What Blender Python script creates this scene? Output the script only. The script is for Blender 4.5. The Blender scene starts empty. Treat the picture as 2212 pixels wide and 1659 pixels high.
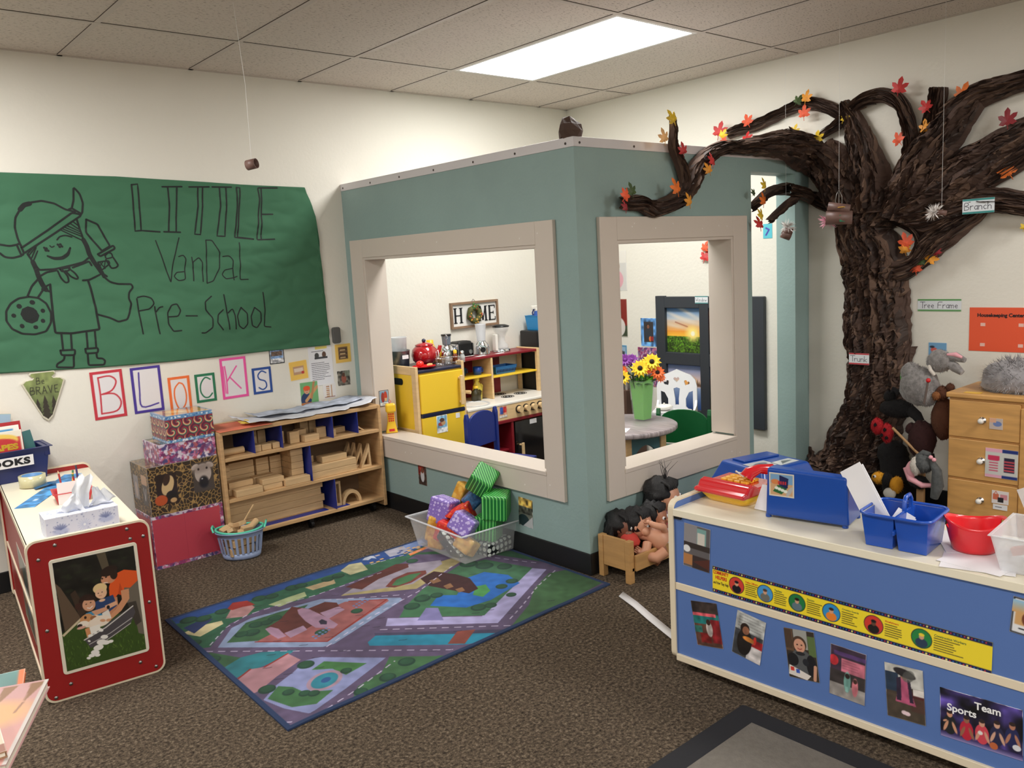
import bpy, math, random
import numpy as np
from mathutils import Vector, Matrix, noise
# ------------------------------------------------------------------ camera, world, light, exposure
S = bpy.context.scene
COL = S.collection
cam_data = bpy.data.cameras.new('camera'); cam = bpy.data.objects.new('camera', cam_data); COL.objects.link(cam)
cam_data.sensor_fit = 'HORIZONTAL'; cam_data.sensor_width = 36.0; cam_data.lens = 1808.75 / 2212 * 36; cam_data.clip_start = 0.02
_F = Vector((0.64517388, 0.75034573, -0.14398595)); _R = Vector((0.75211123, -0.65688993, -0.05314431)); _U = Vector((0.13445953, 0.07400613, 0.98815167))
_m = Matrix(((_R.x, _U.x, -_F.x, -4.4619), (_R.y, _U.y, -_F.y, -4.4239), (_R.z, _U.z, -_F.z, 1.4019), (0, 0, 0, 1)))
cam.matrix_world = _m
S.camera = cam
S.view_settings.view_transform = 'Standard'; S.view_settings.look = 'None'; S.view_settings.gamma = 1.0
S.view_settings.use_curve_mapping = False; S.view_settings.exposure = 0.0
world = bpy.data.worlds.new('world'); S.world = world; world.use_nodes = True
world.node_tree.nodes['Background'].inputs[0].default_value = (1.0, 0.96, 0.9, 1); world.node_tree.nodes['Background'].inputs[1].default_value = 0.05
LIGHT_POWER = 25.0       # emission of the troffer diffusers
LIGHT_COLOR = (1.0, 0.985, 0.955, 1)
S.cycles.use_denoising = True
S.cycles.max_bounces = 8; S.cycles.diffuse_bounces = 5; S.cycles.transparent_max_bounces = 16; S.cycles.transmission_bounces = 6
S.cycles.sample_clamp_indirect = 6.0

# ------------------------------------------------------------------ small helpers
def lin(c):
    c = c / 255.0
    return c / 12.92 if c <= 0.04045 else ((c + 0.055) / 1.055) ** 2.4
def rgb(*c):
    if len(c) == 1: c = c[0]
    return (lin(c[0]), lin(c[1]), lin(c[2]), 1.0)
MATS = {}
def mat(name, color, rough=0.6, metal=0.0, bump=0.0, scale=60.0, var=0.0, vscale=8.0, stretch=None, trans=0.0, alpha=1.0, coat=0.0, spec=0.5, sheen=0.0, detail=3.0):
    """procedural principled material: colour with optional noise variation and bump, in object space"""
    if name in MATS: return MATS[name]
    m = bpy.data.materials.new(name); m.use_nodes = True
    nt = m.node_tree; b = nt.nodes['Principled BSDF']
    c = rgb(color)
    b.inputs['Base Color'].default_value = c; b.inputs['Roughness'].default_value = rough; b.inputs['Metallic'].default_value = metal
    b.inputs['Specular IOR Level'].default_value = spec
    b.inputs['Transmission Weight'].default_value = trans; b.inputs['Alpha'].default_value = alpha; b.inputs['Coat Weight'].default_value = coat
    b.inputs['Sheen Weight'].default_value = sheen
    if var or bump:
        tc = nt.nodes.new('ShaderNodeTexCoord'); mp = nt.nodes.new('ShaderNodeMapping'); nt.links.new(tc.outputs['Object'], mp.inputs[0])
        if stretch: mp.inputs['Scale'].default_value = stretch
    if var:
        n = nt.nodes.new('ShaderNodeTexNoise'); n.inputs['Scale'].default_value = vscale; n.inputs['Detail'].default_value = detail
        nt.links.new(mp.outputs[0], n.inputs['Vector'])
        r = nt.nodes.new('ShaderNodeValToRGB'); r.color_ramp.elements[0].position = 0.3; r.color_ramp.elements[1].position = 0.7
        r.color_ramp.elements[0].color = tuple(max(0, x * (1 - var)) for x in c[:3]) + (1,)
        r.color_ramp.elements[1].color = tuple(min(1, x * (1 + var * 0.8)) for x in c[:3]) + (1,)
        nt.links.new(n.outputs['Fac'], r.inputs[0]); nt.links.new(r.outputs[0], b.inputs['Base Color'])
    if bump:
        n2 = nt.nodes.new('ShaderNodeTexNoise'); n2.inputs['Scale'].default_value = scale; n2.inputs['Detail'].default_value = 4
        nt.links.new(mp.outputs[0], n2.inputs['Vector'])
        bp = nt.nodes.new('ShaderNodeBump'); bp.inputs['Strength'].default_value = min(1, bump); bp.inputs['Distance'].default_value = 0.004
        nt.links.new(n2.outputs['Fac'], bp.inputs['Height']); nt.links.new(bp.outputs[0], b.inputs['Normal'])
    MATS[name] = m
    return m
def emit(name, color, power):
    if name in MATS: return MATS[name]
    m = bpy.data.materials.new(name); m.use_nodes = True; nt = m.node_tree; nt.nodes.clear()
    o = nt.nodes.new('ShaderNodeOutputMaterial'); e = nt.nodes.new('ShaderNodeEmission')
    e.inputs[0].default_value = color; e.inputs[1].default_value = power; nt.links.new(e.outputs[0], o.inputs[0])
    MATS[name] = m; return m
def printed(rough=0.55, coat=0.0):
    """printed surface: colour comes from the mesh's own colour attribute"""
    k = 'printed_%.2f_%.2f' % (rough, coat)
    if k in MATS: return MATS[k]
    m = bpy.data.materials.new(k); m.use_nodes = True; nt = m.node_tree; b = nt.nodes['Principled BSDF']
    a = nt.nodes.new('ShaderNodeVertexColor'); a.layer_name = 'Col'
    nt.links.new(a.outputs[0], b.inputs['Base Color']); b.inputs['Roughness'].default_value = rough; b.inputs['Coat Weight'].default_value = coat
    MATS[k] = m; return m
ROOTM = {}
def tag(o, label=None, cat=None, group=None, kind=None):
    if label: o['label'] = label
    if cat: o['category'] = cat
    if group: o['group'] = group
    if kind: o['kind'] = kind
    return o
def thing(name, label, cat, loc=(0, 0, 0), rz=0.0, group=None, rot=None):
    o = bpy.data.objects.new(name, None); COL.objects.link(o); o.empty_display_size = 0.05
    o.location = loc; o.rotation_euler = rot if rot else (0, 0, rz)
    o['label'] = label; o['category'] = cat
    if group: o['group'] = group
    ROOTM[o.name] = Matrix.Translation(Vector(loc)) @ o.rotation_euler.to_matrix().to_4x4()
    return o
def root_of(o):
    while o.parent is not None: o = o.parent
    return o
class MB:
    """collects shapes; build() links them as ONE mesh object"""
    def __init__(s): s.v = []; s.f = []; s.mi = []; s.mats = []; s.cur = 0; s.sm = []
    def mat(s, m):
        if m not in s.mats: s.mats.append(m)
        s.cur = s.mats.index(m); return s
    def add(s, vs, fs, smooth=False, M=None):
        o = len(s.v)
        for p in vs: s.v.append(tuple(M @ Vector(p)) if M is not None else tuple(p))
        for f in fs: s.f.append(tuple(i + o for i in f)); s.mi.append(s.cur); s.sm.append(smooth)
        return s
    def box(s, x0, x1, y0, y1, z0, z1, M=None, taper=0.0):
        t = taper
        v = [(x0 + t, y0 + t, z0), (x1 - t, y0 + t, z0), (x1 - t, y1 - t, z0), (x0 + t, y1 - t, z0), (x0, y0, z1), (x1, y0, z1), (x1, y1, z1), (x0, y1, z1)]
        return s.add(v, [(3, 2, 1, 0), (4, 5, 6, 7), (0, 1, 5, 4), (1, 2, 6, 5), (2, 3, 7, 6), (3, 0, 4, 7)], M=M)
    def cbox(s, c, d, M=None):
        return s.box(c[0] - d[0] / 2, c[0] + d[0] / 2, c[1] - d[1] / 2, c[1] + d[1] / 2, c[2] - d[2] / 2, c[2] + d[2] / 2, M)
    def tube(s, pts, r, n=10, caps=True, smooth=True, M=None, closed=False):
        P = [Vector(p) for p in pts]; k = len(P)
        R = r if isinstance(r, (list, tuple)) else [r] * k
        vs = []; up = None
        for i in range(k):
            if closed: d = P[(i + 1) % k] - P[i - 1]
            else: d = P[min(i + 1, k - 1)] - P[max(i - 1, 0)]
            if d.length < 1e-9: d = Vector((0, 0, 1))
            d.normalize()
            if up is None: up = d.orthogonal().normalized()
            else:
                up = up - d * up.dot(d)
                up = d.orthogonal().normalized() if up.length < 1e-6 else up.normalized()
            w = d.cross(up)
            for j in range(n):
                a = 2 * math.pi * j / n
                vs.append(P[i] + (up * math.cos(a) + w * math.sin(a)) * R[i])
        fs = []
        for i in range(k if closed else k - 1):
            i2 = (i + 1) % k
            for j in range(n):
                j2 = (j + 1) % n; fs.append((i * n + j, i * n + j2, i2 * n + j2, i2 * n + j))
        s.add(vs, fs, smooth, M)
        if caps and not closed:
            s.add(vs[:n], [tuple(range(n - 1, -1, -1))], False, M); s.add(vs[-n:], [tuple(range(n))], False, M)
        return s
    def cyl(s, a, b, r0, r1=None, n=20, smooth=True, M=None):
        return s.tube([a, b], [r0, r0 if r1 is None else r1], n, True, smooth, M)
    def lathe(s, prof, c=(0, 0, 0), n=28, smooth=True, M=None, sx=1.0, sy=1.0):
        vs = []
        for r, z in prof:
            for j in range(n):
                a = 2 * math.pi * j / n; vs.append((c[0] + r * sx * math.cos(a), c[1] + r * sy * math.sin(a), c[2] + z))
        fs = []
        for i in range(len(prof) - 1):
            for j in range(n):
                j2 = (j + 1) % n; fs.append((i * n + j, i * n + j2, (i + 1) * n + j2, (i + 1) * n + j))
        s.add(vs, fs, smooth, M)
        if prof[0][0] > 1e-5: s.add(vs[:n], [tuple(range(n - 1, -1, -1))], False, M)
        if prof[-1][0] > 1e-5: s.add(vs[-n:], [tuple(range(n))], False, M)
        return s
    def ball(s, c, r, n=16, M=None, sc=(1, 1, 1), lump=0.0, ls=20.0, seed=0.0):
        vs = []; m = max(6, n // 2)
        for i in range(m + 1):
            t = math.pi * i / m
            for j in range(n):
                a = 2 * math.pi * j / n; d = Vector((math.sin(t) * math.cos(a), math.sin(t) * math.sin(a), math.cos(t)))
                k = 1.0 + (lump * noise.noise(d * ls * 0.1 + Vector((seed, seed * 1.7, 0))) if lump else 0)
                vs.append((c[0] + d.x * r * sc[0] * k, c[1] + d.y * r * sc[1] * k, c[2] + d.z * r * sc[2] * k))
        fs = [(i * n + j, (i + 1) * n + j, (i + 1) * n + (j + 1) % n, i * n + (j + 1) % n) for i in range(m) for j in range(n)]
        return s.add(vs, fs, True, M)
    def prism(s, poly, h, M=None, smooth=False):
        """polygon in local xy extruded 0..h along z (M places it)"""
        n = len(poly); vs = [(p[0], p[1], 0) for p in poly] + [(p[0], p[1], h) for p in poly]
        fs = [tuple(range(n - 1, -1, -1)), tuple(range(n, 2 * n))] + [(i, (i + 1) % n, n + (i + 1) % n, n + i) for i in range(n)]
        return s.add(vs, fs, smooth, M)
    def build(s, name, m=None, parent=None, bevel=0.0, seg=2, world=False, subsurf=0, label=None):
        me = bpy.data.meshes.new(name)
        vs = s.v
        if world and parent is not None:
            I = ROOTM[root_of(parent).name].inverted(); vs = [tuple(I @ Vector(p)) for p in vs]
        me.from_pydata(vs, [], s.f)
        for mm in (s.mats or [m]): me.materials.append(mm)
        if s.mats:
            me.polygons.foreach_set('material_index', s.mi)
        me.polygons.foreach_set('use_smooth', s.sm)
        me.update()
        o = bpy.data.objects.new(name, me); COL.objects.link(o)
        if parent is not None: o.parent = parent
        if bevel:
            b = o.modifiers.new('bevel', 'BEVEL'); b.width = bevel; b.segments = seg; b.limit_method = 'ANGLE'; b.angle_limit = math.radians(40)
        if subsurf:
            b = o.modifiers.new('sub', 'SUBSURF'); b.levels = subsurf; b.render_levels = subsurf
        if label: o['label'] = label
        return o
def frame_M(O, U, V):
    """matrix with local x->U, y->V, z->UxV at O"""
    U = Vector(U).normalized(); V = Vector(V).normalized(); N = U.cross(V)
    return Matrix(((U.x, V.x, N.x, O[0]), (U.y, V.y, N.y, O[1]), (U.z, V.z, N.z, O[2]), (0, 0, 0, 1)))
FW1 = lambda x, z, off=0.0: frame_M((x, -off, z), (1, 0, 0), (0, 0, 1))         # on the banner wall, looking at +y
FW2 = lambda y, z, off=0.0: frame_M((-off, y, z), (0, -1, 0), (0, 0, 1))        # on the tree wall
def rr(w, h, r, n=5, x0=0.0, y0=0.0):
    P = []
    for cx, cy, a0 in ((w - r, r, -90), (w - r, h - r, 0), (r, h - r, 90), (r, r, 180)):
        for k in range(n + 1):
            a = math.radians(a0 + 90 * k / n); P.append((x0 + cx + r * math.cos(a), y0 + cy + r * math.sin(a)))
    return P
def ribbon(mb, pts, w, surf, smooth_it=True):
    """marker stroke of width w along 2-D pts, mapped on a surface function surf(u, v)"""
    P = [Vector(p) for p in pts]
    if smooth_it and len(P) > 2:
        Q = [P[0]]
        for i in range(1, len(P) - 1):
            a, b, c = P[i - 1], P[i], P[i + 1]
            q0 = a.lerp(b, 0.7); q1 = b.lerp(c, 0.3)
            Q += [q0, q0.lerp(b, .5).lerp(b.lerp(q1, .5), .5), q1]
        Q.append(P[-1]); P = Q
    k = len(P); vs = []; fs = []
    for i in range(k):
        d = P[min(i + 1, k - 1)] - P[max(i - 1, 0)]
        d = d.normalized() if d.length > 1e-9 else Vector((1, 0))
        nrm = Vector((-d.y, d.x)) * w / 2
        vs += [surf(*(P[i] + nrm)), surf(*(P[i] - nrm))]
        if i: fs.append((2 * i - 2, 2 * i - 1, 2 * i + 1, 2 * i))
    mb.add(vs, fs)
    for e in (P[0], P[-1]):
        mb.add([surf(e.x + w / 2 * math.cos(a * math.pi / 4), e.y + w / 2 * math.sin(a * math.pi / 4)) for a in range(8)], [tuple(range(8))])
def text_mesh(s, size, bold=0.0, ext=0.0006, align='LEFT', shear=0.0, space=1.0):
    c = bpy.data.curves.new('txt', 'FONT'); c.body = s; c.size = size; c.offset = bold; c.extrude = ext; c.align_x = align; c.shear = shear; c.space_character = space
    c.resolution_u = 4
    o = bpy.data.objects.new('txt', c); COL.objects.link(o)
    dg = bpy.context.evaluated_depsgraph_get(); dg.update()
    me = bpy.data.meshes.new_from_object(o.evaluated_get(dg))
    vs = [tuple(v.co) for v in me.vertices]; fs = [tuple(p.vertices) for p in me.polygons]
    bpy.data.objects.remove(o); bpy.data.curves.remove(c); bpy.data.meshes.remove(me)
    return vs, fs
def text(name, s, size, M, m, parent=None, bold=0.0, align='LEFT', fit=None, world=True, **k):
    vs, fs = text_mesh(s, size, bold, align=align, **k)
    if fit:
        x0 = min(v[0] for v in vs); x1 = max(v[0] for v in vs); y0 = min(v[1] for v in vs); y1 = max(v[1] for v in vs)
        sx = fit[0] / (x1 - x0); sy = fit[1] / (y1 - y0)
        vs = [((v[0] - x0) * sx, (v[1] - y0) * sy, v[2]) for v in vs]
    mb = MB(); mb.add(vs, fs, M=M)
    return mb.build(name, m, parent, world=world and parent is not None)
# ------------------------------------------------------------------ painter for printed pictures
class Canvas:
    def __init__(s, W, H, nx, ny=None, bg=(255, 255, 255)):
        s.W = W; s.H = H; s.nx = nx; s.ny = ny or max(2, int(round(nx * H / W)))
        s.a = np.zeros((s.ny, s.nx, 3)); s.a[:] = bg
        xs = (np.arange(s.nx)) / (s.nx - 1) * W; ys = (np.arange(s.ny)) / (s.ny - 1) * H
        s.X, s.Y = np.meshgrid(xs, ys); s.px = W / (s.nx - 1)
    def blend(s, c, k, al=1.0):
        k = np.clip(k, 0, 1)[..., None] * al; s.a = s.a * (1 - k) + np.array(c, float) * k; return s
    def rect(s, x0, y0, x1, y1, c, al=1.0):
        p = s.px; k = np.clip((s.X - x0) / p + .5, 0, 1) * np.clip((x1 - s.X) / p + .5, 0, 1) * np.clip((s.Y - y0) / p + .5, 0, 1) * np.clip((y1 - s.Y) / p + .5, 0, 1)
        return s.blend(c, k, al)
    def ell(s, cx, cy, rx, ry, c, rot=0, soft=0, al=1.0):
        a = math.radians(rot); x = s.X - cx; y = s.Y - cy; u = x * math.cos(a) + y * math.sin(a); v = -x * math.sin(a) + y * math.cos(a)
        d = (1 - np.sqrt((u / rx) ** 2 + (v / ry) ** 2)) * min(rx, ry) / max(s.px, soft) + .5
        return s.blend(c, d, al)
    def poly(s, pts, c, al=1.0):
        k = np.zeros_like(s.X); P = pts
        for ox, oy in ((-.25, -.25), (.25, -.25), (-.25, .25), (.25, .25)):
            X = s.X + ox * s.px; Y = s.Y + oy * s.px; ins = np.zeros(X.shape, bool)
            for (x1, y1), (x2, y2) in zip(P, P[1:] + P[:1]):
                if y1 == y2: continue
                ins ^= ((y1 > Y) != (y2 > Y)) & (X < (x2 - x1) * (Y - y1) / (y2 - y1) + x1)
            k += ins * .25
        return s.blend(c, k, al)
    def line(s, pts, w, c, al=1.0, dash=None):
        D = np.full(s.X.shape, 1e9); run = 0.0
        for (x1, y1), (x2, y2) in zip(pts, pts[1:]):
            dx, dy = x2 - x1, y2 - y1; L = math.hypot(dx, dy) + 1e-9
            t = np.clip(((s.X - x1) * dx + (s.Y - y1) * dy) / L ** 2, 0, 1)
            d = np.hypot(s.X - x1 - t * dx, s.Y - y1 - t * dy)
            if dash: d = np.where(((t * L + run) % (dash[0] + dash[1])) < dash[0], d, 1e9)
            D = np.minimum(D, d); run += L
        return s.blend(c, (w / 2 - D) / s.px + .5, al)
    def noise(s, amp, cells, seed=0):
        r = np.random.RandomState(seed); ny = max(2, int(cells * s.H / s.W)); g = r.rand(ny + 2, cells + 2, 1) - .5
        u = s.X / s.W * cells; v = s.Y / s.H * ny; i = np.clip(u.astype(int), 0, cells); j = np.clip(v.astype(int), 0, ny); fu = (u - i)[..., None]; fv = (v - j)[..., None]
        n = g[j, i] * (1 - fu) * (1 - fv) + g[j, i + 1] * fu * (1 - fv) + g[j + 1, i] * (1 - fu) * fv + g[j + 1, i + 1] * fu * fv
        s.a = np.clip(s.a * (1 + n * 2 * amp), 0, 255); return s
    def grad(s, c0, c1, y0=None, y1=None):
        y0 = 0 if y0 is None else y0; y1 = s.H if y1 is None else y1
        t = np.clip((s.Y - y0) / (y1 - y0), 0, 1)[..., None]; k = ((s.Y >= y0 - s.px) & (s.Y <= y1 + s.px))[..., None]
        s.a = np.where(k, np.array(c0, float) * (1 - t) + np.array(c1, float) * t, s.a); return s
    def face(s, x, y, r, skin=(205, 160, 130), hair=(50, 35, 28)):
        s.ell(x, y + r * .25, r * 1.08, r * 1.15, hair); s.ell(x, y, r * .86, r * 1.02, skin)
        s.ell(x - r * .33, y + r * .12, r * .13, r * .1, (30, 20, 20)); s.ell(x + r * .33, y + r * .12, r * .13, r * .1, (30, 20, 20))
        s.line([(x - r * .3, y - r * .42), (x, y - r * .55), (x + r * .3, y - r * .42)], r * .13, (150, 60, 60)); return s
def sheet(name, cv, M, parent=None, thick=0.0012, m=None, bend=None, world=True):
    """the printed sheet: front grid with the painted colours, thin sides and a back"""
    nx, ny = cv.nx, cv.ny; vs = []
    X = cv.X.ravel(); Y = cv.Y.ravel()
    Z = np.full(X.shape, thick) if bend is None else thick + bend(X, Y)
    MM = np.array(M); P = MM[:3, :3] @ np.vstack([X, Y, Z]) + MM[:3, 3:4]
    vs = P.T.tolist()
    idx = np.arange(nx * ny).reshape(ny, nx)
    f = np.stack([idx[:-1, :-1], idx[:-1, 1:], idx[1:, 1:], idx[1:, :-1]], -1).reshape(-1, 4).tolist()
    bor = list(idx[0, :]) + list(idx[1:, -1]) + list(idx[-1, -2::-1]) + list(idx[-2:0:-1, 0])
    bor = [int(b) for b in bor]; o = len(vs)
    Zb = Z - thick
    Pb = MM[:3, :3] @ np.vstack([X[bor], Y[bor], Zb[bor]]) + MM[:3, 3:4]
    vs += Pb.T.tolist(); n = len(bor)
    f += [(bor[i], o + i, o + (i + 1) % n, bor[(i + 1) % n]) for i in range(n)]
    f.append(tuple(o + n - 1 - i for i in range(n)))
    if world and parent is not None:
        I = ROOTM[root_of(parent).name].inverted(); vs = [tuple(I @ Vector(p)) for p in vs]
    me = bpy.data.meshes.new(name); me.from_pydata(vs, [], f); me.materials.append(m or printed())
    c = np.clip(cv.a.reshape(-1, 3) / 255.0, 0, 1); c = np.where(c <= .04045, c / 12.92, ((c + .055) / 1.055) ** 2.4)
    c = np.vstack([c, c[bor]]); c = np.hstack([c, np.ones((len(c), 1))]).astype(np.float32)
    at = me.color_attributes.new('Col', 'FLOAT_COLOR', 'POINT'); at.data.foreach_set('color', c.ravel())
    if bend is not None: me.polygons.foreach_set('use_smooth', [True] * len(me.polygons))
    me.update(); ob = bpy.data.objects.new(name, me); COL.objects.link(ob)
    if parent is not None: ob.parent = parent
    return ob
def dup(root, loc=None, label=None, group=None, rot=None):
    r = root.copy(); COL.objects.link(r)
    if loc is not None: r.location = loc
    if rot is not None: r.rotation_euler = rot
    if label: r['label'] = label
    if group: r['group'] = group
    for ch in list(root.children):
        c = ch.copy(); COL.objects.link(c); c.parent = r
        for g in list(ch.children):
            d = g.copy(); COL.objects.link(d); d.parent = c
    return r
R = math.radians
rnd = random.Random(7)
# ------------------------------------------------------------------ shared materials
WALL = mat('painted_wall', (229, 225, 214), 0.75, bump=0.3, scale=50, spec=0.3)
TEAL = mat('teal_paint', (142, 165, 162), 0.55, bump=0.25, scale=70, spec=0.35, var=0.05, vscale=3)
TRIMW = mat('trim_paint', (205, 194, 183), 0.4, bump=0.06, scale=15, spec=0.4)
BLACKR = mat('black_rubber', (20, 20, 22), 0.5)
BIRCH = mat('birch_wood', (196, 158, 112), 0.45, var=0.16, vscale=3.0, stretch=(2, 2, 18))
BIRCHX = mat('birch_wood_x', (198, 160, 114), 0.45, var=0.16, vscale=3.0, stretch=(1.5, 18, 18))
MAPLE = mat('maple_block', (205, 172, 128), 0.55, var=0.12, vscale=4.0, stretch=(2, 14, 14))
WHITE = mat('white_plastic', (232, 228, 220), 0.35)
PAPER = mat('white_paper', (236, 234, 236), 0.7)
BLUE = mat('blue_plastic', (22, 72, 160), 0.3, coat=0.2)
RED = mat('red_plastic', (205, 30, 36), 0.3, coat=0.2)
YEL = mat('yellow_plastic', (240, 190, 40), 0.35)
CHROME = mat('chrome', (215, 215, 218), 0.12, metal=1.0)
STEEL = mat('screw_steel', (150, 148, 145), 0.3, metal=1.0)
BLK = mat('black_plastic', (22, 22, 24), 0.35)
INK = mat('black_ink', (22, 22, 26), 0.7)
NAVY = mat('navy_plastic', (24, 36, 92), 0.35)
CLEAR = mat('clear_plastic', (235, 238, 240), 0.12, alpha=0.17, spec=0.7)
FROST = mat('frosted_plastic', (230, 232, 236), 0.35, alpha=0.45, spec=0.5)
# traced outlines in millimetres: x z pairs on the banner wall, x y pairs on the rug, x y z radius for the paper tree limbs
def _p(s, n=2): v = [float(t) / 1000 for t in s.split()]; return [tuple(v[i:i + n]) for i in range(0, len(v), n)]
D = {}
D['BANNER'] = [(float(l.split(':')[0]), _p(l.split(':')[1])) for l in '''7:-3074 1879 -3045 1883 -3052 1656 -2961 1648
7:-3074 1879 -3081 1654 -3052 1656
7:-2926 1872 -2828 1874
7:-2941 1648 -2860 1644
7:-2899 1870 -2900 1775 -2918 1647
7:-2853 1871 -2881 1646
7:-2792 1873 -2687 1875
7:-2746 1873 -2754 1775 -2787 1633 -2758 1630 -2730 1775 -2721 1873
7:-2670 1875 -2565 1876
7:-2631 1874 -2634 1775 -2669 1621 -2626 1619 -2602 1775 -2595 1875
7:-2536 1874 -2517 1874 -2557 1613 -2470 1600
7:-2536 1874 -2542 1776 -2572 1612 -2470 1600
7:-2303 1876 -2416 1875 -2413 1819 -2449 1596 -2348 1597
7:-2396 1874 -2424 1600
7:-2411 1733 -2344 1733
5:-2987 1605 -2936 1391 -2912 1494 -2870 1616
5:-2882 1521 -2858 1528 -2845 1508 -2858 1451 -2861 1402 -2897 1397 -2917 1421 -2900 1441 -2859 1443
5:-2814 1515 -2812 1457 -2819 1388 -2811 1490 -2777 1513 -2761 1488 -2765 1447 -2769 1387
5:-2732 1601 -2739 1487 -2749 1377
5:-2732 1601 -2700 1600 -2664 1534 -2674 1451 -2714 1386 -2749 1377
5:-2649 1513 -2613 1516 -2594 1490 -2601 1448 -2600 1386
5:-2603 1448 -2647 1441 -2663 1417 -2644 1394 -2604 1397 -2581 1404
5:-2553 1583 -2557 1480 -2565 1386 -2520 1385
6:-3112 1320 -3108 1240 -3100 1142
6:-3108 1326 -3078 1332 -3041 1319 -3030 1290 -3055 1264 -3110 1258
6:-3030 1274 -3026 1209 -3018 1135
6:-3026 1246 -3007 1269 -2991 1271
6:-2969 1217 -2917 1216 -2901 1244 -2918 1281 -2946 1276 -2969 1237 -2969 1180 -2949 1141 -2908 1141
6:-2877 1215 -2819 1210
6:-2735 1307 -2772 1280 -2772 1238 -2739 1193 -2744 1143 -2785 1117 -2804 1119
6:-2678 1231 -2707 1208 -2716 1166 -2689 1125
6:-2666 1311 -2658 1212 -2653 1124
6:-2652 1212 -2625 1235 -2615 1200 -2617 1123
6:-2576 1236 -2603 1191 -2599 1138 -2574 1117 -2549 1143 -2546 1203 -2576 1236
6:-2499 1230 -2527 1184 -2523 1132 -2497 1117 -2468 1153 -2467 1201 -2499 1230
6:-2443 1309 -2440 1213 -2454 1121 -2417 1115
8:-3588 1579 -3601 1630 -3606 1680 -3599 1723 -3571 1766 -3529 1791 -3482 1799 -3430 1787 -3386 1759 -3346 1748
8:-3590 1586 -3472 1664 -3360 1744 -3326 1736 -3324 1729 -3440 1652 -3583 1561 -3590 1586
8:-3372 1759 -3358 1765 -3319 1738 -3327 1730
8:-3358 1765 -3345 1803 -3339 1863 -3315 1833 -3306 1789 -3315 1744 -3323 1736
8:-3674 1603 -3637 1595 -3607 1601 -3607 1601 -3594 1607 -3583 1561 -3594 1550 -3608 1600
8:-3679 1564 -3662 1546 -3631 1541 -3596 1550
18:-3575 1759 -3557 1780 -3533 1786
8:-3569 1557 -3552 1520 -3530 1482 -3467 1483 -3389 1498 -3335 1511 -3312 1529
8:-3343 1714 -3323 1616
6:-3438 1619 -3425 1634 -3400 1640 -3373 1631
5:-3414 1663 -3320 1609
5:-3407 1669 -3328 1632
5:-3396 1676 -3330 1643
5:-3385 1683 -3332 1654
5:-3373 1694 -3335 1665
5:-3361 1703 -3338 1683
5:-3523 1599 -3565 1549
5:-3531 1585 -3557 1534
5:-3526 1570 -3552 1520
5:-3537 1592 -3567 1560
7:-3487 1545 -3460 1535 -3426 1537 -3400 1555 -3386 1580
7:-3487 1545 -3461 1529 -3423 1529 -3397 1547 -3386 1580
5:-3472 1592 -3465 1584 -3454 1590
9:-3497 1584 -3495 1581
9:-3488 1581 -3487 1579
9:-3493 1573 -3491 1570
9:-3483 1570 -3481 1569
9:-3438 1597 -3436 1595
9:-3427 1598 -3425 1596
9:-3432 1587 -3430 1585
9:-3422 1589 -3420 1587
18:-3323 1616 -3312 1586 -3306 1548 -3289 1509 -3271 1478 -3259 1454
9:-3259 1454 -3239 1438
9:-3265 1466 -3254 1435
18:-3552 1520 -3543 1490 -3537 1453 -3525 1415 -3512 1389
8:-3528 1393 -3496 1380
7:-3517 1400 -3502 1410 -3492 1413 -3494 1376
8:-3531 1453 -3502 1470 -3460 1477
8:-3387 1487 -3310 1514 -3302 1494
8:-3349 1424 -3320 1425 -3271 1447
7:-3454 1475 -3444 1441 -3426 1417 -3411 1420 -3413 1447 -3433 1478
7:-3420 1473 -3402 1446 -3376 1431 -3368 1437 -3380 1460 -3405 1484
7:-3443 1482 -3397 1489 -3406 1473 -3437 1470 -3443 1482
8:-3254 1438 -3228 1410 -3192 1398 -3129 1394 -3123 1376 -3145 1354 -3150 1323 -3140 1298 -3153 1252 -3167 1221 -3210 1213 -3248 1236 -3300 1256
8:-3542 1438 -3569 1410 -3592 1366
8:-3525 1389 -3552 1354
9:-3492 1413 -3495 1332 -3498 1249 -3497 1185 -3427 1176 -3302 1184 -3307 1295 -3318 1380 -3326 1423
8:-3472 1179 -3474 1103
8:-3431 1173 -3436 1100
8:-3362 1176 -3366 1099
8:-3324 1179 -3327 1099
8:-3486 1100 -3422 1097 -3426 1071 -3484 1077 -3486 1100
8:-3377 1096 -3319 1095 -3322 1071 -3376 1073 -3377 1096
8:-3470 1076 -3475 1053 -3506 1038 -3511 1022 -3436 1012 -3431 1071
8:-3369 1072 -3370 1015 -3300 1009 -3293 1028 -3304 1041 -3329 1044 -3329 1072
8:-3588 1362 -3549 1354 -3519 1326 -3504 1280 -3510 1235 -3535 1196 -3583 1186 -3634 1194 -3673 1220 -3691 1258 -3687 1302 -3665 1336 -3631 1357 -3588 1362
60:-3597 1284 -3589 1272
18:-3633 1322 -3631 1320
18:-3578 1336 -3575 1334
16:-3538 1294 -3537 1292
16:-3543 1247 -3542 1245
16:-3660 1281 -3658 1279
16:-3632 1231 -3630 1228
16:-3577 1220 -3575 1219
8:-3301 1712 -3308 1650 -3247 1561 -3208 1583 -3252 1689 -3301 1712
8:-3267 1546 -3193 1586 -3186 1571 -3257 1535 -3267 1546
7:-3234 1518 -3213 1475 -3191 1478 -3180 1489 -3200 1529
6:-3235 1538 -3219 1553 -3205 1548 -3200 1529 -3233 1522 -3235 1538
6:-3271 1508 -3223 1514 -3218 1499 -3258 1469 -3271 1508
4:-3264 1508 -3242 1476
4:-3250 1508 -3267 1485
4:-3238 1511 -3245 1484'''.splitlines()]
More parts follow.
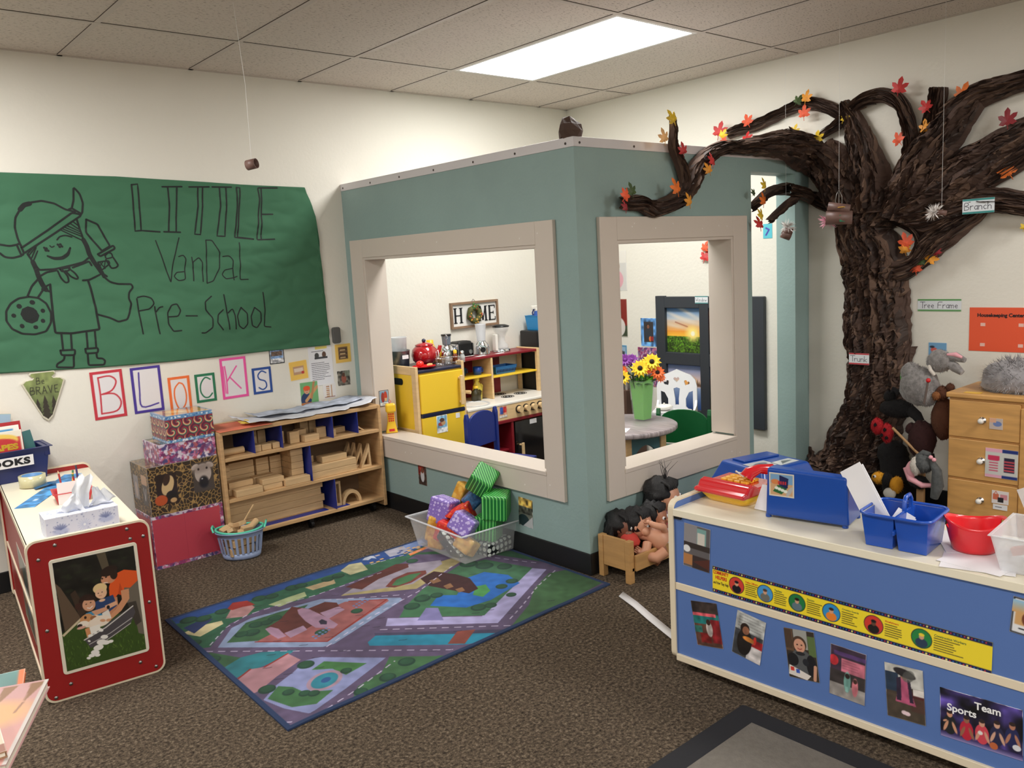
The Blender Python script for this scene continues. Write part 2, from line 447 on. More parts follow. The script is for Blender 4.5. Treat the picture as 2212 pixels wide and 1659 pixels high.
D['BANNER_OUT'] = _p('''-3706 1924 -3634 1924 -3142 1918 -2444 1889 -2136 1882 -2111 1844 -2078 1792 -2068 1370 -2061 1100 -2060 977 -2497 979 -2906 983 -3354 999 -3746 1022 -3818 1025''')
D['RUG_P'] = [(tuple(int(t) for t in l.split(':')[0].split()), _p(l.split(':')[1])) for l in '''46 88 66:38 1207 1366 1213 1284 1060 1057 964 747 940 529 920 339 967 178 930 41 776 -11 807 -20 1061
38 68 125:24 1191 1376 1227 1306 1092 1099 1046 836 1094 521 1105 227 1092 20 1104
60 92 60:1262 222 1424 302 1510 268 1514 34 1224 10 960 -17 938 7 1133 112
46 84 58:1093 1075 1229 983 1373 815 1507 657 1561 420 1497 452 1395 744
122 136 165:61 749 168 883 261 914 507 877 561 867 808 606 804 576 391 426 349 436
52 86 58:102 763 231 887 374 880 496 856 398 776 207 674
140 84 84:183 679 379 738 536 747 620 756 762 641 756 614 383 466
84 44 40:269 772 336 800 436 891 475 815 559 825 591 776 572 706 450 659 317 613 267 729
150 122 145:299 668 384 674 377 625 297 608
150 122 145:490 735 577 733 579 683 484 651
150 118 140:438 841 460 842 476 808 489 661 488 573 457 551 409 617 409 705 422 796
150 118 140:261 766 285 768 300 724 292 635 259 638 255 703
40 36 52:447 662 466 671 471 636 456 609 438 628
148 136 96:639 829 728 870 832 881 1021 840 1274 819 1243 747 912 632
140 132 146:656 837 737 867 1061 917 1191 842 1167 794 932 693
84 44 40:703 905 853 934 1014 971 1059 932 1034 886 858 870 740 820
104 52 46:829 763 903 819 992 833 1066 787 1047 751 933 710 852 722
58 98 64:856 754 913 799 984 803 1038 780 947 731 878 729
152 146 186:613 407 657 465 932 178 1170 299 1407 426 1450 346 1188 211 936 79
56 96 68:694 433 776 510 928 607 1203 711 1340 677 1420 412 943 177 784 342
110 106 150:729 351 823 426 858 387 803 269
34 92 165:847 431 936 494 991 433 1133 556 1237 551 1288 435 1260 319 1143 295 1057 276 940 296
66 128 70:1039 379 1103 444 1149 428 1119 356 1055 328
52 26 28:990 719 1085 746 1132 633 1145 542 1097 416 1038 406 1000 519 968 615
120 86 60:1004 666 1050 666 1039 619 995 621
120 86 60:1010 564 1052 567 1037 520 1002 523
120 86 60:1024 491 1060 486 1046 446 1014 448
42 108 118:-24 545 83 600 164 579 266 493 215 475 113 466 -1 454
158 116 124:-13 435 79 480 123 455 230 490 242 404 124 353 40 305 -5 298
124 130 170:22 234 97 296 180 337 253 385 297 373 470 174 255 87 94 33 47 131
58 98 62:35 230 98 284 131 239 144 174 221 112 137 73 70 116
62 108 62:234 301 297 326 400 191 303 172 291 252
36 118 145:488 336 543 365 888 3 791 5 739 27 478 305
64 60 84:548 387 916 18 888 3 538 365
118 62 54:692 87 782 146 839 102 738 38
58 94 62:484 171 626 18 461 14 344 32
58 94 62:292 68 389 91 442 13 245 17
52 86 58:-38 736 24 731 90 597 -22 554 -24 648
158 118 118:187 995 255 1093 318 1089 324 1016 257 948
140 46 40:230 1089 273 1139 328 1111 334 1038 286 1058 241 1060
150 160 120:374 992 471 1002 550 1000 534 948 399 932
160 140 108:573 1046 675 1041 714 1035 695 981 585 989
170 165 130:788 1108 858 1152 914 1130 886 1016 794 1021
190 180 140:6 990 80 1009 167 987 160 950 48 902
38 52 92:27 1039 109 1066 150 1036 41 951
150 150 165:1070 1171 1162 1180 1221 1135 1160 1064 1049 1082
110 130 175:1198 1235 1296 1169 1279 1090 1162 1086
200 120 70:1136 1047 1293 1073 1287 1046 1126 1014
165 170 185:932 1152 978 1188 1002 1159 993 1116 979 1141 953 1128'''.splitlines()]
D['RUG_L'] = [_p(l) for l in '''-18 789 687 23
143 14 284 55 478 126
361 427 618 532 902 601 1184 733
581 395 953 24
994 71 1115 131 1291 231 1481 310
48 794 150 903 262 958 409 954 553 927 740 929 907 931
568 842 838 619
9 52 28 33
1332 796 1479 432
933 1065 1159 1044 1266 1034'''.splitlines()]
D['RUG_R'] = [_p(l) for l in '''185 682 383 466 758 635 636 748
-8 429 79 480
123 455 230 490'''.splitlines()]
D['RUG_T'] = _p('''209 775 31 173 793 26 333 833 28 252 834 29 291 820 24 6 664 32 238 355 30 61 293 29 506 88 31 397 43 29 281 29 24 868 521 35 792 487 34 71 1103 34 120 1070 32 204 1080 29 376 1091 31 425 1071 29 534 1090 33 572 1084 29 694 1057 29 747 1055 29 1092 945 28 1182 354 26 1252 365 27 975 257 32 1023 234 25 1253 694 43 1288 613 42 1343 528 35 406 559 25 607 630 24 141 167 14 163 143 14 104 216 13 319 199 17 9 863 28 930 501 27 1152 251 22''', 3)
D['RUG_E'] = [(0.231, 0.195)]
D['LIMBS'] = {l.split(':')[0]: _p(l.split(':')[1], 3 if l[:5] == 'trunk' else 4) for l in '''trunk:-1770 -2462 -31 -1892 -2456 74 -1985 -2435 188 -2023 -2439 296 -2073 -2452 404 -2117 -2455 510 -2127 -2459 639 -2129 -2486 768 -2112 -2483 968 -2112 -2470 1167 -2100 -2464 1265 -2095 -2439 1339 -2070 -2390 1414 -2062 -2382 1489 -2062 -2417 1560 -2062 -2452 1631
a:-50 -2199 1539 137 -50 -2125 1692 138 -50 -2053 1811 126 -50 -1972 1895 115
a2:-37 -1965 1896 118 -253 -1965 1928 97 -412 -1965 1935 75 -585 -1965 1922 50 -750 -1965 1908 35 -888 -1965 1899 34 -1002 -1965 1857 40 -1096 -1965 1796 46 -1163 -1965 1724 50 -1225 -1965 1659 47 -1329 -1965 1621 40 -1429 -1965 1606 40 -1508 -1965 1630 37 -1586 -1965 1632 34 -1647 -1965 1633 24
a3:-1188 -1970 1712 28 -1233 -1970 1811 26 -1284 -1970 1886 21 -1321 -1970 1965 16 -1329 -1970 2020 7
b:-50 -1384 2097 33 -50 -1487 2111 36 -50 -1612 2126 35 -50 -1790 2169 31 -50 -1904 2185 36 -50 -2040 2132 35 -50 -2158 2046 37
c:-50 -2288 1557 135 -50 -2286 1701 110 -50 -2243 1848 86 -50 -2196 1974 71 -50 -2165 2062 52 -50 -2118 2148 30
c2:-50 -2324 1602 61 -50 -2303 1770 55 -50 -2272 1873 24
d:-50 -1964 1988 20 -50 -2093 2049 31 -50 -2195 2128 34 -50 -2307 2155 38 -50 -2403 2110 40 -50 -2453 2027 35 -50 -2476 1910 37 -50 -2477 1796 47 -50 -2444 1661 71 -50 -2386 1525 96
e:-50 -2386 1568 72 -50 -2468 1659 118 -50 -2546 1788 128 -50 -2633 1899 102 -50 -2706 1997 90 -50 -2788 2065 66 -50 -2888 2086 54 -50 -2988 2101 48 -50 -3095 2114 41
f:-50 -2602 1781 51 -50 -2609 1891 34 -50 -2598 2004 32 -50 -2619 2077 29 -50 -2628 2134 23
f2:-50 -2523 1836 28 -50 -2544 1923 30 -50 -2571 2030 25 -50 -2582 2143 16
g:-50 -2434 1541 60 -50 -2538 1572 105 -50 -2649 1641 126 -50 -2776 1727 117 -50 -2896 1798 98 -50 -3001 1853 85 -50 -3112 1897 73
g2:-50 -2839 1666 44 -50 -2928 1720 54 -50 -3032 1780 53 -50 -3105 1821 42
h:-50 -2458 1501 36 -50 -2563 1494 70 -50 -2673 1538 71 -50 -2779 1569 65 -50 -2882 1569 61 -50 -3005 1543 56 -50 -3125 1512 50
i:-50 -2414 1250 73 -50 -2501 1283 52 -50 -2587 1373 70 -50 -2675 1436 64 -50 -2771 1497 45 -50 -2822 1537 33
i2:-50 -2275 1509 61 -50 -2386 1511 27 -50 -2466 1482 26 -50 -2522 1427 28 -50 -2538 1340 40
j:-50 -2099 1596 43 -50 -1999 1630 38 -50 -1936 1666 36
j2:-57 -1940 1665 36 -174 -1940 1694 36 -305 -1940 1712 35
j3:-205 -1880 1719 36 -353 -1880 1707 27 -456 -1880 1674 25 -574 -1880 1609 22
j4:-186 -1930 1675 23 -336 -1930 1617 19 -494 -1930 1538 15'''.splitlines()}
D['LEAVES'] = [(_p(l.split(':')[0], 4)[0],) + tuple(l.split(':')[1:]) for l in '''-1348 -2005 1993 62:Y:y
-1414 -2005 1905 62:P:y
-1280 -2005 1857 55:R:y
-75 -1352 2103 89:R:x
-75 -1371 2084 56:Y:x
-75 -1551 2134 70:O:x
-75 -1540 2036 70:R:x
-75 -1384 2050 44:O:x
-75 -1847 2035 57:Y:x
-75 -1737 2021 26:R:x
-75 -1868 2196 56:G:x
-75 -1918 2200 66:A:x
-75 -1907 2121 71:O:x
-75 -2137 2060 54:Y:x
-75 -1983 1976 71:Y:x
-75 -2428 2158 79:R:x
-75 -2431 1908 71:O:x
-75 -2566 2045 64:R:x
-75 -2565 1945 64:A:x
-75 -2606 1877 78:G:x
-75 -2588 1770 69:Y:x
-75 -2644 1735 68:G:x
-75 -2729 2075 80:A2:x
-75 -2932 1923 81:D:x
-75 -2943 1694 86:A2:x
-1689 -2005 1653 59:O:y
-1643 -2005 1671 56:G:y
-1688 -2005 1604 47:D:y
-1334 -2005 1687 71:A2:y
-1244 -2005 1630 60:A:y
-1060 -2005 1818 61:R:y
-1090 -2005 1778 52:A:y
-75 -2032 1719 66:A:x
-559 -1965 1719 57:Y:y
-569 -1965 1640 62:A2:y
-596 -1965 1567 62:Y:y
-605 -1965 1522 67:R:y
-661 -1965 1681 38:G:y
-75 -2478 1388 81:O:x
-75 -2471 1353 62:A:x
-75 -2625 1335 56:D:x
-75 -2595 1304 70:A:x
-75 -2554 1287 52:G:x
-75 -2527 1255 66:O:x
-75 -3017 1433 39:Y:x
-20 -1188 1421 64:O:x
-20 -1193 1363 76:R:x'''.splitlines()]
# ================================================================== the room
H = 2.4615; XL = -9.0; YF = -9.0
PX = -1.8973; PY = -1.9128; PT = 1.899     # playhouse outer faces and height
def struct(o, label=None):
    o['kind'] = 'structure'
    if label: o['label'] = label
    return o
# carpet
m = bpy.data.materials.new('carpet'); m.use_nodes = True; nt = m.node_tree; b = nt.nodes['Principled BSDF']
tc = nt.nodes.new('ShaderNodeTexCoord')
n1 = nt.nodes.new('ShaderNodeTexNoise'); n1.inputs['Scale'].default_value = 85; n1.inputs['Detail'].default_value = 5; n1.inputs['Roughness'].default_value = 0.75
n2 = nt.nodes.new('ShaderNodeTexVoronoi'); n2.inputs['Scale'].default_value = 210
n3 = nt.nodes.new('ShaderNodeTexNoise'); n3.inputs['Scale'].default_value = 3; n3.inputs['Detail'].default_value = 3
for n in (n1, n2, n3): nt.links.new(tc.outputs['Object'], n.inputs['Vector'])
r = nt.nodes.new('ShaderNodeValToRGB'); e = r.color_ramp.elements
e[0].position = 0.34; e[0].color = rgb(50, 42, 37); e[1].position = 0.70; e[1].color = rgb(180, 166, 146)
x = e.new(0.50); x.color = rgb(108, 95, 81); x = e.new(0.58); x.color = rgb(138, 121, 102)
nt.links.new(n1.outputs['Fac'], r.inputs[0])
mx = nt.nodes.new('ShaderNodeMixRGB'); mx.blend_type = 'MULTIPLY'; mx.inputs[0].default_value = 0.55
r2 = nt.nodes.new('ShaderNodeValToRGB'); r2.color_ramp.elements[0].color = (1, 1, 1, 1); r2.color_ramp.elements[1].color = (0.35, 0.33, 0.3, 1); r2.color_ramp.elements[1].position = 0.8
nt.links.new(n2.outputs['Distance'], r2.inputs[0]); nt.links.new(r.outputs[0], mx.inputs[1]); nt.links.new(r2.outputs[0], mx.inputs[2])
mx2 = nt.nodes.new('ShaderNodeMixRGB'); mx2.blend_type = 'MULTIPLY'; mx2.inputs[0].default_value = 0.25; nt.links.new(mx.outputs[0], mx2.inputs[1]); nt.links.new(n3.outputs['Fac'], mx2.inputs[2])
nt.links.new(mx2.outputs[0], b.inputs['Base Color']); b.inputs['Roughness'].default_value = 0.95; b.inputs['Specular IOR Level'].default_value = 0.1
bp = nt.nodes.new('ShaderNodeBump'); bp.inputs['Strength'].default_value = 0.9; bp.inputs['Distance'].default_value = 0.006
nt.links.new(n1.outputs['Fac'], bp.inputs['Height']); nt.links.new(bp.outputs[0], b.inputs['Normal'])
CARPET = m
struct(MB().box(XL, 0.0, YF, 0.0, -0.1, 0.0).build('floor', CARPET))
struct(MB().box(XL, 0.15, 0.0, 0.15, -0.1, H + 0.1).build('wall_back', WALL))
struct(MB().box(0.0, 0.15, YF, 0.0, -0.1, H + 0.1).build('wall_right', WALL))
struct(MB().box(XL - 0.15, XL, YF, 0.15, -0.1, H + 0.1).build('wall_left', WALL))
struct(MB().box(XL - 0.15, 0.15, YF - 0.15, YF, -0.1, H + 0.1).build('wall_front', WALL))
# ceiling tiles with fissures
m = bpy.data.materials.new('ceiling_tile'); m.use_nodes = True; nt = m.node_tree; b = nt.nodes['Principled BSDF']
tc = nt.nodes.new('ShaderNodeTexCoord'); mp = nt.nodes.new('ShaderNodeMapping'); mp.inputs['Scale'].default_value = (60, 170, 60); nt.links.new(tc.outputs['Object'], mp.inputs[0])
n1 = nt.nodes.new('ShaderNodeTexNoise'); n1.inputs['Scale'].default_value = 1.0; n1.inputs['Detail'].default_value = 2.5; nt.links.new(mp.outputs[0], n1.inputs['Vector'])
r = nt.nodes.new('ShaderNodeValToRGB'); r.color_ramp.elements[0].position = 0.33; r.color_ramp.elements[0].color = rgb(158, 147, 138); r.color_ramp.elements[1].position = 0.41; r.color_ramp.elements[1].color = rgb(212, 202, 192)
nt.links.new(n1.outputs['Fac'], r.inputs[0]); nt.links.new(r.outputs[0], b.inputs['Base Color']); b.inputs['Roughness'].default_value = 0.9; b.inputs['Specular IOR Level'].default_value = 0.1
bp = nt.nodes.new('ShaderNodeBump'); bp.inputs['Strength'].default_value = 0.4; bp.inputs['Distance'].default_value = 0.003; nt.links.new(n1.outputs['Fac'], bp.inputs['Height']); nt.links.new(bp.outputs[0], b.inputs['Normal'])
TILE = m
GX0 = -0.2802; GY0 = -0.6107; GS = 0.6096
lights = set()
LX = [1, 5 + 4, 5 + 8]
cells = []
xs = [0.0] + [GX0 - GS * k for k in range(0, 15)] + [XL]; ys = [0.0] + [GY0 - 2 * GS * k for k in range(0, 7)] + [YF]
# lit troffers: column index in xs, row index in ys
LIT = {(2, 1), (7, 1), (12, 1), (2, 4), (7, 4), (12, 4), (2, 6), (7, 6), (12, 6)}
mb = MB()
for i in range(len(xs) - 1):
    for j in range(len(ys) - 1):
        if xs[i] - xs[i + 1] < 0.02: continue
        if (i, j) in LIT: continue
        g = 0.011
        mb.box(xs[i + 1] + g, xs[i] - g, ys[j + 1] + g, ys[j] - g, H + 0.003, H + 0.02)
ceil = struct(mb.build('ceiling', TILE))
struct(MB().box(XL, 0.0, YF, 0.0, H + 0.16, H + 0.2).build('ceiling_deck', TILE))
GRID = mat('grid_metal', (196, 186, 176), 0.5)
mb = MB()
for x in xs[1:-1]: mb.box(x - 0.012, x + 0.012, YF, 0, H, H + 0.012)
for y in ys[1:-1]: mb.box(XL, 0, y - 0.012, y + 0.012, H - 0.0006, H + 0.012)
mb.box(-0.022, 0, YF, 0, H, H + 0.01); mb.box(XL, 0, -0.022, 0, H, H + 0.01)
# dark reveal lines beside the grid runs
DK = mat('tile_gap', (60, 54, 50), 0.9)
g2 = MB()
for x in xs[1:-1]:
    g2.box(x - 0.0135, x - 0.012, YF, 0, H + 0.001, H + 0.004)
for y in ys[1:-1]:
    g2.box(XL, 0, y - 0.0135, y - 0.012, H + 0.001, H + 0.004)
o = mb.build('ceiling_grid', GRID); struct(o)
o2 = g2.build('ceiling_gap', DK); struct(o2)
DIFF = emit('light_diffuser', LIGHT_COLOR, LIGHT_POWER)
FRM = mat('troffer_metal', (225, 222, 220), 0.4)
first = None
for n_, (i, j) in enumerate(sorted(LIT, key=lambda a: (a != (2, 1), a))):
    cx = (xs[i] + xs[i + 1]) / 2; cy = (ys[j] + ys[j + 1]) / 2
    if first is None:
        t = thing('ceiling_light', 'lit rectangular fluorescent panel recessed in the tile ceiling', 'ceiling light', (cx, cy, H), group='fluorescent ceiling panels')
        w, l = GS / 2 - 0.012, GS - 0.012
        f = MB(); f.box(-w, -w + 0.02, -l, l, 0.0, 0.05); f.box(w - 0.02, w, -l, l, 0.0, 0.05); f.box(-w + 0.02, w - 0.02, -l, -l + 0.02, 0.0, 0.05); f.box(-w + 0.02, w - 0.02, l - 0.02, l, 0.0, 0.05)
        f.box(-w, w, -l, l, 0.05, 0.06)
        f.build('light_frame', FRM, t)
        MB().add([(-w + .02, -l + .02, .004), (w - .02, -l + .02, .004), (w - .02, l - .02, .004), (-w + .02, l - .02, .004)], [(3, 2, 1, 0)]).build('diffuser', DIFF, t)
        first = t
    else:
        c = dup(first, (cx, cy, H), 'lit fluorescent ceiling panel elsewhere in the room, behind the viewer')
# ---- playhouse partition: two walls in the corner, windows cut out
TH = 0.115
WY0, WY1, WZ0, WZ1 = -1.675, -0.205, 0.435, 1.475        # opening in the left face
VX0, VX1 = -1.672, -0.790                                 # window opening in the right face
DX0, DX1, DZ = -0.605, -0.180, 1.797                      # doorway in the right face
mb = MB(); x0, x1 = PX, PX + TH
mb.box(x0, x1, WY1, 0, 0, PT); mb.box(x0, x1, PY, WY0, 0, PT); mb.box(x0, x1, WY0, WY1, 0, WZ0); mb.box(x0, x1, WY0, WY1, WZ1, PT)
struct(mb.build('wall_playhouse_left', TEAL))
mb = MB(); y0, y1 = PY, PY + TH
mb.box(x1, VX0, y0, y1, 0, PT); mb.box(VX1, DX0, y0, y1, 0, PT); mb.box(VX0, VX1, y0, y1, 0, WZ0); mb.box(VX0, VX1, y0, y1, WZ1, PT)
mb.box(DX0, DX1, y0, y1, DZ, PT); mb.box(DX1, -0.045, y0, y1, 0, PT); mb.box(-0.045, -0.001, y0 + 0.02, y1, 0, PT)
struct(mb.build('wall_playhouse_right', TEAL))
# white metal cap with screws
mb = MB(); cz = 1.863; t_ = 0.004
mb.box(PX - t_, PX, PY - t_, -0.001, cz, PT + t_); mb.box(PX, PX + TH, PY, -0.001, PT, PT + t_)
mb.box(PX, -0.001, PY - t_, PY, cz, PT + t_); mb.box(PX + TH, -0.001, PY, PY + TH, PT, PT + t_)
cap = struct(mb.build('trim_1', mat('cap_paint', (212, 208, 210), 0.4), bevel=0.0015))
mb = MB()
for y in (-0.03, -0.33, -0.62, -0.93, -1.25, -1.55, -1.87): mb.cyl((PX - t_ - 0.0015, y, 1.879), (PX - t_, y, 1.879), 0.0055, n=10)
for x in (-1.865, -1.52, -1.2, -0.9, -0.32): mb.cyl((x, PY - t_ - 0.0015, 1.879), (x, PY - t_, 1.879), 0.0055, n=10)
mb.build('screw', mat('dark_screw', (60, 50, 45), 0.5), cap)
# window casings and liners
def casing(n, kind, a0, a1, z0, z1, wa0, wa1, wz0, wz1):
    """picture-frame trim (outer a0..a1, z0..z1) and deep liner round the opening"""
    mb = MB(); tk = 0.02
    def bx(p0, p1, q0, q1, d0, d1):
        if kind == 'x': mb.box(PX - d1, PX - d0, p0, p1, q0, q1)
        else: mb.box(p0, p1, PY - d1, PY - d0, q0, q1)
    bx(a0, wa0 + 0.004, z0, z1, 0, tk); bx(wa1 - 0.004, a1, z0, z1, 0, tk); bx(wa0 + .004, wa1 - .004, wz1 - 0.004, z1, 0, tk); bx(wa0 + .004, wa1 - .004, z0, wz0 - 0.012, 0, tk)
    o = struct(mb.build('window_%d' % n, TRIMW, bevel=0.0025))
    mb = MB(); q = 0.018
    bx(wa0, wa0 + q, wz0 + q, wz1 - q, -TH - 0.012, tk - .006); bx(wa1 - q, wa1, wz0 + q, wz1 - q, -TH - 0.012, tk - .006)
    bx(wa0, wa1, wz1 - q, wz1, -TH - 0.012, tk - .006); bx(wa0, wa1, wz0 - 0.012, wz0 + .007, -TH - 0.02, tk + .004)
    mb.build('window_liner', TRIMW, o, bevel=0.0015)
    mb = MB()
    r_ = random.Random(n)
    for k in range(12):
        a = a0 + 0.05 + (a1 - a0 - 0.1) * r_.random(); zz = r_.choice([z0 + 0.05, z1 - 0.05]) + r_.uniform(-.02, .02)
        if kind == 'x': mb.cyl((PX - tk - 0.0008, a, zz), (PX - tk, a, zz), 0.004, n=8)
        else: mb.cyl((a, PY - tk - 0.0008, zz), (a, PY - tk, zz), 0.004, n=8)
    mb.build('nail_hole', mat('nail_filler', (225, 218, 210), .6), o)
    return o
casing(1, 'x', -1.785, -0.080, 0.315, 1.573, WY0, WY1, WZ0, WZ1)
casing(2, 'y', -1.778, -0.672, 0.315, 1.573, VX0, VX1, WZ0, WZ1)
# black cove base around the playhouse
mb = MB(); mb.box(PX - 0.008, PX, PY - 0.008, -0.001, 0, 0.1); mb.box(PX, DX0, PY - 0.008, PY, 0, 0.1)
struct(mb.build('baseboard_playhouse', BLACKR, bevel=0.003))
mb = MB(); mb.box(XL, PX - .01, -0.008, 0, 0, 0.1); struct(mb.build('baseboard_back', BLACKR, bevel=0.003))
mb = MB(); mb.box(-0.008, 0, YF, PY - 0.01, 0, 0.1); struct(mb.build('baseboard_right', BLACKR, bevel=0.003))
# ================================================================== banner and pictures on the back wall
def wob(x, z):
    """crumple of the banner paper"""
    k = 0.5 + 0.5 * max(0, min(1, (x + 3.1) / 0.8))
    a = abs(noise.noise(Vector((x * 3.0, z * 9.0, 0.3)))) + 0.5 * abs(noise.noise(Vector((x * 9, z * 16, 1.7)))) + 0.7 * abs(noise.noise(Vector((x * 2 + z * 5, z * 3, 4.1))))
    return 0.004 + 0.016 * a * k
GREEN = mat('green_paper', (68, 112, 85), 0.8, spec=0.2, var=0.05, vscale=2)
ban = thing('paper_banner', 'long green paper banner with a hand-drawn viking child and black lettering', 'banner', (-2.9, 0, 1.45))
out = D['BANNER_OUT']
xs_ = [p[0] for p in out]
def edges(x):
    """lower and upper outline of the banner at x"""
    up = [out[i] for i in range(0, 8)]; up = sorted(up); lo = sorted(out[11:])
    def ip(L, x):
        for a, b in zip(L, L[1:]):
            if a[0] <= x <= b[0]: return a[1] + (b[1] - a[1]) * (x - a[0]) / (b[0] - a[0] + 1e-9)
        return L[0][1] if x < L[0][0] else L[-1][1]
    z1 = ip(up, x); z0 = ip(lo, x)
    return z0, z1
x0 = min(xs_); NX, NY = 260, 120
mb = MB(); vs = []; XR = max(p[0] for p in out[8:11])
for j in range(NY + 1):
    t = j / NY
    # right boundary runs between lower right and upper right corners
    rx = out[11][0] if False else None
    for i in range(NX + 1):
        s_ = i / NX
        zr = 0.977 + (1.87 - 0.977) * t
        # right edge x as a function of height
        xr = -2.057 + (-2.075 + 2.057) * min(1, t / 0.9) - max(0, (t - 0.9) / 0.1) * 0.06
        x = x0 + (xr - x0) * s_
        a, b = edges(min(x, -2.075))
        if x > -2.4:
            k = (x + 2.4) / 0.34; a = a * (1 - k) + 0.977 * k
        z = a + (b - a) * t
        vs.append((x, -wob(x, z), z))
fs = [(j * (NX + 1) + i, j * (NX + 1) + i + 1, (j + 1) * (NX + 1) + i + 1, (j + 1) * (NX + 1) + i) for j in range(NY) for i in range(NX)]
mb.add(vs, fs, True)
p = mb.build('banner_paper', GREEN, ban, world=True)
sm_ = p.modifiers.new('solid', 'SOLIDIFY'); sm_.thickness = 0.0006; sm_.offset = -1
surf = lambda u, v: (u, -wob(u, v) - 0.0009, v)
def fine(pts, st=0.02):
    r = [pts[0]]
    for a, b in zip(pts, pts[1:]):
        n = max(1, int(math.hypot(b[0] - a[0], b[1] - a[1]) / st))
        for k in range(1, n + 1): r.append((a[0] + (b[0] - a[0]) * k / n, a[1] + (b[1] - a[1]) * k / n))
    return r
mb = MB(); mb2 = MB()
for i, (w, pts) in enumerate(D['BANNER']):
    tgt = mb2 if i < 37 else mb
    ribbon(tgt, fine(pts) if len(pts) > 2 and w < 30 else fine(pts, .03), w * 0.00115, surf, smooth_it=(i >= 12))
MARK = mat('black_marker', (18, 24, 22), 0.7)
mb2.build('banner_lettering', MARK, ban, world=True); mb.build('viking_child_drawing', MARK, ban, world=True)

# letter cards B L O C K S
HAND = {
 'B': [[(.22, .12), (.25, .5), (.24, .87)], [(.24, .87), (.6, .88), (.78, .76), (.62, .58), (.3, .52)], [(.3, .52), (.68, .5), (.86, .32), (.7, .14), (.22, .12)]],
 'L': [[(.27, .88), (.24, .5), (.26, .14), (.82, .17)]],
 'O': [[(.5, .84), (.28, .7), (.24, .45), (.36, .2), (.52, .16), (.72, .3), (.78, .55), (.68, .78), (.5, .84)]],
 'C': [[(.76, .78), (.52, .86), (.28, .66), (.24, .38), (.4, .18), (.62, .16), (.8, .28)]],
 'K': [[(.17, .8), (.2, .5), (.19, .14)], [(.62, .78), (.22, .44)], [(.34, .52), (.72, .22)]],
 'S': [[(.72, .78), (.5, .86), (.3, .72), (.36, .56), (.64, .46), (.7, .26), (.5, .15), (.3, .24)]]}
for ch, x, z, w, h, c, tilt in (('B', -3.37, .740, .150, .238, (196, 52, 66), .3), ('L', -3.183, .742, .147, .234, (72, 52, 148), 0), ('O', -3.005, .700, .112, .204, (236, 112, 52), 0), ('C', -2.866, .750, .108, .152, (36, 118, 82), 0), ('K', -2.724, .748, .146, .222, (232, 84, 160), 0), ('S', -2.549, .750, .112, .146, (36, 74, 150), 0)):
    cv = Canvas(w, h, 60, bg=(226, 222, 224)); b_ = 0.0135
    cv.rect(-1, -1, b_, 1, c); cv.rect(w - b_, -1, 1, 1, c); cv.rect(-1, -1, 1, b_, c); cv.rect(-1, h - b_, 1, 1, c)
    if ch == 'K': cv.line([(.11 * w, .8 * h), (.13 * w, .15 * h)], .006, c)
    for st in HAND[ch]:
        q = [st[0]]
        for i in range(len(st) - 1):
            for k in range(1, 5):
                t = k / 4; p0 = st[max(0, i - 1)]; p1 = st[i]; p2 = st[i + 1]; p3 = st[min(len(st) - 1, i + 2)]
                f_ = lambda a, b, c_, d: .5 * (2 * b + (c_ - a) * t + (2 * a - 5 * b + 4 * c_ - d) * t * t + (3 * b - a - 3 * c_ + d) * t ** 3)
                q.append((f_(p0[0], p1[0], p2[0], p3[0]), f_(p0[1], p1[1], p2[1], p3[1])))
        cv.line([(a * w, b * h) for a, b in q], .0075, c)
    nm = {'B': 'red', 'L': 'purple', 'O': 'orange', 'C': 'green', 'K': 'pink', 'S': 'blue'}[ch]
    o = sheet('letter_card', cv, FW1(x, z, .001) @ Matrix.Rotation(R(tilt), 4, 'Z'))
    tag(o, 'wall card with a %s border and the hand-drawn letter %s' % (nm, ch), 'letter card', 'letter cards under the banner')

def photo(name, label, cat, W, H_, M, fn, nx=50, group=None, thick=.001, m=None, bend=None, bg=(255, 255, 255), parent=None):
    cv = Canvas(W, H_, nx, bg=bg); fn(cv, W, H_)
    o = sheet(name, cv, M, parent, thick, m, bend)
    if label: tag(o, label, cat, group)
    return o
# arrowhead plaque
aw, ah = .186, .245
pl = thing('arrowhead_plaque', 'green arrowhead plaque reading Be Brave, hanging below the banner', 'wall plaque', (-3.575, -0.001, .771))
prof = [(0, 0), (-.022, .02), (-.094, .19), (-.078, .203), (-.047, .206), (-.041, .214), (-.058, .228), (-.052, .238), (.052, .238), (.058, .228), (.041, .214), (.047, .206), (.078, .203), (.094, .19), (.022, .02)]
mb = MB(); mb.prism(prof, .008, M=frame_M((0, 0, 0), (1, 0, 0), (0, 0, 1)))
mb.build('plaque_board', mat('plaque_rim', (206, 200, 180), .5), pl, bevel=.003)
cv = Canvas(.17, .2, 110, bg=(128, 142, 84)); cv.grad((72, 84, 52), (140, 152, 92)); cv.noise(.15, 12, 3)
for tx, tw, th in ((.05, .03, .075), (.082, .036, .085), (.118, .03, .08)):
    for k in range(4): cv.poly([(tx - tw * (1 - k * .2) / 2 - .004, .02 + th * k * .22), (tx + tw * (1 - k * .2) / 2 + .004, .02 + th * k * .22), (tx, .02 + th * (.45 + k * .2))], (52, 46, 36))
cv.rect(0, 0, .17, .03, (52, 46, 36))
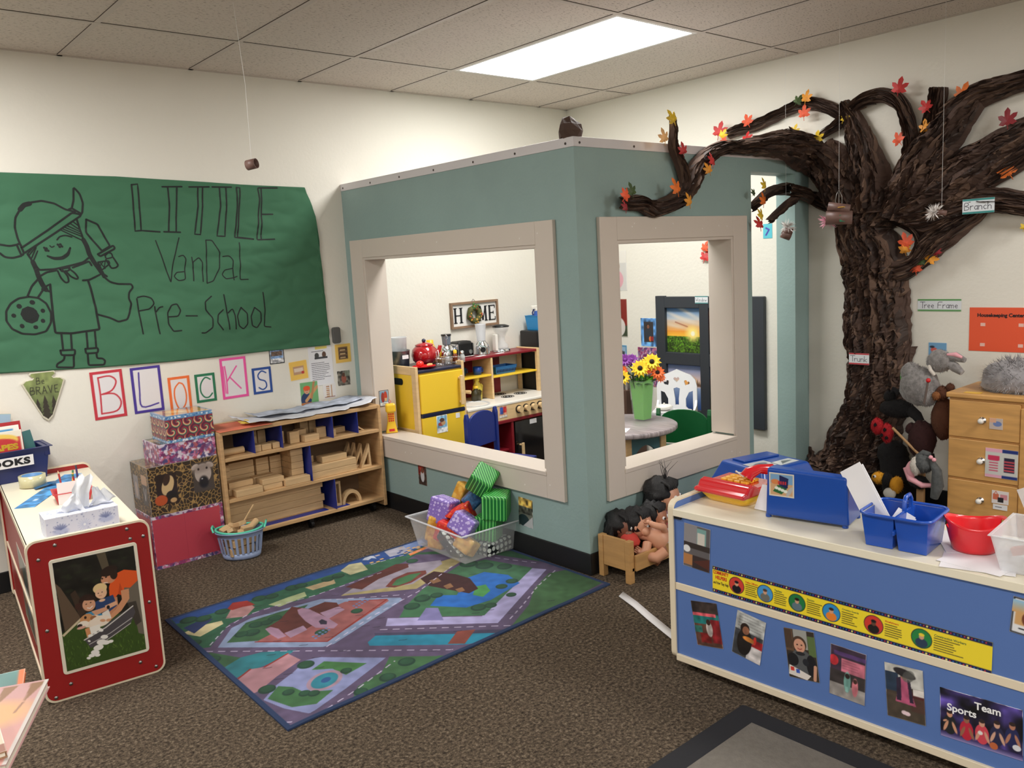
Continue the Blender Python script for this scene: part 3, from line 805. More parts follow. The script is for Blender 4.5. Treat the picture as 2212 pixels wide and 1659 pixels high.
WRD = {'B': [[(0, 0), (.02, .5), (.1, 1)], [(.1, 1), (.5, .95), (.45, .6), (.1, .52)], [(.1, .52), (.6, .5), (.55, .1), (0, 0)]], 'e': [[(.05, .3), (.45, .35), (.35, .6), (.08, .45), (.1, .05), (.45, .05)]], 'R': [[(0, 0), (.05, 1)], [(.05, 1), (.55, .9), (.45, .55), (.05, .5)], [(.2, .5), (.6, 0)]], 'A': [[(0, 0), (.3, 1), (.6, 0)], [(.1, .35), (.5, .35)]], 'V': [[(0, 1), (.3, 0), (.6, 1)]], 'E': [[(.5, 1), (.05, .95), (.05, .02), (.5, 0)], [(.05, .5), (.4, .52)]]}
def word(cv, s, x, y, h, w, c, adv=.8):
    for ch in s:
        for st in WRD.get(ch, []): cv.line([(x + a * h, y + b * h) for a, b in st], w, c)
        x += h * adv
word(cv, 'Be', .055, .155, .026, .0024, (40, 38, 30)); word(cv, 'BRAVE', .024, .115, .03, .003, (40, 38, 30), .86)
# trim the painted face to the arrowhead outline
inside = [(.085 + (a * .9), .012 + b * .88) for a, b in prof]
fc = MB(); pr2 = [(a * .9, .012 + b * .93) for a, b in prof]
tri = []
nx_, ny_ = cv.nx, cv.ny
def in_poly(px, py, P):
    r_ = False
    for (x1, y1), (x2, y2) in zip(P, P[1:] + P[:1]):
        if (y1 > py) != (y2 > py) and px < (x2 - x1) * (py - y1) / (y2 - y1) + x1: r_ = not r_
    return r_
vs = []; cols = []; fs = []; idx = {}
for j in range(ny_ - 1):
    for i in range(nx_ - 1):
        cx, cy = (i + .5) * cv.px, (j + .5) * cv.px
        if not in_poly(cx - .085, cy * 1.17, pr2): continue
        q = []
        for a, b in ((i, j), (i + 1, j), (i + 1, j + 1), (i, j + 1)):
            if (a, b) not in idx:
                idx[(a, b)] = len(vs); vs.append((a * cv.px - .085, -.0088, b * cv.px * 1.17)); cols.append([lin(float(t)) for t in cv.a[b, a]] + [1.0])
            q.append(idx[(a, b)])
        fs.append(tuple(q))
me = bpy.data.meshes.new('plaque_print'); me.from_pydata(vs, [], fs); me.materials.append(printed()); at = me.color_attributes.new('Col', 'FLOAT_COLOR', 'POINT'); at.data.foreach_set('color', [x for c in cols for x in c])
o = bpy.data.objects.new('plaque_print', me); COL.objects.link(o); o.parent = pl

def lines_text(cv, x, y, w, n, dy, lw, c, seed=1):
    r_ = random.Random(seed)
    for k in range(n):
        xx = x; e_ = x + w * r_.uniform(.6, 1)
        while xx < e_:
            L_ = r_.uniform(.05, .16) * w; cv.line([(xx, y - k * dy), (min(e_, xx + L_), y - k * dy)], lw, c, .85); xx += L_ + .03 * w
def p_ship(cv, W, H_): cv.rect(0, 0, W, H_, (24, 26, 34)); cv.rect(.006, .006, W - .006, H_ - .006, (228, 228, 230)); cv.rect(.008, .03, W - .008, H_ - .008, (120, 150, 190)); cv.rect(.012, .045, W - .012, H_ - .015, (104, 84, 72)); cv.noise(.3, 14, 3); lines_text(cv, .02, .02, .05, 2, .007, .003, (30, 30, 40))
photo('picture_card', 'small framed picture card half under the banner, left of the yellow cards', 'picture card', .09, .085, FW1(-2.439, .905, .001), p_ship, 40)
def p_yel(cv, W, H_): cv.rect(0, 0, W, H_, (238, 194, 92)); cv.rect(W * .2, H_ * .28, W * .8, H_ * .72, (190, 150, 120)); cv.rect(W * .25, H_ * .42, W * .75, H_ * .62, (226, 206, 186)); cv.ell(W * .72, H_ * .36, .009, .008, (190, 50, 50))
photo('yellow_card', 'yellow card with a small drawing of a box, left of the text sheet', 'picture card', .112, .108, FW1(-2.322, .795, .001) @ Matrix.Rotation(R(3), 4, 'Z'), p_yel, 40)
def p_yel2(cv, W, H_):
    cv.rect(0, 0, W, H_, (232, 190, 92)); cv.rect(W * .2, H_ * .18, W * .8, H_ * .84, (120, 92, 66))
    for k in range(3): cv.rect(W * .25, H_ * (.24 + k * .2), W * .75, H_ * (.36 + k * .2), (70, 54, 42)); cv.rect(W * .3, H_ * (.24 + k * .2), W * .65, H_ * (.31 + k * .2), (206, 176, 130))
photo('yellow_card', 'yellow card with a shelf picture, right of the text sheet', 'picture card', .105, .112, FW1(-2.026, .862, .001), p_yel2, 40)
def p_text(cv, W, H_):
    cv.rect(0, 0, W, H_, (226, 226, 230)); cv.rect(W * .3, H_ * .93, W * .8, H_, (224, 206, 110))
    cv.ell(W * .35, H_ * .77, .014, .016, (70, 70, 70)); cv.ell(W * .66, H_ * .78, .013, .018, (96, 70, 56)); cv.rect(W * .25, H_ * .68, W * .8, H_ * .73, (60, 60, 66))
    lines_text(cv, W * .14, H_ * .88, W * .75, 1, .01, .003, (40, 40, 50)); lines_text(cv, W * .1, H_ * .58, W * .8, 10, H_ * .047, .0028, (46, 46, 56), 4)
photo('text_sheet', 'white sheet of small printed lines between the two yellow cards', 'notice', .152, .228, FW1(-2.2, .747, .0008), p_text, 80)
def p_build(cv, W, H_):
    cv.rect(0, 0, W, H_, (112, 170, 112)); cv.ell(W * .3, H_ * .25, W * .3, H_ * .3, (36, 56, 96)); cv.face(W * .36, H_ * .62, .018, (210, 160, 126), (214, 84, 40)); cv.ell(W * .36, H_ * .74, .022, .014, (224, 84, 40))
    cv.line([(W * .3, H_ * .2), (W * .95, H_ * .75)], .018, (198, 150, 100)); cv.line([(W * .6, H_ * .3), (W * .8, H_)], .014, (178, 128, 84)); cv.rect(0, 0, W * .6, H_ * .12, (190, 120, 70))
photo('photo_print', 'photo of a child in an orange hard hat building with wood', 'photo', .112, .135, FW1(-2.27, .642, .001), p_build, 50)
def p_tower(cv, W, H_):
    cv.rect(0, 0, W, H_, (226, 222, 220))
    for k in range(6): cv.rect(W * .25, H_ * (.12 + k * .13), W * .5, H_ * (.2 + k * .13), (176, 128, 92) if k % 2 else (200, 160, 120))
    cv.rect(W * .62, H_ * .1, W * .7, H_ * .9, (190, 150, 116)); cv.rect(W * .1, H_ * .08, W * .9, H_ * .12, (120, 66, 50))
photo('photo_print', 'white card with a drawn block tower above the shelf', 'photo', .084, .088, FW1(-2.125, .662, .001), p_tower, 40)
def p_dark(cv, W, H_): cv.rect(0, 0, W, H_, (96, 92, 84)); cv.noise(.7, 8, 6); cv.ell(W * .5, H_ * .45, .016, .026, (160, 92, 76)); cv.ell(W * .5, H_ * .72, .01, .012, (92, 60, 48)); cv.rect(W * .6, H_ * .6, W, H_, (156, 170, 150), .6)
photo('photo_print', 'small photo of a child in a busy room beside the playhouse wall', 'photo', .084, .088, FW1(-2.024, .726, .001), p_dark, 40)
mb = MB(); mb.prism(rr(.05, .095, .012), .02, M=FW1(-2.038, .982, 0)); tag(mb.build('wall_box', mat('dark_grey_metal', (86, 86, 84), .5, var=.1), bevel=.003), 'dark grey wall box peeking out at the right edge of the banner', 'wall box')
# loose swatches hung from the ceiling: toilet-roll toy on thread
def roll_toy(name, label, loc, axis, r, L, c, extra=None, z_top=H):
    t = thing(name, label, 'hanging toy', loc)
    a = Vector(axis).normalized(); mb = MB(); p0 = -a * L / 2; p1 = a * L / 2
    n = 24; up = a.orthogonal().normalized(); w = a.cross(up)
    vs = []
    for (pp, rad) in ((p0, r), (p1, r), (p1, r - .0012), (p0, r - .0012)):
        for j in range(n):
            an = 2 * math.pi * j / n; vs.append(pp + (up * math.cos(an) + w * math.sin(an)) * rad)
    fs = [((k % 4) * n + j, (k % 4) * n + (j + 1) % n, ((k + 1) % 4) * n + (j + 1) % n, ((k + 1) % 4) * n + j) for k in range(4) for j in range(n)]
    mb.add(vs, fs, True); mb.build('cardboard_roll', c, t)
    mb = MB(); mb.tube([(0, 0, r * .9), (0.004, 0, (z_top - loc[2]) * .5), (-.012, .004, z_top - loc[2])], .0009, 5); mb.build('thread', mat('nylon_thread', (226, 224, 220), .4), t)
    return t
CARD = mat('brown_card', (112, 84, 76), .45, var=.1, vscale=20)
roll_toy('hanging_roll', 'brown cardboard roll hanging on a thread above the green banner', (-2.96, -1.15, 1.845), (.55, -.8, .12), .02, .042, CARD)
# plain roll label strip
# ---- pictures on the playhouse wall below the window
FPX = lambda y, z, off=0.0: frame_M((PX - off, y, z), (0, -1, 0), (0, 0, 1))
FPY = lambda x, z, off=0.0: frame_M((x, PY - off, z), (1, 0, 0), (0, 0, 1))
def p_red(cv, W, H_): cv.rect(0, 0, W, H_, (70, 52, 46)); cv.rect(0, H_ * .5, W * .7, H_, (150, 50, 42)); cv.noise(.5, 7, 2); cv.ell(W * .5, H_ * .45, .018, .035, (196, 196, 200)); cv.ell(W * .5, H_ * .72, .013, .016, (110, 66, 50))
photo('photo_print', 'small red and dark photo on the playhouse wall left of the toy bin', 'photo', .078, .115, FPX(-.60, .200, .001) @ Matrix.Rotation(R(0), 4, 'Z'), p_red, 40)
def p_bk(cv, W, H_): cv.rect(0, 0, W, H_, (72, 74, 64)); cv.rect(0, H_ * .7, W, H_, (170, 140, 70)); cv.noise(.8, 8, 12); cv.rect(0, H_ * .25, W, H_ * .45, (130, 134, 120), .6); cv.ell(W * .35, H_ * .2, .04, .03, (20, 44, 48)); cv.poly([(W * .3, 0), (W, 0), (W, H_ * .42)], (176, 178, 180))
photo('photo_print', 'photo of a busy classroom with a folded grey corner, right of the toy bin', 'photo', .1, .14, FPX(-1.44, .14, .0008) @ Matrix.Rotation(R(-2), 4, 'Z'), p_bk, 44)
def p_tool(cv, W, H_): cv.rect(0, 0, W, H_, (26, 26, 34)); cv.rect(.004, .004, W - .004, H_ - .004, (224, 228, 230)); cv.rect(.006, .022, W - .006, H_ - .006, (112, 152, 182)); cv.ell(W * .38, H_ * .55, .012, .03, (140, 50, 46)); cv.ell(W * .66, H_ * .6, .012, .03, (178, 60, 40)); cv.rect(W * .55, H_ * .3, W * .8, H_ * .5, (200, 170, 130)); lines_text(cv, .02, .014, .04, 1, .01, .003, (30, 30, 40))
photo('picture_card', 'picture card with red phones, taped to the window jamb over the shelf', 'picture card', .066, .095, frame_M((-1.885, WY1 - .019, .60), (1, 0, 0), (0, 0, 1)), p_tool, 40)
# crumpled brown lump on top of the corner
mb = MB(); vs = []; r_ = random.Random(4)
mb.ball((0, 0, .02), .05, 9, sc=(1.0, .8, .8), lump=.5, ls=24, seed=3)
mb.sm = [False] * len(mb.sm)
BARK = mat('brown_kraft', (84, 66, 58), .72, bump=.35, scale=22, var=.12, vscale=7, spec=.25)
o = mb.build('paper_lump', BARK); o.location = (-1.865, -1.865, PT + .008); o.scale = (1.1, 1.1, 1.25)
tag(o, 'crumpled brown paper lump sitting on the corner of the playhouse wall', 'paper lump')
# ================================================================== wooden block shelf against the back wall
sx0, sx1, sy, sz = -2.884, -1.930, -0.302, 0.628
t = thing('block_shelf', 'low birch shelf of wooden building blocks with blue dividers', 'shelf', (-2.40, -0.155, 0))
tk = 0.019
mb = MB(); mb.box(sx0, sx0 + tk, sy, -0.012, 0.03, sz); mb.build('side_panel', BIRCH, t, world=True, bevel=.003)
mb = MB(); mb.box(sx1 - tk, sx1, sy, -0.012, 0.03, sz); mb.build('side_panel', BIRCH, t, world=True, bevel=.003)
def sh_panel(nm, z0, z1): MB().box(sx0 + tk, sx1 - tk, sy + .002, -0.014, z0, z1).build(nm, BIRCHX, t, world=True, bevel=.002)
sh_panel('top_panel', sz - tk, sz); sh_panel('shelf_board', .470, .489); sh_panel('shelf_board', .255, .274); sh_panel('bottom_panel', .064, .084)
MB().box(sx0 + tk, sx1 - tk, -0.018, -0.012, .084, sz - tk).build('back_panel', mat('birch_back', (132, 106, 80), .6), t, world=True)
BD = mat('blue_divider', (28, 42, 124), .5)
for x, z0, z1 in ((-2.704, .489, .609), (-2.548, .489, .609), (-2.246, .489, .609), (-2.088, .489, .609), (-2.394, .274, .470), (-2.262, .084, .255)):
    MB().box(x - .002, x + .002, sy - .003, -.03, z0, z1).build('divider', BD, t, world=True)
MB().box(-2.80, -2.30, sy + .02, sy + .075, .084, .0855).build('floor_strip', BD, t, world=True); MB().box(-2.25, -2.17, sy + .01, sy + .07, .084, .0855).build('floor_strip', BD, t, world=True)
for x in (sx0 + .07, sx1 - .07, -2.40):
    for y in (sy + .05, -.06):
        mb = MB(); mb.cyl((x - .009, y, .022), (x + .009, y, .022), .022, n=18); mb.box(x - .013, x + .013, y - .01, y + .01, .03, .064); mb.build('caster', BLACKR, t, world=True)
# blocks: x0, x1, z0, z1, front y, depth
BLK_ = [(-2.697,-2.660,.4895,.526,-.285,.07),(-2.655,-2.601,.4895,.521,-.28,.07),(-2.592,-2.553,.4895,.521,-.28,.07),(-2.655,-2.612,.4895,.575,-.13,.06),(-2.606,-2.562,.4895,.573,-.13,.06),
(-2.520,-2.488,.4895,.558,-.20,.1),(-2.479,-2.422,.4895,.554,-.25,.035),(-2.412,-2.358,.4895,.549,-.205,.05),(-2.408,-2.322,.4895,.526,-.285,.06),(-2.312,-2.254,.4895,.549,-.24,.035),(-2.35,-2.30,.4895,.58,-.12,.07),(-2.294,-2.252,.4895,.578,-.12,.07),
(-2.228,-2.210,.4895,.529,-.27,.07),(-2.190,-2.112,.4895,.522,-.2,.05),
(-2.856,-2.790,.2745,.315,-.16,.07),(-2.856,-2.790,.3155,.351,-.16,.07),(-2.856,-2.792,.3515,.387,-.16,.07),(-2.856,-2.790,.3875,.423,-.16,.07),
(-2.780,-2.640,.2745,.310,-.12,.07),(-2.780,-2.640,.3105,.347,-.12,.07),(-2.780,-2.640,.3475,.384,-.12,.07),(-2.780,-2.641,.3845,.420,-.12,.07),
(-2.632,-2.560,.2745,.310,-.13,.07),(-2.632,-2.560,.3105,.347,-.13,.07),(-2.632,-2.560,.3475,.384,-.13,.07),(-2.632,-2.560,.3845,.420,-.13,.07),
(-2.480,-2.408,.2745,.310,-.24,.14),(-2.481,-2.409,.3105,.346,-.24,.14),(-2.480,-2.408,.3465,.382,-.24,.14),(-2.479,-2.409,.3825,.418,-.24,.14),(-2.481,-2.408,.4185,.454,-.24,.14),
(-2.552,-2.486,.2745,.310,-.13,.07),(-2.553,-2.486,.3105,.346,-.13,.07),(-2.552,-2.487,.3465,.382,-.13,.07),(-2.552,-2.486,.3825,.418,-.13,.07),
(-2.822,-2.677,.2745,.310,-.298,.06),(-2.836,-2.705,.2745,.310,-.232,.06),(-2.832,-2.700,.3105,.343,-.232,.06),
(-2.664,-2.556,.2745,.302,-.275,.08),(-2.668,-2.545,.3025,.333,-.275,.08),(-2.680,-2.560,.2745,.335,-.188,.05),(-2.548,-2.402,.2745,.311,-.296,.052),
(-2.387,-2.104,.2745,.312,-.285,.07),(-2.386,-2.105,.3125,.350,-.285,.07),(-2.31,-2.155,.3505,.385,-.272,.07),(-2.386,-2.13,.2745,.312,-.205,.07),(-2.386,-2.13,.3125,.350,-.205,.07),(-2.384,-2.32,.3505,.388,-.19,.07),
(-2.858,-2.298,.0845,.124,-.215,.07),(-2.858,-2.285,.1245,.164,-.213,.07),(-2.856,-2.305,.1645,.204,-.215,.07),(-2.856,-2.292,.2045,.244,-.215,.07)]
c2 = ' in the second cell of the top row'; c3 = ' in the wide third cell of the top row'; c4 = ' in the fourth cell of the top row'
ml = ' on the middle shelf, left end'; mr = ' on the middle shelf right of the divider'
BL_ = ['leftmost small block at the front' + c2, 'middle small block at the front' + c2, 'rightmost small block at the front' + c2, 'left upright block at the back' + c2, 'right upright block at the back' + c2,
 'tall narrow block touching the left divider' + c3, 'tall thin-faced block standing forward, second from left' + c3, 'upright block in the middle' + c3, 'low wide block lying in front' + c3, 'pale square block standing at the right' + c3, 'left one of the two tall back blocks' + c3, 'right one of the two tall back blocks' + c3,
 'thin upright block beside the divider' + c4, 'longer lying block' + c4] + \
 ['block in the stack against the side panel, %s' % k + ml for k in ('lowest', 'second up', 'third up', 'topmost')] + \
 ['long block in the wide dark back stack, %s' % k + ', middle shelf' for k in ('lowest', 'second up', 'third up', 'topmost')] + \
 ['block in the narrow back stack beside the wide one, %s, middle shelf' % k for k in ('lowest', 'second up', 'third up', 'topmost')] + \
 ['deep block in the tall stack by the middle divider, %s' % k for k in ('lowest', 'second up', 'third up', 'fourth up', 'topmost')] + \
 ['block in the back stack left of the tall divider stack, %s' % k for k in ('lowest', 'second up', 'third up', 'topmost')] + \
 ['long pale block at the very front left of the middle shelf', 'lower block behind the pale front left one, middle shelf', 'upper block behind the pale front left one, middle shelf', 'lower block of the front pair, centre left of the middle shelf', 'upper block of the front pair, centre left of the middle shelf', 'block on edge behind the front pair, middle shelf', 'long block lying in front of the tall divider stack',
 'lower long front plank' + mr, 'upper long front plank' + mr, 'shorter block lying on the two long planks' + mr, 'lower rear plank' + mr, 'upper rear plank' + mr, 'short top block at the back beside the divider, middle shelf',
 'lowest long plank on the bottom shelf', 'second long plank from below, bottom shelf', 'third long plank from below, bottom shelf', 'topmost long plank on the bottom shelf']
assert len(BL_) == len(BLK_), (len(BL_), len(BLK_))
for i, (x0, x1, z0, z1, y, d) in enumerate(BLK_):
    w = x1 - x0; h = z1 - z0
    mb = MB(); mb.box(-w / 2, w / 2, 0, d, 0, h - .0004)
    o = mb.build('wooden_block', MAPLE, bevel=.0022); o.location = ((x0 + x1) / 2, y, z0)
    tag(o, ' '.join(BL_[i].replace('in the wide third cell of the top row', 'in the wide top cell').split()[:16]), 'block', 'wooden blocks on the shelf')
mb = MB(); mb.cyl((-.055, 0, .018), (.055, 0, .018), .018, n=24); o = mb.build('wooden_cylinder', MAPLE, bevel=.002); o.location = (-2.79, -.23, .489); tag(o, 'wooden cylinder lying in the left end cell of the block shelf', 'block', 'wooden blocks on the shelf')
def frame_tri(name, P, hole, d, loc, rz, label):
    mb = MB(); n = len(P); M = frame_M((0, 0, 0), (1, 0, 0), (0, 0, 1))
    vs = [(a, b, 0) for a, b in P] + [(a, b, 0) for a, b in hole] + [(a, b, d) for a, b in P] + [(a, b, d) for a, b in hole]
    fs = []
    for i in range(n):
        j = (i + 1) % n
        fs += [(i, n + i, n + j, j), (2 * n + i, 2 * n + j, 3 * n + j, 3 * n + i), (i, j, 2 * n + j, 2 * n + i), (n + j, n + i, 3 * n + i, 3 * n + j)]
    mb.add(vs, fs, M=M); o = mb.build(name, MAPLE, bevel=.0015); o.location = loc; o.rotation_euler = (0, 0, rz); tag(o, label, 'block', 'wooden blocks on the shelf'); return o
TP = [(-.035, 0), (.035, 0), (.028, .135)]; TH_ = [(-.018, .012), (.022, .012), (.0185, .085)]
for k, (x, y) in enumerate(((-2.035, -.275), (-2.062, -.235), (-2.075, -.185), (-2.085, -.135))):
    frame_tri('triangle_block', TP, TH_, -.03, (x, y, .2745), 0, 'hollow wooden triangle standing at the right of the middle shelf, ' + ['frontmost', 'second from the front', 'third from the front', 'rearmost'][k])
frame_tri('triangle_block', [(0, 0), (.05, 0), (0, .036)], [(.008, .005), (.03, .005), (.008, .02)], -.03, (-2.072, -.27, .4895), 0, 'small wooden wedge in the right end cell of the top row')
frame_tri('square_frame_block', [(-.02, 0), (.02, 0), (.02, .142), (-.02, .142)], [(-.008, .014), (.008, .014), (.008, .128), (-.008, .128)], -.034, (-2.224, -.26, .0845), 0, 'upright hollow rectangular wooden block on the bottom shelf')
A0 = [(.062 * math.cos(a * math.pi / 16), .078 * math.sin(a * math.pi / 16)) for a in range(17)]; A1 = [(a * .74, b * .74) for a, b in A0]
mb = MB(); vs = []; fs = []
for i in range(17): vs += [(A0[i][0], 0, A0[i][1]), (A1[i][0], 0, A1[i][1]), (A0[i][0], .034, A0[i][1]), (A1[i][0], .034, A1[i][1])]
for i in range(16):
    a = 4 * i; b_ = a + 4; fs += [(a, a + 1, b_ + 1, b_), (a + 2, b_ + 2, b_ + 3, a + 3), (a, b_, b_ + 2, a + 2), (a + 1, a + 3, b_ + 3, b_ + 1)]
fs += [(0, 2, 3, 1), (64, 65, 67, 66)]
mb.add(vs, fs); o = mb.build('arch_block', MAPLE); o.location = (-2.140, -.265, .0845); tag(o, 'half-round wooden arch block on the bottom shelf', 'block', 'wooden blocks on the shelf')
# papers on the top
mb = MB()
def draped(mb, x0, x1, y0, y1, z, amp, seed, n=26, jag=.02, curl=0.0):
    vs = []; m_ = 8
    for j in range(m_ + 1):
        for i in range(n + 1):
            x = x0 + (x1 - x0) * i / n; y = y0 + (y1 - y0) * j / m_
            y += jag * noise.noise(Vector((x * 14, seed, j * .2)))
            h = amp * abs(noise.noise(Vector((x * 7, y * 12, seed)))) + curl * (i / n) ** 6 + curl * .7 * (1 - i / n) ** 8
            vs.append((x, y, z + h))
    fs = [(j * (n + 1) + i, j * (n + 1) + i + 1, (j + 1) * (n + 1) + i + 1, (j + 1) * (n + 1) + i) for j in range(m_) for i in range(n)]
    mb.add(vs, fs, True)
draped(mb, -2.72, -1.93, -.30, -.05, sz + .004, .018, 3.3, curl=.03, jag=.05); o = mb.build('crumpled_paper', mat('grey_white_paper', (206, 208, 216), .7, var=.15, vscale=9)); s_ = o.modifiers.new('s', 'SOLIDIFY'); s_.thickness = .0008; tag(o, 'crumpled whitish painted paper lying along the top of the block shelf', 'paper')
mb = MB(); draped(mb, -2.62, -1.97, -.19, -.03, sz + .016, .022, 8.1, curl=.02, jag=.06); o = mb.build('crumpled_paper', mat('grey_blue_paper', (172, 180, 196), .7, var=.35, vscale=14)); s_ = o.modifiers.new('s', 'SOLIDIFY'); s_.thickness = .0008; tag(o, 'second bluish paper heaped on the whitish one on the block shelf', 'paper')
mb = MB(); draped(mb, -2.885, -2.60, -.315, -.06, sz + .002, .006, 5.5, jag=.02); o = mb.build('orange_paper', mat('orange_paper', (208, 112, 84), .75, var=.25, vscale=10)); s_ = o.modifiers.new('s', 'SOLIDIFY'); s_.thickness = .0008; tag(o, 'torn faded orange paper on the left end of the block shelf', 'paper')
def maple(s, lobes=((90, 1), (38, .82), (142, .82), (-12, .62), (192, .62), (-70, .3), (250, .3))):
    P = []
    L_ = sorted(lobes, key=lambda a: a[0])
    for k, (a, l) in enumerate(L_):
        a2, l2 = L_[(k + 1) % len(L_)]
        if k == len(L_) - 1: a2 += 360
        A = R(a); P.append((s * l * math.cos(R(a - 15)) * .76, s * l * math.sin(R(a - 15)) * .76)); P.append((s * l * math.cos(A), s * l * math.sin(A))); P.append((s * l * math.cos(R(a + 15)) * .76, s * l * math.sin(R(a + 15)) * .76))
        m_ = R((a + a2) / 2); P.append((s * .40 * math.cos(m_), s * .40 * math.sin(m_)))
    return P
mb = MB(); mb.prism(maple(.07), .001, M=Matrix.Rotation(R(-30), 4, 'Z')); o = mb.build('paper_leaf', mat('leaf_yellow_paper', (232, 200, 84), .6)); o.location = (-2.705, -.25, sz + .018); o.rotation_euler = (.12, .0, .3); tag(o, 'yellow paper leaf on the top left of the block shelf', 'paper leaf')
# ================================================================== stack of decorated boxes
def deco(name, label, x0, x1, y0, y1, z0, z1, paint, top=None, lid=None, rim=None):
    bt = thing(name, label, 'box', ((x0 + x1) / 2, (y0 + y1) / 2, z0), group='stack of decorated boxes')
    w = x1 - x0; d = y1 - y0; h = z1 - z0
    MB().box(-w / 2, w / 2, -d / 2, d / 2, 0, h).build('box_body', mat('box_inner', (90, 80, 70), .7), bt)
    o_ = .0006
    cv = Canvas(w, h, int(w / .0022)); paint(cv, w, h, 0); sheet('front_wrap', cv, frame_M((-w / 2, -d / 2 - o_ + .0006, 0), (1, 0, 0), (0, 0, 1)), bt, .0012, printed(.35, .3), world=False)
    cv = Canvas(d, h, int(d / .0032)); paint(cv, d, h, 1); sheet('side_wrap', cv, frame_M((-w / 2, d / 2, 0), (0, -1, 0), (0, 0, 1)), bt, .0012, printed(.35, .3), world=False)
    if top:
        cv = Canvas(w, d, int(w / .0036)); top(cv, w, d, 2); sheet('lid_wrap', cv, frame_M((-w / 2, -d / 2, h), (1, 0, 0), (0, 1, 0)), bt, .0012, printed(.2, .5), world=False)
    return bt
def floral(cv, w, h, k):
    cv.rect(0, 0, w, h, (206, 196, 210)); r_ = random.Random(k + 5)
    for _ in range(int(w * h * 9000)):
        x, y = r_.random() * w, r_.random() * h; c = r_.choice([(150, 60, 110), (110, 50, 96), (196, 120, 160), (76, 70, 120), (226, 214, 226), (178, 90, 96), (120, 96, 140)])
        for a in range(3): cv.ell(x + r_.uniform(-.008, .008), y + r_.uniform(-.008, .008), r_.uniform(.004, .011), r_.uniform(.003, .008), c, r_.uniform(0, 180), al=.85)
def pinkbox(cv, w, h, k):
    floral(cv, w, h, k); b_ = .018; cv.rect(b_ if k else 0, b_, w - b_, h - b_ * .8, (188, 66, 82)); cv.rect(w * .44, b_, w * .445, h - b_, (170, 54, 72))
def leopard(cv, w, h, k):
    cv.rect(0, 0, w, h, (54, 42, 30)); r_ = np.random.RandomState(3 + k); n = int(w * h * 3000); P = r_.rand(n, 2) * [w, h]
    d1 = np.full(cv.X.shape, 9.0); d2 = d1.copy()
    for x, y in P:
        d = np.hypot((cv.X - x), (cv.Y - y)); m_ = d < d1; d2 = np.where(m_, d1, np.minimum(d2, d)); d1 = np.where(m_, d, d1)
    cv.blend((168, 134, 80), np.clip((.0030 - (d2 - d1)) / .0016, 0, 1))
    if k == 0:
        cv.rect(w * .10, h * .2, w * .39, h * .82, (44, 30, 24)); cv.ell(w * .26, h * .58, .028, .05, (206, 176, 128), -20); cv.ell(w * .25, h * .7, .016, .03, (60, 40, 30), -20); cv.ell(w * .30, h * .38, .026, .02, (34, 26, 24)); cv.ell(w * .15, h * .3, .03, .026, (190, 84, 40)); cv.ell(w * .32, h * .26, .016, .012, (200, 160, 110))
        cv.rect(w * .62, h * .3, w * .92, h * .92, (74, 64, 56)); cv.ell(w * .77, h * .68, .042, .05, (178, 164, 156)); cv.ell(w * .66, h * .84, .02, .012, (196, 180, 168), 30); cv.ell(w * .88, h * .84, .02, .012, (196, 180, 168), -30); cv.ell(w * .77, h * .50, .024, .03, (30, 26, 28), soft=.01); cv.ell(w * .77, h * .8, .05, .02, (150, 136, 128), 8, soft=.02); cv.ell(w * .75, h * .57, .004, .003, (200, 200, 200)); cv.ell(w * .71, h * .78, .005, .006, (40, 30, 28)); cv.ell(w * .83, h * .78, .005, .006, (40, 30, 28))
    elif k == 1:
        cv.rect(w * .1, h * .25, w * .4, h * .75, (150, 146, 150)); cv.ell(w * .25, h * .45, .02, .04, (196, 180, 172)); cv.rect(w * .6, h * .62, w * .92, h * .82, (196, 160, 130)); cv.rect(w * .62, h * .2, w * .9, h * .62, (84, 84, 84)); cv.line([(w * .7, h * .55), (w * .76, h * .3), (w * .84, h * .55)], .006, (220, 220, 220))
    else: cv.noise(.2, 5, 1)
def tiedye(cv, w, h, k):
    cv.rect(0, 0, w, h, (120, 50, 66)); th = .026; r_ = random.Random(9 + k)
    for j in range(3):
        for i in range(int(w / .055) + 2):
            cx = i * .055 + (j % 2) * .027; cy = .014 + j * .042
            d = np.hypot(cv.X - cx, cv.Y - cy); a = np.arctan2(cv.Y - cy, cv.X - cx) + d * 190
            for q, c in enumerate([(26, 56, 66), (176, 50, 60), (222, 204, 150), (30, 90, 84), (170, 44, 60), (96, 34, 60)]):
                k_ = np.clip((np.cos(a - q * 1.047) - .5) * 4, 0, 1) * (d < .0275); cv.blend(c, k_, .9)
    cv.rect(0, h - .018, w, h, (96, 146, 190)); cv.rect(0, 0, w, .014, (96, 146, 190)); 
    for _ in range(60): cv.ell(r_.random() * w, (h - .009 if r_.random() < .5 else .007) + r_.uniform(-.004, .004), .005, .004, r_.choice([(226, 230, 236), (60, 110, 170), (150, 186, 214)]))
def oranget(cv, w, h, k):
    cv.grad((226, 168, 84), (222, 150, 70)); cv.noise(.3, 4, 3); cv.poly([(w * .5, h), (w * .7, h * .5), (w * .9, h)], (96, 60, 50)); cv.ell(w * .4, h * .5, .03, .06, (238, 200, 120), 40, soft=.02)
    cv.line([(0, 0), (w, 0), (w, h), (0, h), (0, 0)], .02, (96, 146, 190))
def darkt(cv, w, h, k): cv.rect(0, 0, w, h, (60, 66, 56)); cv.ell(w * .2, h * .6, .06, .05, (170, 130, 80), soft=.03); cv.noise(.3, 5, 4); cv.line([(0, 0), (w, 0), (w, h), (0, h), (0, 0)], .012, (196, 180, 200))
deco('pink_box', 'large pink-red box with floral edging, lowest of the stack', -3.243, -2.892, -.272, -.03, .001, .2665, pinkbox, floral)
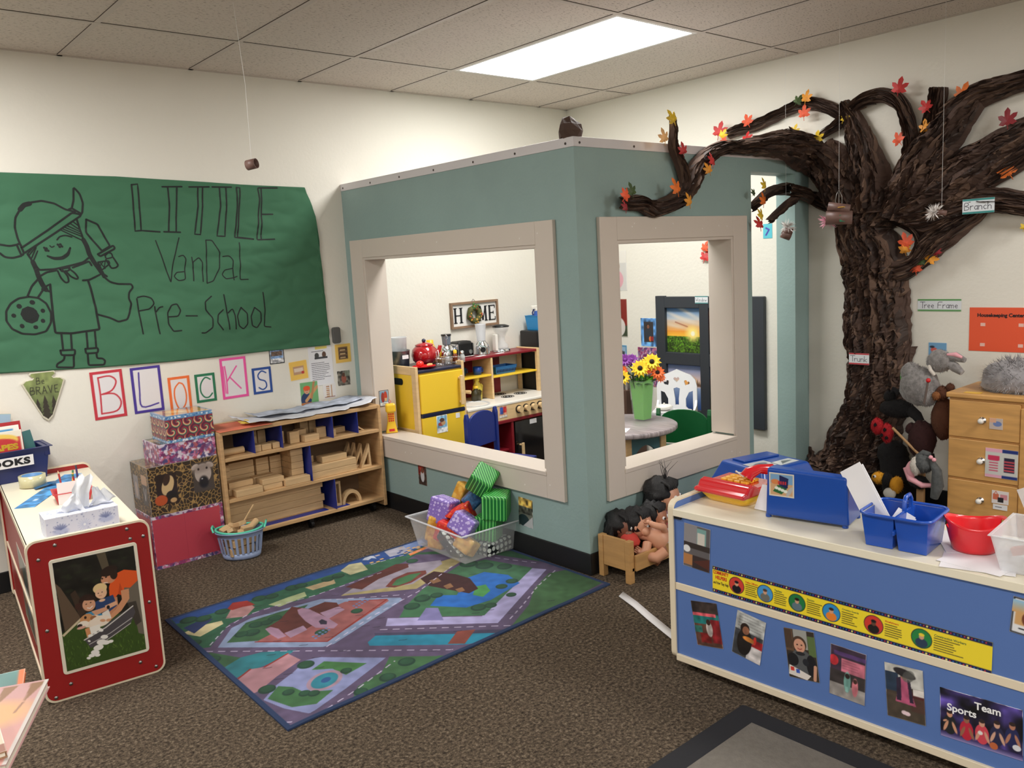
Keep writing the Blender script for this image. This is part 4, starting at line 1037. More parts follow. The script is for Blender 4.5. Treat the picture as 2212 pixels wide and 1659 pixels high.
deco('animal_print_box', 'brown animal-print box with dog photos, second in the stack', -3.240, -2.893, -.272, -.02, .268, .512, leopard, leopard)
deco('floral_box', 'flat purple and white floral box, third in the stack', -3.17, -2.891, -.262, -.03, .5135, .610, floral, darkt)
deco('tie_dye_box', 'swirl-patterned box with an orange lid, topmost of the stack', -3.125, -2.891, -.264, -.05, .6115, .745, tiedye, oranget)
# ================================================================== laundry basket with blocks
bk = thing('laundry_basket', 'small lavender plastic basket with a mint rim, filled with wooden blocks', 'basket', (-2.872, -.415, 0), rz=R(-28))
def oval(r0x, r0y, z, n=40): return [(r0x * math.cos(2 * math.pi * i / n), r0y * math.sin(2 * math.pi * i / n), z) for i in range(n)]
LAV = mat('lavender_plastic', (150, 168, 204), .4); MINT = mat('mint_plastic', (92, 206, 176), .35)
def ovals(mb, L_, n=40):
    vs = []; 
    for rx, ry, z in L_: vs += oval(rx, ry, z, n)
    fs = [(k * n + j, k * n + (j + 1) % n, (k + 1) * n + (j + 1) % n, (k + 1) * n + j) for k in range(len(L_) - 1) for j in range(n)]
    mb.add(vs, fs, True); return vs
mb = MB(); ovals(mb, [(.0, .0, .004), (.088, .06, .004), (.092, .064, .012), (.096, .067, .035), (.092, .063, .035), (.088, .06, .008), (0, 0, .008)])
ovals(mb, [(.108, .078, .118), (.114, .084, .140), (.122, .090, .142), (.122, .090, .147), (.112, .082, .146), (.105, .075, .118), (.108, .078, .118)])
for j in range(24):
    a = 2 * math.pi * (j + .5) / 24; c_, s_ = math.cos(a), math.sin(a); q = Vector((-s_, c_, 0)) * .0062
    p0 = Vector((.094 * c_, .066 * s_, .034)); p1 = Vector((.107 * c_, .077 * s_, .12)); nrm = Vector((c_, s_, 0)) * .003
    mb.add([p0 - q, p0 + q, p1 + q, p1 - q, p0 - q + nrm, p0 + q + nrm, p1 + q + nrm, p1 - q + nrm], [(0, 1, 2, 3), (7, 6, 5, 4), (0, 4, 5, 1), (1, 5, 6, 2), (2, 6, 7, 3), (3, 7, 4, 0)])
mb.build('basket_body', LAV, bk)
mb = MB(); mb.tube([(.115 * math.cos(a * math.pi / 20), .084 * math.sin(a * math.pi / 20), .152 + .004 * math.cos(a * math.pi / 10)) for a in range(40)], .006, 8, closed=True); mb.tube([(.122, -.03, .15), (.13, -.02, .172), (.13, .02, .172), (.122, .03, .15)], .005, 8); mb.tube([(-.122, -.03, .15), (-.13, -.02, .172), (-.13, .02, .172), (-.122, .03, .15)], .005, 8)
mb.build('basket_rim', MINT, bk)
M0 = ROOTM[bk.name]
BB = [(-.07, .0, .148, 'square', .3, (.05, .034, .03)), (-.035, -.03, .150, 'tilted flat', .9, (.06, .03, .02)), (0, .02, .168, 'topmost half-round', 1.9, (.05, .045, .022)), (.035, -.02, .150, 'narrow', .2, (.055, .028, .028)), (.065, .02, .158, 'cylindrical', .5, (.06, .03, .03)), (.01, -.045, .140, 'short front', 1.2, (.04, .03, .022)), (-.03, .035, .15, 'rear flat', 2.4, (.06, .03, .03)), (.055, .045, .148, 'rear right', .7, (.05, .03, .02)), (0, 0, .09, 'buried large', .2, (.14, .09, .035)), (-.01, 0, .045, 'lowest large', .1, (.13, .08, .04))]
for x, y, z, nm, a, dm in BB:
    p_ = M0 @ Vector((x, y, z)); mb = MB()
    if nm == 'cylindrical': mb.cyl((-.03, 0, 0), (.03, 0, 0), .016)
    else: mb.cbox((0, 0, 0), dm)
    o = mb.build('wooden_block', MAPLE, bevel=.002); o.location = p_; o.rotation_euler = (0.35 * math.sin(a * 5) if z > .13 else 0, .4 * math.cos(a * 7) if z > .13 else 0, a); tag(o, '%s wooden block in the lavender basket' % nm, 'block', 'blocks in the lavender basket')
mb = MB(); a_ = Vector((-2.862, -.42, .165)); b_ = Vector((-2.765, -.36, .238)); mb.tube([a_, b_], .004, 4, smooth=False); o = mb.build('wooden_stick', MAPLE); tag(o, 'thin wooden stick leaning out of the lavender basket', 'stick')
# ================================================================== red cabinet at the left with its things
CA = R(-5.9 * 0.0)
REDL = mat('red_laminate', (150, 30, 30), .38, spec=.4)
EDGE = mat('cream_edging', (226, 212, 186), .4)
CREAM = mat('cream_laminate', (234, 226, 204), .35, spec=.5)
cb = thing('toy_cabinet', 'low red cabinet with cream top and family photo on its end panel', 'cabinet', (-3.772, -1.361, 0), rz=R(-5.9))
W2_, HH = .388, .572
def panel(y, thick, parent, h=HH, w=W2_):
    P = rr(w, h, .035, 6, -w / 2, 0)
    mb = MB(); mb.mat(EDGE); mb.prism(P, thick, M=frame_M((0, y + thick, 0), (1, 0, 0), (0, 0, 1)))
    q = .007
    P2 = rr(w - 2 * q, h - 2 * q, .03, 6, -w / 2 + q, q)
    mb.mat(REDL); mb.prism(P2, .001, M=frame_M((0, y - .0, 0), (1, 0, 0), (0, 0, 1)))
    mb.prism([(-a, b) for a, b in P2], .001, M=frame_M((0, y + thick, 0), (-1, 0, 0), (0, 0, 1)))
    return mb.build('end_panel', None, parent)
ep = panel(0, .018, cb); panel(1.245, .018, cb)
TOPZ = .545
MB().box(-.185, .185, .018, 1.245, TOPZ - .02, TOPZ).build('top_board', CREAM, cb, bevel=.002)
mb = MB(); mb.mat(REDL); mb.box(-.181, -.169, .018, 1.245, .03, TOPZ - .02); mb.build('side_board', None, cb)
mb = MB(); mb.mat(EDGE); mb.box(-.186, -.18, .018, 1.245, .25, .268); mb.box(-.186, -.18, .018, 1.245, .02, .036); mb.box(-.186, -.18, .018, 1.245, TOPZ - .022, TOPZ); mb.build('side_edging', None, cb)
MB().box(.165, .181, .018, 1.245, .03, TOPZ - .02).build('side_board', REDL, cb); MB().box(-.17, .165, .018, 1.245, .02, .035).build('bottom_board', CREAM, cb)
mb = MB()
for x, z in ((-.158, .506), (-.105, .545), (.12, .549), (.17, .512), (.127, .512), (-.161, .258), (-.113, .052), (-.162, .018), (.111, .056), (.161, .024), (.164, .268)):
    s_ = MB(); s_.lathe([(.0065, 0), (.0062, .0015), (.004, .0032), (0, .0036)], n=14, M=frame_M((x, -.001, z), (1, 0, 0), (0, 0, 1))); s_.build('screw', STEEL, cb)
fx, fz, fw, fh = -.131, .090, .276, .408
mb = MB(); mb.mat(mat('photo_frame_cream', (224, 216, 196), .45)); mb.prism(rr(fw, fh, .012, 4, fx, fz), .005, M=frame_M((0, -.001, 0), (1, 0, 0), (0, 0, 1))); fr_ = mb.build('photo_frame', None, cb, bevel=.0015)
def family(cv, w, h):
    sx = w / 254.; sy = h / 386.
    q = lambda pts: [(a * sx, h - b * sy) for a, b in pts]
    E_ = lambda x, y, rx, ry, c, rot=0, soft=0, al=1: cv.ell(x * sx, h - y * sy, rx * sx, ry * sy, c, rot, soft, al)
    cv.rect(0, 0, w, h, (22, 22, 18)); cv.noise(.8, 10, 5)
    for _ in range(60): E_(rnd.uniform(0, 254), rnd.uniform(0, 130), rnd.uniform(4, 14), rnd.uniform(3, 8), rnd.choice([(28, 34, 22), (36, 44, 26), (18, 18, 14)]), soft=.004, al=.6)
    cv.poly(q([(134, 0), (162, 0), (172, 80), (150, 80)]), (84, 74, 58)); cv.poly(q([(0, 70), (14, 90), (70, 230), (10, 250)]), (92, 74, 58)); cv.poly(q([(40, 120), (56, 110), (84, 190), (60, 210)]), (58, 44, 34))
    cv.poly(q([(0, 250), (80, 205), (254, 250), (254, 386), (0, 386)]), (52, 76, 28))
    for _ in range(260): 
        x, y = rnd.uniform(0, 254), rnd.uniform(262, 386); cv.line(q([(x, y), (x + rnd.uniform(-5, 5), y - rnd.uniform(5, 12))]), .0016, rnd.choice([(84, 116, 40), (36, 56, 20), (110, 138, 58), (66, 92, 34)]), .7)
    cv.poly(q([(0, 255), (60, 212), (70, 214), (4, 262)]), (196, 180, 150))
    # man in orange, dark trousers, arms down to the tub
    cv.poly(q([(205, 140), (254, 120), (254, 330), (236, 320), (228, 230), (206, 190)]), (104, 96, 84)); cv.poly(q([(212, 200), (240, 200), (250, 280), (230, 290)]), (60, 54, 48))
    cv.poly(q([(160, 128), (176, 88), (214, 78), (254, 92), (254, 128), (226, 148), (208, 142), (202, 170), (186, 160), (176, 170), (158, 168)]), (218, 86, 34))
    cv.poly(q([(196, 120), (206, 176), (186, 160)]), (176, 62, 26), .7)
    cv.poly(q([(158, 168), (182, 168), (182, 200), (150, 236), (130, 244), (136, 228), (158, 206)]), (186, 126, 92)); cv.poly(q([(196, 150), (222, 150), (220, 186), (190, 222), (146, 250), (134, 244), (172, 212), (196, 182)]), (202, 142, 104))
    E_(164, 90, 22, 25, (196, 134, 100), 20); E_(150, 98, 12, 14, (200, 140, 106)); E_(166, 70, 28, 17, (40, 26, 20), 14); E_(180, 86, 12, 18, (44, 28, 22)); E_(143, 92, 3, 3, (46, 30, 24)); E_(155, 90, 3.4, 2.4, (40, 26, 22)); cv.line(q([(146, 108), (158, 110)]), .0022, (236, 226, 214)); cv.line(q([(142, 84), (150, 82)]), .0016, (40, 24, 20))
    # toddler
    E_(134, 140, 18, 22, (224, 176, 142)); E_(132, 124, 22, 18, (222, 192, 138)); E_(130, 142, 15, 16, (226, 180, 146)); E_(125, 140, 2, 1.6, (50, 36, 40)); E_(137, 139, 2, 1.6, (50, 36, 40)); cv.line(q([(126, 150), (134, 151)]), .0016, (176, 90, 80))
    cv.poly(q([(112, 168), (134, 162), (170, 158), (178, 200), (150, 216), (110, 206)]), (40, 62, 104)); cv.poly(q([(140, 190), (178, 182), (180, 196), (144, 206)]), (218, 166, 132)); E_(134, 168, 10, 5, (226, 180, 146))
    # woman
    E_(88, 158, 26, 24, (44, 26, 22)); E_(62, 170, 14, 12, (60, 34, 28)); E_(92, 172, 20, 23, (206, 152, 120), 12); E_(84, 168, 2.4, 1.8, (40, 28, 26)); E_(98, 166, 2.4, 1.8, (40, 28, 26)); cv.line(q([(86, 182), (94, 186), (102, 180)]), .003, (230, 214, 204)); cv.poly(q([(74, 152), (96, 142), (110, 160), (88, 156)]), (50, 30, 24))
    cv.poly(q([(78, 200), (110, 196), (126, 214), (136, 230), (90, 226)]), (60, 132, 170)); cv.poly(q([(96, 198), (150, 194), (152, 206), (108, 216)]), (206, 152, 120)); E_(150, 198, 5, 7, (24, 24, 28))
    cv.poly(q([(128, 214), (150, 206), (156, 240), (132, 240)]), (222, 216, 206))
    # dog, tub, foam
    E_(92, 232, 32, 20, (226, 210, 190), 4); E_(78, 218, 20, 15, (196, 140, 92), 20); E_(66, 236, 18, 12, (232, 220, 204)); E_(56, 238, 8, 6, (40, 30, 28)); E_(76, 214, 4, 5, (40, 26, 22)); E_(100, 222, 10, 8, (150, 96, 62)); E_(60, 246, 14, 5, (206, 156, 140)); E_(120, 240, 32, 20, (230, 214, 196)); cv.poly(q([(70, 254), (84, 252), (88, 290), (74, 290)]), (206, 142, 96)); cv.poly(q([(84, 252), (118, 250), (116, 284), (88, 288)]), (232, 226, 216))
    cv.poly(q([(64, 290), (120, 268), (150, 250), (228, 214), (234, 240), (212, 280), (140, 314), (80, 326)]), (72, 68, 72)); cv.line(q([(64, 292), (134, 268), (228, 216)]), .004, (206, 202, 196)); cv.line(q([(78, 312), (146, 292), (220, 258)]), .003, (176, 172, 170)); cv.line(q([(90, 330), (150, 306), (214, 276)]), .0026, (190, 186, 180))
    for x, y, r_ in ((84, 282, 8), (100, 276, 7), (118, 272, 9), (78, 300, 5), (126, 300, 12), (116, 316, 16), (104, 332, 16), (92, 346, 14), (80, 354, 10), (130, 322, 12), (144, 322, 9), (70, 360, 7), (98, 358, 9)): E_(x, y, r_, r_ * .62, (232, 228, 222), rnd.uniform(-40, 0))
    E_(128, 240, 9, 5, (206, 150, 112), -20); E_(146, 244, 8, 5, (206, 150, 112), -10)
cv = Canvas(.254, .386, 200); family(cv, .254, .386)
sheet('family_photo', cv, frame_M((fx + .011, -.006, fz + .011), (1, 0, 0), (0, 0, 1)), fr_, .0006, printed(.3, .4), world=False)
# picture on the long side
cv = Canvas(.36, .30, 60, bg=(70, 80, 70)); cv.noise(.9, 9, 8); cv.ell(.1, .15, .06, .08, (150, 90, 60), soft=.02); cv.ell(.22, .12, .05, .07, (50, 90, 130), soft=.02); cv.line([(0, 0), (.36, 0), (.36, .3), (0, .3), (0, 0)], .02, (196, 190, 176))
sheet('side_photo', cv, frame_M((-.181, .62, .12), (0, -1, 0), (0, 0, 1)), cb, .001, printed(.3, .4), world=False)
# things on the top.  local frame helper of the cabinet
MC = ROOTM[cb.name]
def on(x, y, z=0.0): 
    p = MC @ Vector((x, y, TOPZ + .0006)); return (p.x, p.y, p.z + z)
IC = MC.inverted()
# tissue box
tb = thing('tissue_box', 'pale tissue box with blue flower print and tissue pulled out', 'tissue box', (-3.763, -1.225, TOPZ + .001), rz=R(-4))
tw, td, th = .232, .118, .073
MB().box(-tw / 2, tw / 2, -td / 2, td / 2, 0, th).build('carton', mat('carton_white', (214, 218, 232), .5), tb)
def tis(cv, w, h, k):
    cv.rect(0, 0, w, h, (208, 212, 230)); r_ = random.Random(k + 2)
    def lotus(x, y, s):
        cv.ell(x, y - s * .3, s * 1.0, s * .5, (160, 172, 210), soft=.006, al=.8)
        for a in range(-3, 4): cv.ell(x + math.sin(a * .38) * s * .55, y + math.cos(a * .38) * s * .35, s * .14, s * .45, (110, 122, 168), -a * 22, al=.6); cv.line([(x, y - s * .1), (x + math.sin(a * .38) * s * .9, y + math.cos(a * .38) * s * .7)], .0012, (92, 104, 150), .8)
    if k == 0:
        lotus(.045, .03, .024); lotus(.19, .042, .024)
        for a in range(16): cv.line([(.12, .03), (.12 + .022 * math.cos(a * .39), .03 + .022 * math.sin(a * .39))], .0014, (170, 182, 216)); 
        cv.ell(.12, .03, .0045, .0045, (226, 230, 240))
    for _ in range(int(w * h * 3500)): cv.ell(r_.random() * w, r_.random() * h, .0022, .0022, r_.choice([(140, 150, 190), (176, 184, 214), (120, 132, 176)]), al=.8)
cv = Canvas(tw, th, 110); tis(cv, tw, th, 0); sheet('front_print', cv, frame_M((-tw / 2, -td / 2, 0), (1, 0, 0), (0, 0, 1)), tb, .0006, world=False)
cv = Canvas(tw, td, 80); tis(cv, tw, td, 1); cv.ell(tw / 2, td / 2, .07, .022, (150, 156, 180)); sheet('top_print', cv, frame_M((-tw / 2, -td / 2, th), (1, 0, 0), (0, 1, 0)), tb, .0006, world=False)
cv = Canvas(td, th, 50); tis(cv, td, th, 2); sheet('side_print', cv, frame_M((-tw / 2, td / 2, 0), (0, -1, 0), (0, 0, 1)), tb, .0006, world=False)
mb = MB()
def tissue(P, seed, nu=14):
    """ruled fold between two hand-placed edge lines"""
    A, B = P; vs = []; n = len(A)
    def ev(L, t):
        x = t * (len(L) - 1); i = min(int(x), len(L) - 2); return Vector(L[i]).lerp(Vector(L[i + 1]), x - i)
    for i in range(17):
        t = i / 16; a = ev(A, t); b_ = ev(B, t)
        for j in range(nu + 1):
            s_ = j / nu; p = a.lerp(b_, s_); w = .006 * noise.noise(Vector((s_ * 5, t * 3, seed))) + .004 * math.sin(s_ * 9 + seed)
            vs.append(p + Vector((w * .5, w * 1.6, w)))
    fs = [(i * (nu + 1) + j, i * (nu + 1) + j + 1, (i + 1) * (nu + 1) + j + 1, (i + 1) * (nu + 1) + j) for i in range(16) for j in range(nu)]
    mb.add(vs, fs, True)
z0 = th + .001
tissue(([(-.02, 0, z0), (-.015, -.005, z0 + .07), (.02, .01, z0 + .118)], [(.035, .0, z0), (.04, .0, z0 + .05), (.064, .02, z0 + .105)]), 1)
tissue(([(-.06, -.01, z0 + .004), (-.05, -.02, z0 + .03), (-.012, -.01, z0 + .06)], [(.02, -.02, z0), (.01, -.02, z0 + .02), (.0, -.012, z0 + .055)]), 3)
tissue(([(.03, .0, z0), (.05, .0, z0 + .03), (.05, .0, z0 + .07)], [(.07, .02, z0 + .004), (.125, .0, z0 + .01), (.09, .0, z0 + .055)]), 5)
tp = mb.build('tissue', mat('tissue_paper', (228, 230, 234), .8, trans=0.0), tb)
# red tray with pencils and card
tr = thing('pencil_tray', 'small red plastic tray with a white card, holding pencils', 'tray', on(.035, .62), rz=R(-8))
REDT = mat('red_tray', (196, 36, 48), .3, coat=.3)
mb = MB()
def open_box(mb, w, d, h, wb, db, t=.002, lip=.006):
    v = [(-wb / 2, -db / 2, 0), (wb / 2, -db / 2, 0), (wb / 2, db / 2, 0), (-wb / 2, db / 2, 0), (-w / 2, -d / 2, h), (w / 2, -d / 2, h), (w / 2, d / 2, h), (-w / 2, d / 2, h),
         (-w / 2 - lip, -d / 2 - lip, h), (w / 2 + lip, -d / 2 - lip, h), (w / 2 + lip, d / 2 + lip, h), (-w / 2 - lip, d / 2 + lip, h),
         (-w / 2 - lip, -d / 2 - lip, h - .003), (w / 2 + lip, -d / 2 - lip, h - .003), (w / 2 + lip, d / 2 + lip, h - .003), (-w / 2 - lip, d / 2 + lip, h - .003),
         (-w / 2 - t, -d / 2 - t, h - .003), (w / 2 + t, -d / 2 - t, h - .003), (w / 2 + t, d / 2 + t, h - .003), (-w / 2 - t, d / 2 + t, h - .003),
         (-wb / 2 - t, -db / 2 - t, -t * 0), (wb / 2 + t, -db / 2 - t, 0), (wb / 2 + t, db / 2 + t, 0), (-wb / 2 - t, db / 2 + t, 0)]
    v = [(a, b, c + (t if i < 4 else 0)) for i, (a, b, c) in enumerate(v)]
    f = [(0, 1, 2, 3)]
    for k in range(5):
        a, b_ = k * 4, k * 4 + 4
        for i in range(4): f.append((a + i, b_ + i, b_ + (i + 1) % 4, a + (i + 1) % 4))
    f.append((23, 22, 21, 20)); mb.add(v, f)
open_box(mb, .135, .11, .045, .11, .085); mb.build('tray_body', REDT, tr)
mb = MB(); mb.box(-.056, .016, -.052, -.0505, .006, .098, M=Matrix.Rotation(R(8), 4, 'X')); mb.build('card', mat('pinkish_card', (240, 228, 234), .6), tr)
def pencil(name, label, a, b, c, tip=None, r=.0037):
    t_ = thing(name, label, 'pencil', a, group='pencils in the red tray'); v = Vector(b) - Vector(a)
    mb = MB(); mb.cyl((0, 0, 0), v * .9, r, n=6, smooth=False); mb.build('shaft', c, t_)
    mb = MB(); mb.cyl(v * .9, v, r, r * (.2 if tip == 'point' else 1.05), n=10); mb.build('tip' if tip == 'point' else 'eraser', mat('pencil_wood' if tip == 'point' else 'eraser_' + c.name, (206, 170, 130) if tip == 'point' else (60, 60, 70) if 'purple' in c.name else (70, 130, 90), .5), t_)
MT = ROOTM[tr.name]
def pt(x, y, z): return tuple(MT @ Vector((x, y, z)))
pencil('pencil', 'red pencil standing point up, left in the red tray', pt(-.03, -.01, .004), pt(-.04, .015, .125), mat('pencil_red', (170, 50, 48), .4), 'point')
pencil('pencil', 'yellow pencil with green eraser end in the red tray', pt(.0, .0, .004), pt(.014, .03, .115), mat('pencil_yellow', (222, 170, 50), .4))
pencil('pencil', 'dark red pencil crossing the yellow one in the red tray', pt(.02, .01, .004), pt(.01, .02, .1), mat('pencil_darkred', (180, 40, 50), .4))
pencil('pencil', 'tall purple pencil at the right in the red tray', pt(.028, .0, .004), pt(.026, .02, .135), mat('pencil_purple', (60, 40, 100), .35))
# blue strip lying diagonally, tape roll, foil
cv = Canvas(.075, .56, 20, 120, bg=(74, 140, 196)); cv.noise(.35, 5, 3); cv.rect(.03, .1, .045, .13, (206, 226, 240))
for k in range(6): cv.line([(0, .02 + k * .02), (.075, .03 + k * .024)], .004, (40, 100, 170), .6)
ang = math.atan2(.46, .28)
o = sheet('paper_strip', cv, Matrix.Translation(Vector((-3.875, -.70, TOPZ + .0008))) @ Matrix.Rotation(ang - math.pi / 2, 4, 'Z')); tag(o, 'blue printed paper strip lying diagonally on the red cabinet top', 'paper strip')
tpx = thing('packing_tape', 'wide roll of clear yellowish packing tape lying on the red cabinet', 'tape roll', (-3.735, -.34, TOPZ + .004))
mb = MB(); mb.lathe([(.040, 0), (.053, 0), (.053, .048), (.040, .048), (.040, 0)], n=40); mb.build('tape_winding', mat('packing_tape', (206, 200, 160), .2, coat=.5), tpx)
mb = MB(); mb.lathe([(.037, 0), (.040, 0), (.040, .0485), (.037, .0485), (.037, 0)], n=40); mb.build('tape_core', mat('tape_core', (90, 140, 190), .5), tpx)
mb = MB(); draped(mb, -3.745, -3.655, -.43, -.36, TOPZ + .003, .02, 2.2, n=12, jag=.01); o = mb.build('tape_wrapper', mat('blue_wrapper', (40, 100, 150), .3, var=.5, vscale=30)); tag(o, 'crinkled blue wrapper beside the tape roll', 'wrapper')
# navy book bin
bn = thing('book_bin', 'navy plastic bin of books with a black and white printed label', 'bin', (-3.81, -.115, TOPZ + .001), rz=R(0))
mb = MB(); open_box(mb, .36, .17, .145, .32, .13, t=.003, lip=.016); mb.build('bin_body', NAVY, bn)
mb = MB(); mb.box(.162, .186, -.085, .085, .10, .142); mb.build('bin_handle', NAVY, bn, bevel=.003)
sl = math.atan2(.018, .145)
ML = Matrix.Translation(Vector((-.10, -.0865, .07))) @ Matrix.Rotation(sl, 4, 'X') @ frame_M((0, 0, 0), (1, 0, 0), (0, 0, 1))
mb = MB(); mb.prism([(0, 0), (.215, 0), (.215, .048), (0, .048)], .001, M=ML); lb = mb.build('bin_label', PAPER, bn)
me_vs, me_fs = text_mesh('BOOKS', .05, .0028, .0004, space=1.15); x0_ = min(v[0] for v in me_vs); x1_ = max(v[0] for v in me_vs)
mb = MB(); mb.add([((v[0] - x0_) * .19 / (x1_ - x0_) + .012, v[1] * .8 + .0105, v[2] + .0013) for v in me_vs], me_fs, M=ML); mb.build('label_lettering', INK, lb)
def book(name, label, x, y, w, h, t, tilt, yaw, cover, paint=None, z=.006, roll=0):
    p = (-3.81 + x, -.115 + y, TOPZ + z); b = thing(name, label, 'book', p, group='books in the navy bin', rot=(R(tilt), R(roll), R(yaw)))
    mb = MB(); mb.box(-w / 2, w / 2, .001, t - .001, .003, h - .003); mb.build('pages', mat('book_pages', (226, 218, 200), .7), b)
    mb = MB(); mb.box(-w / 2, w / 2, 0, .001, 0, h); mb.box(-w / 2, w / 2, t - .001, t, 0, h); mb.box(-w / 2 - .001, -w / 2, 0, t, 0, h); mb.build('cover', cover, b)
    if paint:
        cv = Canvas(w, h, 50); paint(cv, w, h); sheet('cover_print', cv, frame_M((-w / 2, 0, 0), (1, 0, 0), (0, 0, 1)), b, .0005, printed(.35, .3), world=False)
    return b
def c1(cv, w, h):
    cv.rect(0, 0, w, h, (226, 218, 200)); cv.rect(.008, .008, w - .008, h - .03, (186, 34, 40)); cv.ell(w * .5, h * .82, w * .42, .03, (226, 190, 84)); cv.ell(w * .5, h * .76, w * .38, .024, (186, 34, 40))
def c2(cv, w, h):
    cv.rect(0, 0, w, h, (236, 230, 220)); cv.rect(0, 0, w * .88, h * .94, (74, 146, 196)); cv.ell(w * .93, h * .84, .012, .012, (206, 40, 40)); cv.line([(w * .2, h * .82), (w * .4, h * .86), (w * .8, h * .82)], .012, (240, 244, 246))
def c3(cv, w, h): cv.rect(0, 0, w, h, (224, 176, 104)); cv.rect(w * .7, 0, w, h, (140, 156, 60)); cv.rect(w * .1, h * .6, w * .6, h * .8, (206, 110, 60)); cv.rect(0, h * .86, w, h, (150, 176, 196))
b1 = book('picture_book', 'red shapes board book at the front of the navy bin', -.005, -.064, .19, .225, .012, -6, 0, mat('cover_cream', (224, 216, 196), .5), c1)
me_vs, me_fs = text_mesh('SHAPES', .03, .0016, .0003); x0_ = min(v[0] for v in me_vs); x1_ = max(v[0] for v in me_vs)
mb = MB(); mb.add([((v[0] - x0_) * .15 / (x1_ - x0_) - .075, -.0008, v[1] * 1.15 + .142) for v in me_vs], me_fs); mb.build('title_lettering', mat('title_yellow', (236, 206, 60), .5), b1)
book('picture_book', 'blue book with a white title and red dot behind the red shapes book', -.012, -.040, .20, .245, .012, -8, 0, mat('cover_white', (232, 228, 220), .5), c2)
book('picture_book', 'red-edged book behind the blue one in the navy bin', -.005, -.012, .215, .258, .01, -9, 0, mat('cover_red', (168, 30, 38), .4))
book('picture_book', 'tall tilted yellow and green book at the back of the navy bin', -.05, .03, .18, .30, .008, -10, 0, mat('cover_yellow', (220, 170, 90), .5), c3, z=.01, roll=8)
book('picture_book', 'thin blue-green book leaning at the right end of the navy bin', .118, .01, .10, .20, .006, -4, 6, mat('cover_teal', (60, 110, 110), .4), roll=-8, z=.008)
# ------------------------------------------------ low table with books in the near left corner
tbl = thing('book_table', 'low olive table at the near left corner holding picture books', 'table', (-4.80, -2.75, 0))
MB().box(-.45, .475, -.5, .5, .545, .57).build('table_top', mat('olive_top', (120, 112, 70), .5), tbl, bevel=.003)
for x in (-.4, .43):
    for y in (-.44, .44): MB().cyl((x, y, 0), (x, y, .545), .022).build('leg', mat('pale_blue_metal', (150, 176, 186), .4), tbl)
def lay_book(label, corner, ang, w, h, t, z, paint, edge, res=70):
    b = thing('picture_book', label, 'book', (corner[0], corner[1], z), rz=ang, group='books on the near table')
    MB().box(-w + .003, -.003, -h + .003, -.003, .002, t - .002).build('pages', mat('book_pages', (226, 218, 200), .7), b)
    mb = MB(); mb.box(-w, 0, -h, 0, 0, .002); mb.box(-w, 0, -h, 0, t - .002, t); mb.box(-w - .001, -w + .001, -h, 0, 0, t); mb.build('cover', edge, b)
    cv = Canvas(w, h, res); paint(cv, w, h); sheet('cover_print', cv, frame_M((-w, -h, t), (1, 0, 0), (0, 1, 0)), b, .0005, printed(.35, .3), world=False)
def gir(cv, w, h):
    cv.grad((214, 150, 140), (196, 150, 150)); cv.ell(w * .5, h * .6, w * .5, h * .2, (222, 170, 120), soft=.03)
    for k in range(5): x = w * (.1 + k * .2); cv.poly([(x - .006, h * .98), (x + .022, h * .98), (x - .002, h * .72)], (146, 104, 76)); cv.line([(x - .002, h * .72), (x - .008, h * .6)], .004, (150, 104, 84))
    for k in range(26): x, y = rnd.uniform(.1, .8) * w, rnd.uniform(.2, .6) * h; cv.line([(x, y), (x + rnd.uniform(-.008, .008), y + .012)], .003, (110, 70, 60), .7)
    cv.line([(w - .001, 0), (w - .001, h)], .012, (206, 196, 190))
def tealc(cv, w, h): cv.rect(0, 0, w, h, (78, 122, 120)); cv.noise(.2, 5, 2); cv.rect(w - .012, 0, w, h, (232, 112, 60)); cv.ell(w * .75, h * .3, .012, .014, (30, 40, 44))
def creamc(cv, w, h): cv.rect(0, 0, w, h, (214, 200, 176)); cv.rect(0, 0, w, .03, (150, 90, 70))
a_ = math.atan2(-.303, -.134) + math.pi / 2
lay_book('teal book with an orange edge behind the pink book, near left', (-4.165, -2.40), a_ + .18, .22, .26, .010, .571, tealc, mat('cover_orange', (226, 110, 56), .45))
lay_book('pink picture book with long brown triangles, near left corner', (-4.147, -2.539), a_, .25, .32, .018, .582, gir, mat('cover_pink', (206, 160, 160), .45), 90)
lay_book('small cream book lying on the pink book', (-4.262, -2.69), a_ + .35, .15, .12, .012, .601, creamc, mat('cover_brown', (160, 120, 90), .45))
# ================================================================== carpet floor things: rug, bin of soft blocks, mat, strip
RW, RH = 1.50, 1.165
cvr = Canvas(1.52, 1.19, 560, 438, bg=(84, 72, 98))
for c, pts in D['RUG_P']: cvr.poly(pts, c)
def oval_(x, y, rx, ry, c, rot=0, al=1): cvr.ell(x, y, rx, ry, c, rot, al=al)
for pts in D['RUG_R']: cvr.line(pts, .008, (126, 44, 40))
for pts in D['RUG_L']: cvr.line(pts, .0055, (176, 166, 190), dash=(.028, .022))
ex, ey = D['RUG_E'][0]
oval_(ex, ey, .072, .058, (150, 124, 140), 30); oval_(ex, ey, .056, .043, (44, 116, 134), 30); oval_(ex + .005, ey, .02, .016, (40, 74, 120), 30)
for x, y, s_ in D['RUG_T']:
    s_ = max(.02, s_); oval_(x, y, s_ * 1.05, s_ * 1.05, (30, 58, 46)); oval_(x + s_ * .1, y + s_ * .15, s_ * .8, s_ * .75, (42, 78, 56), al=.8)
rr_ = random.Random(12)
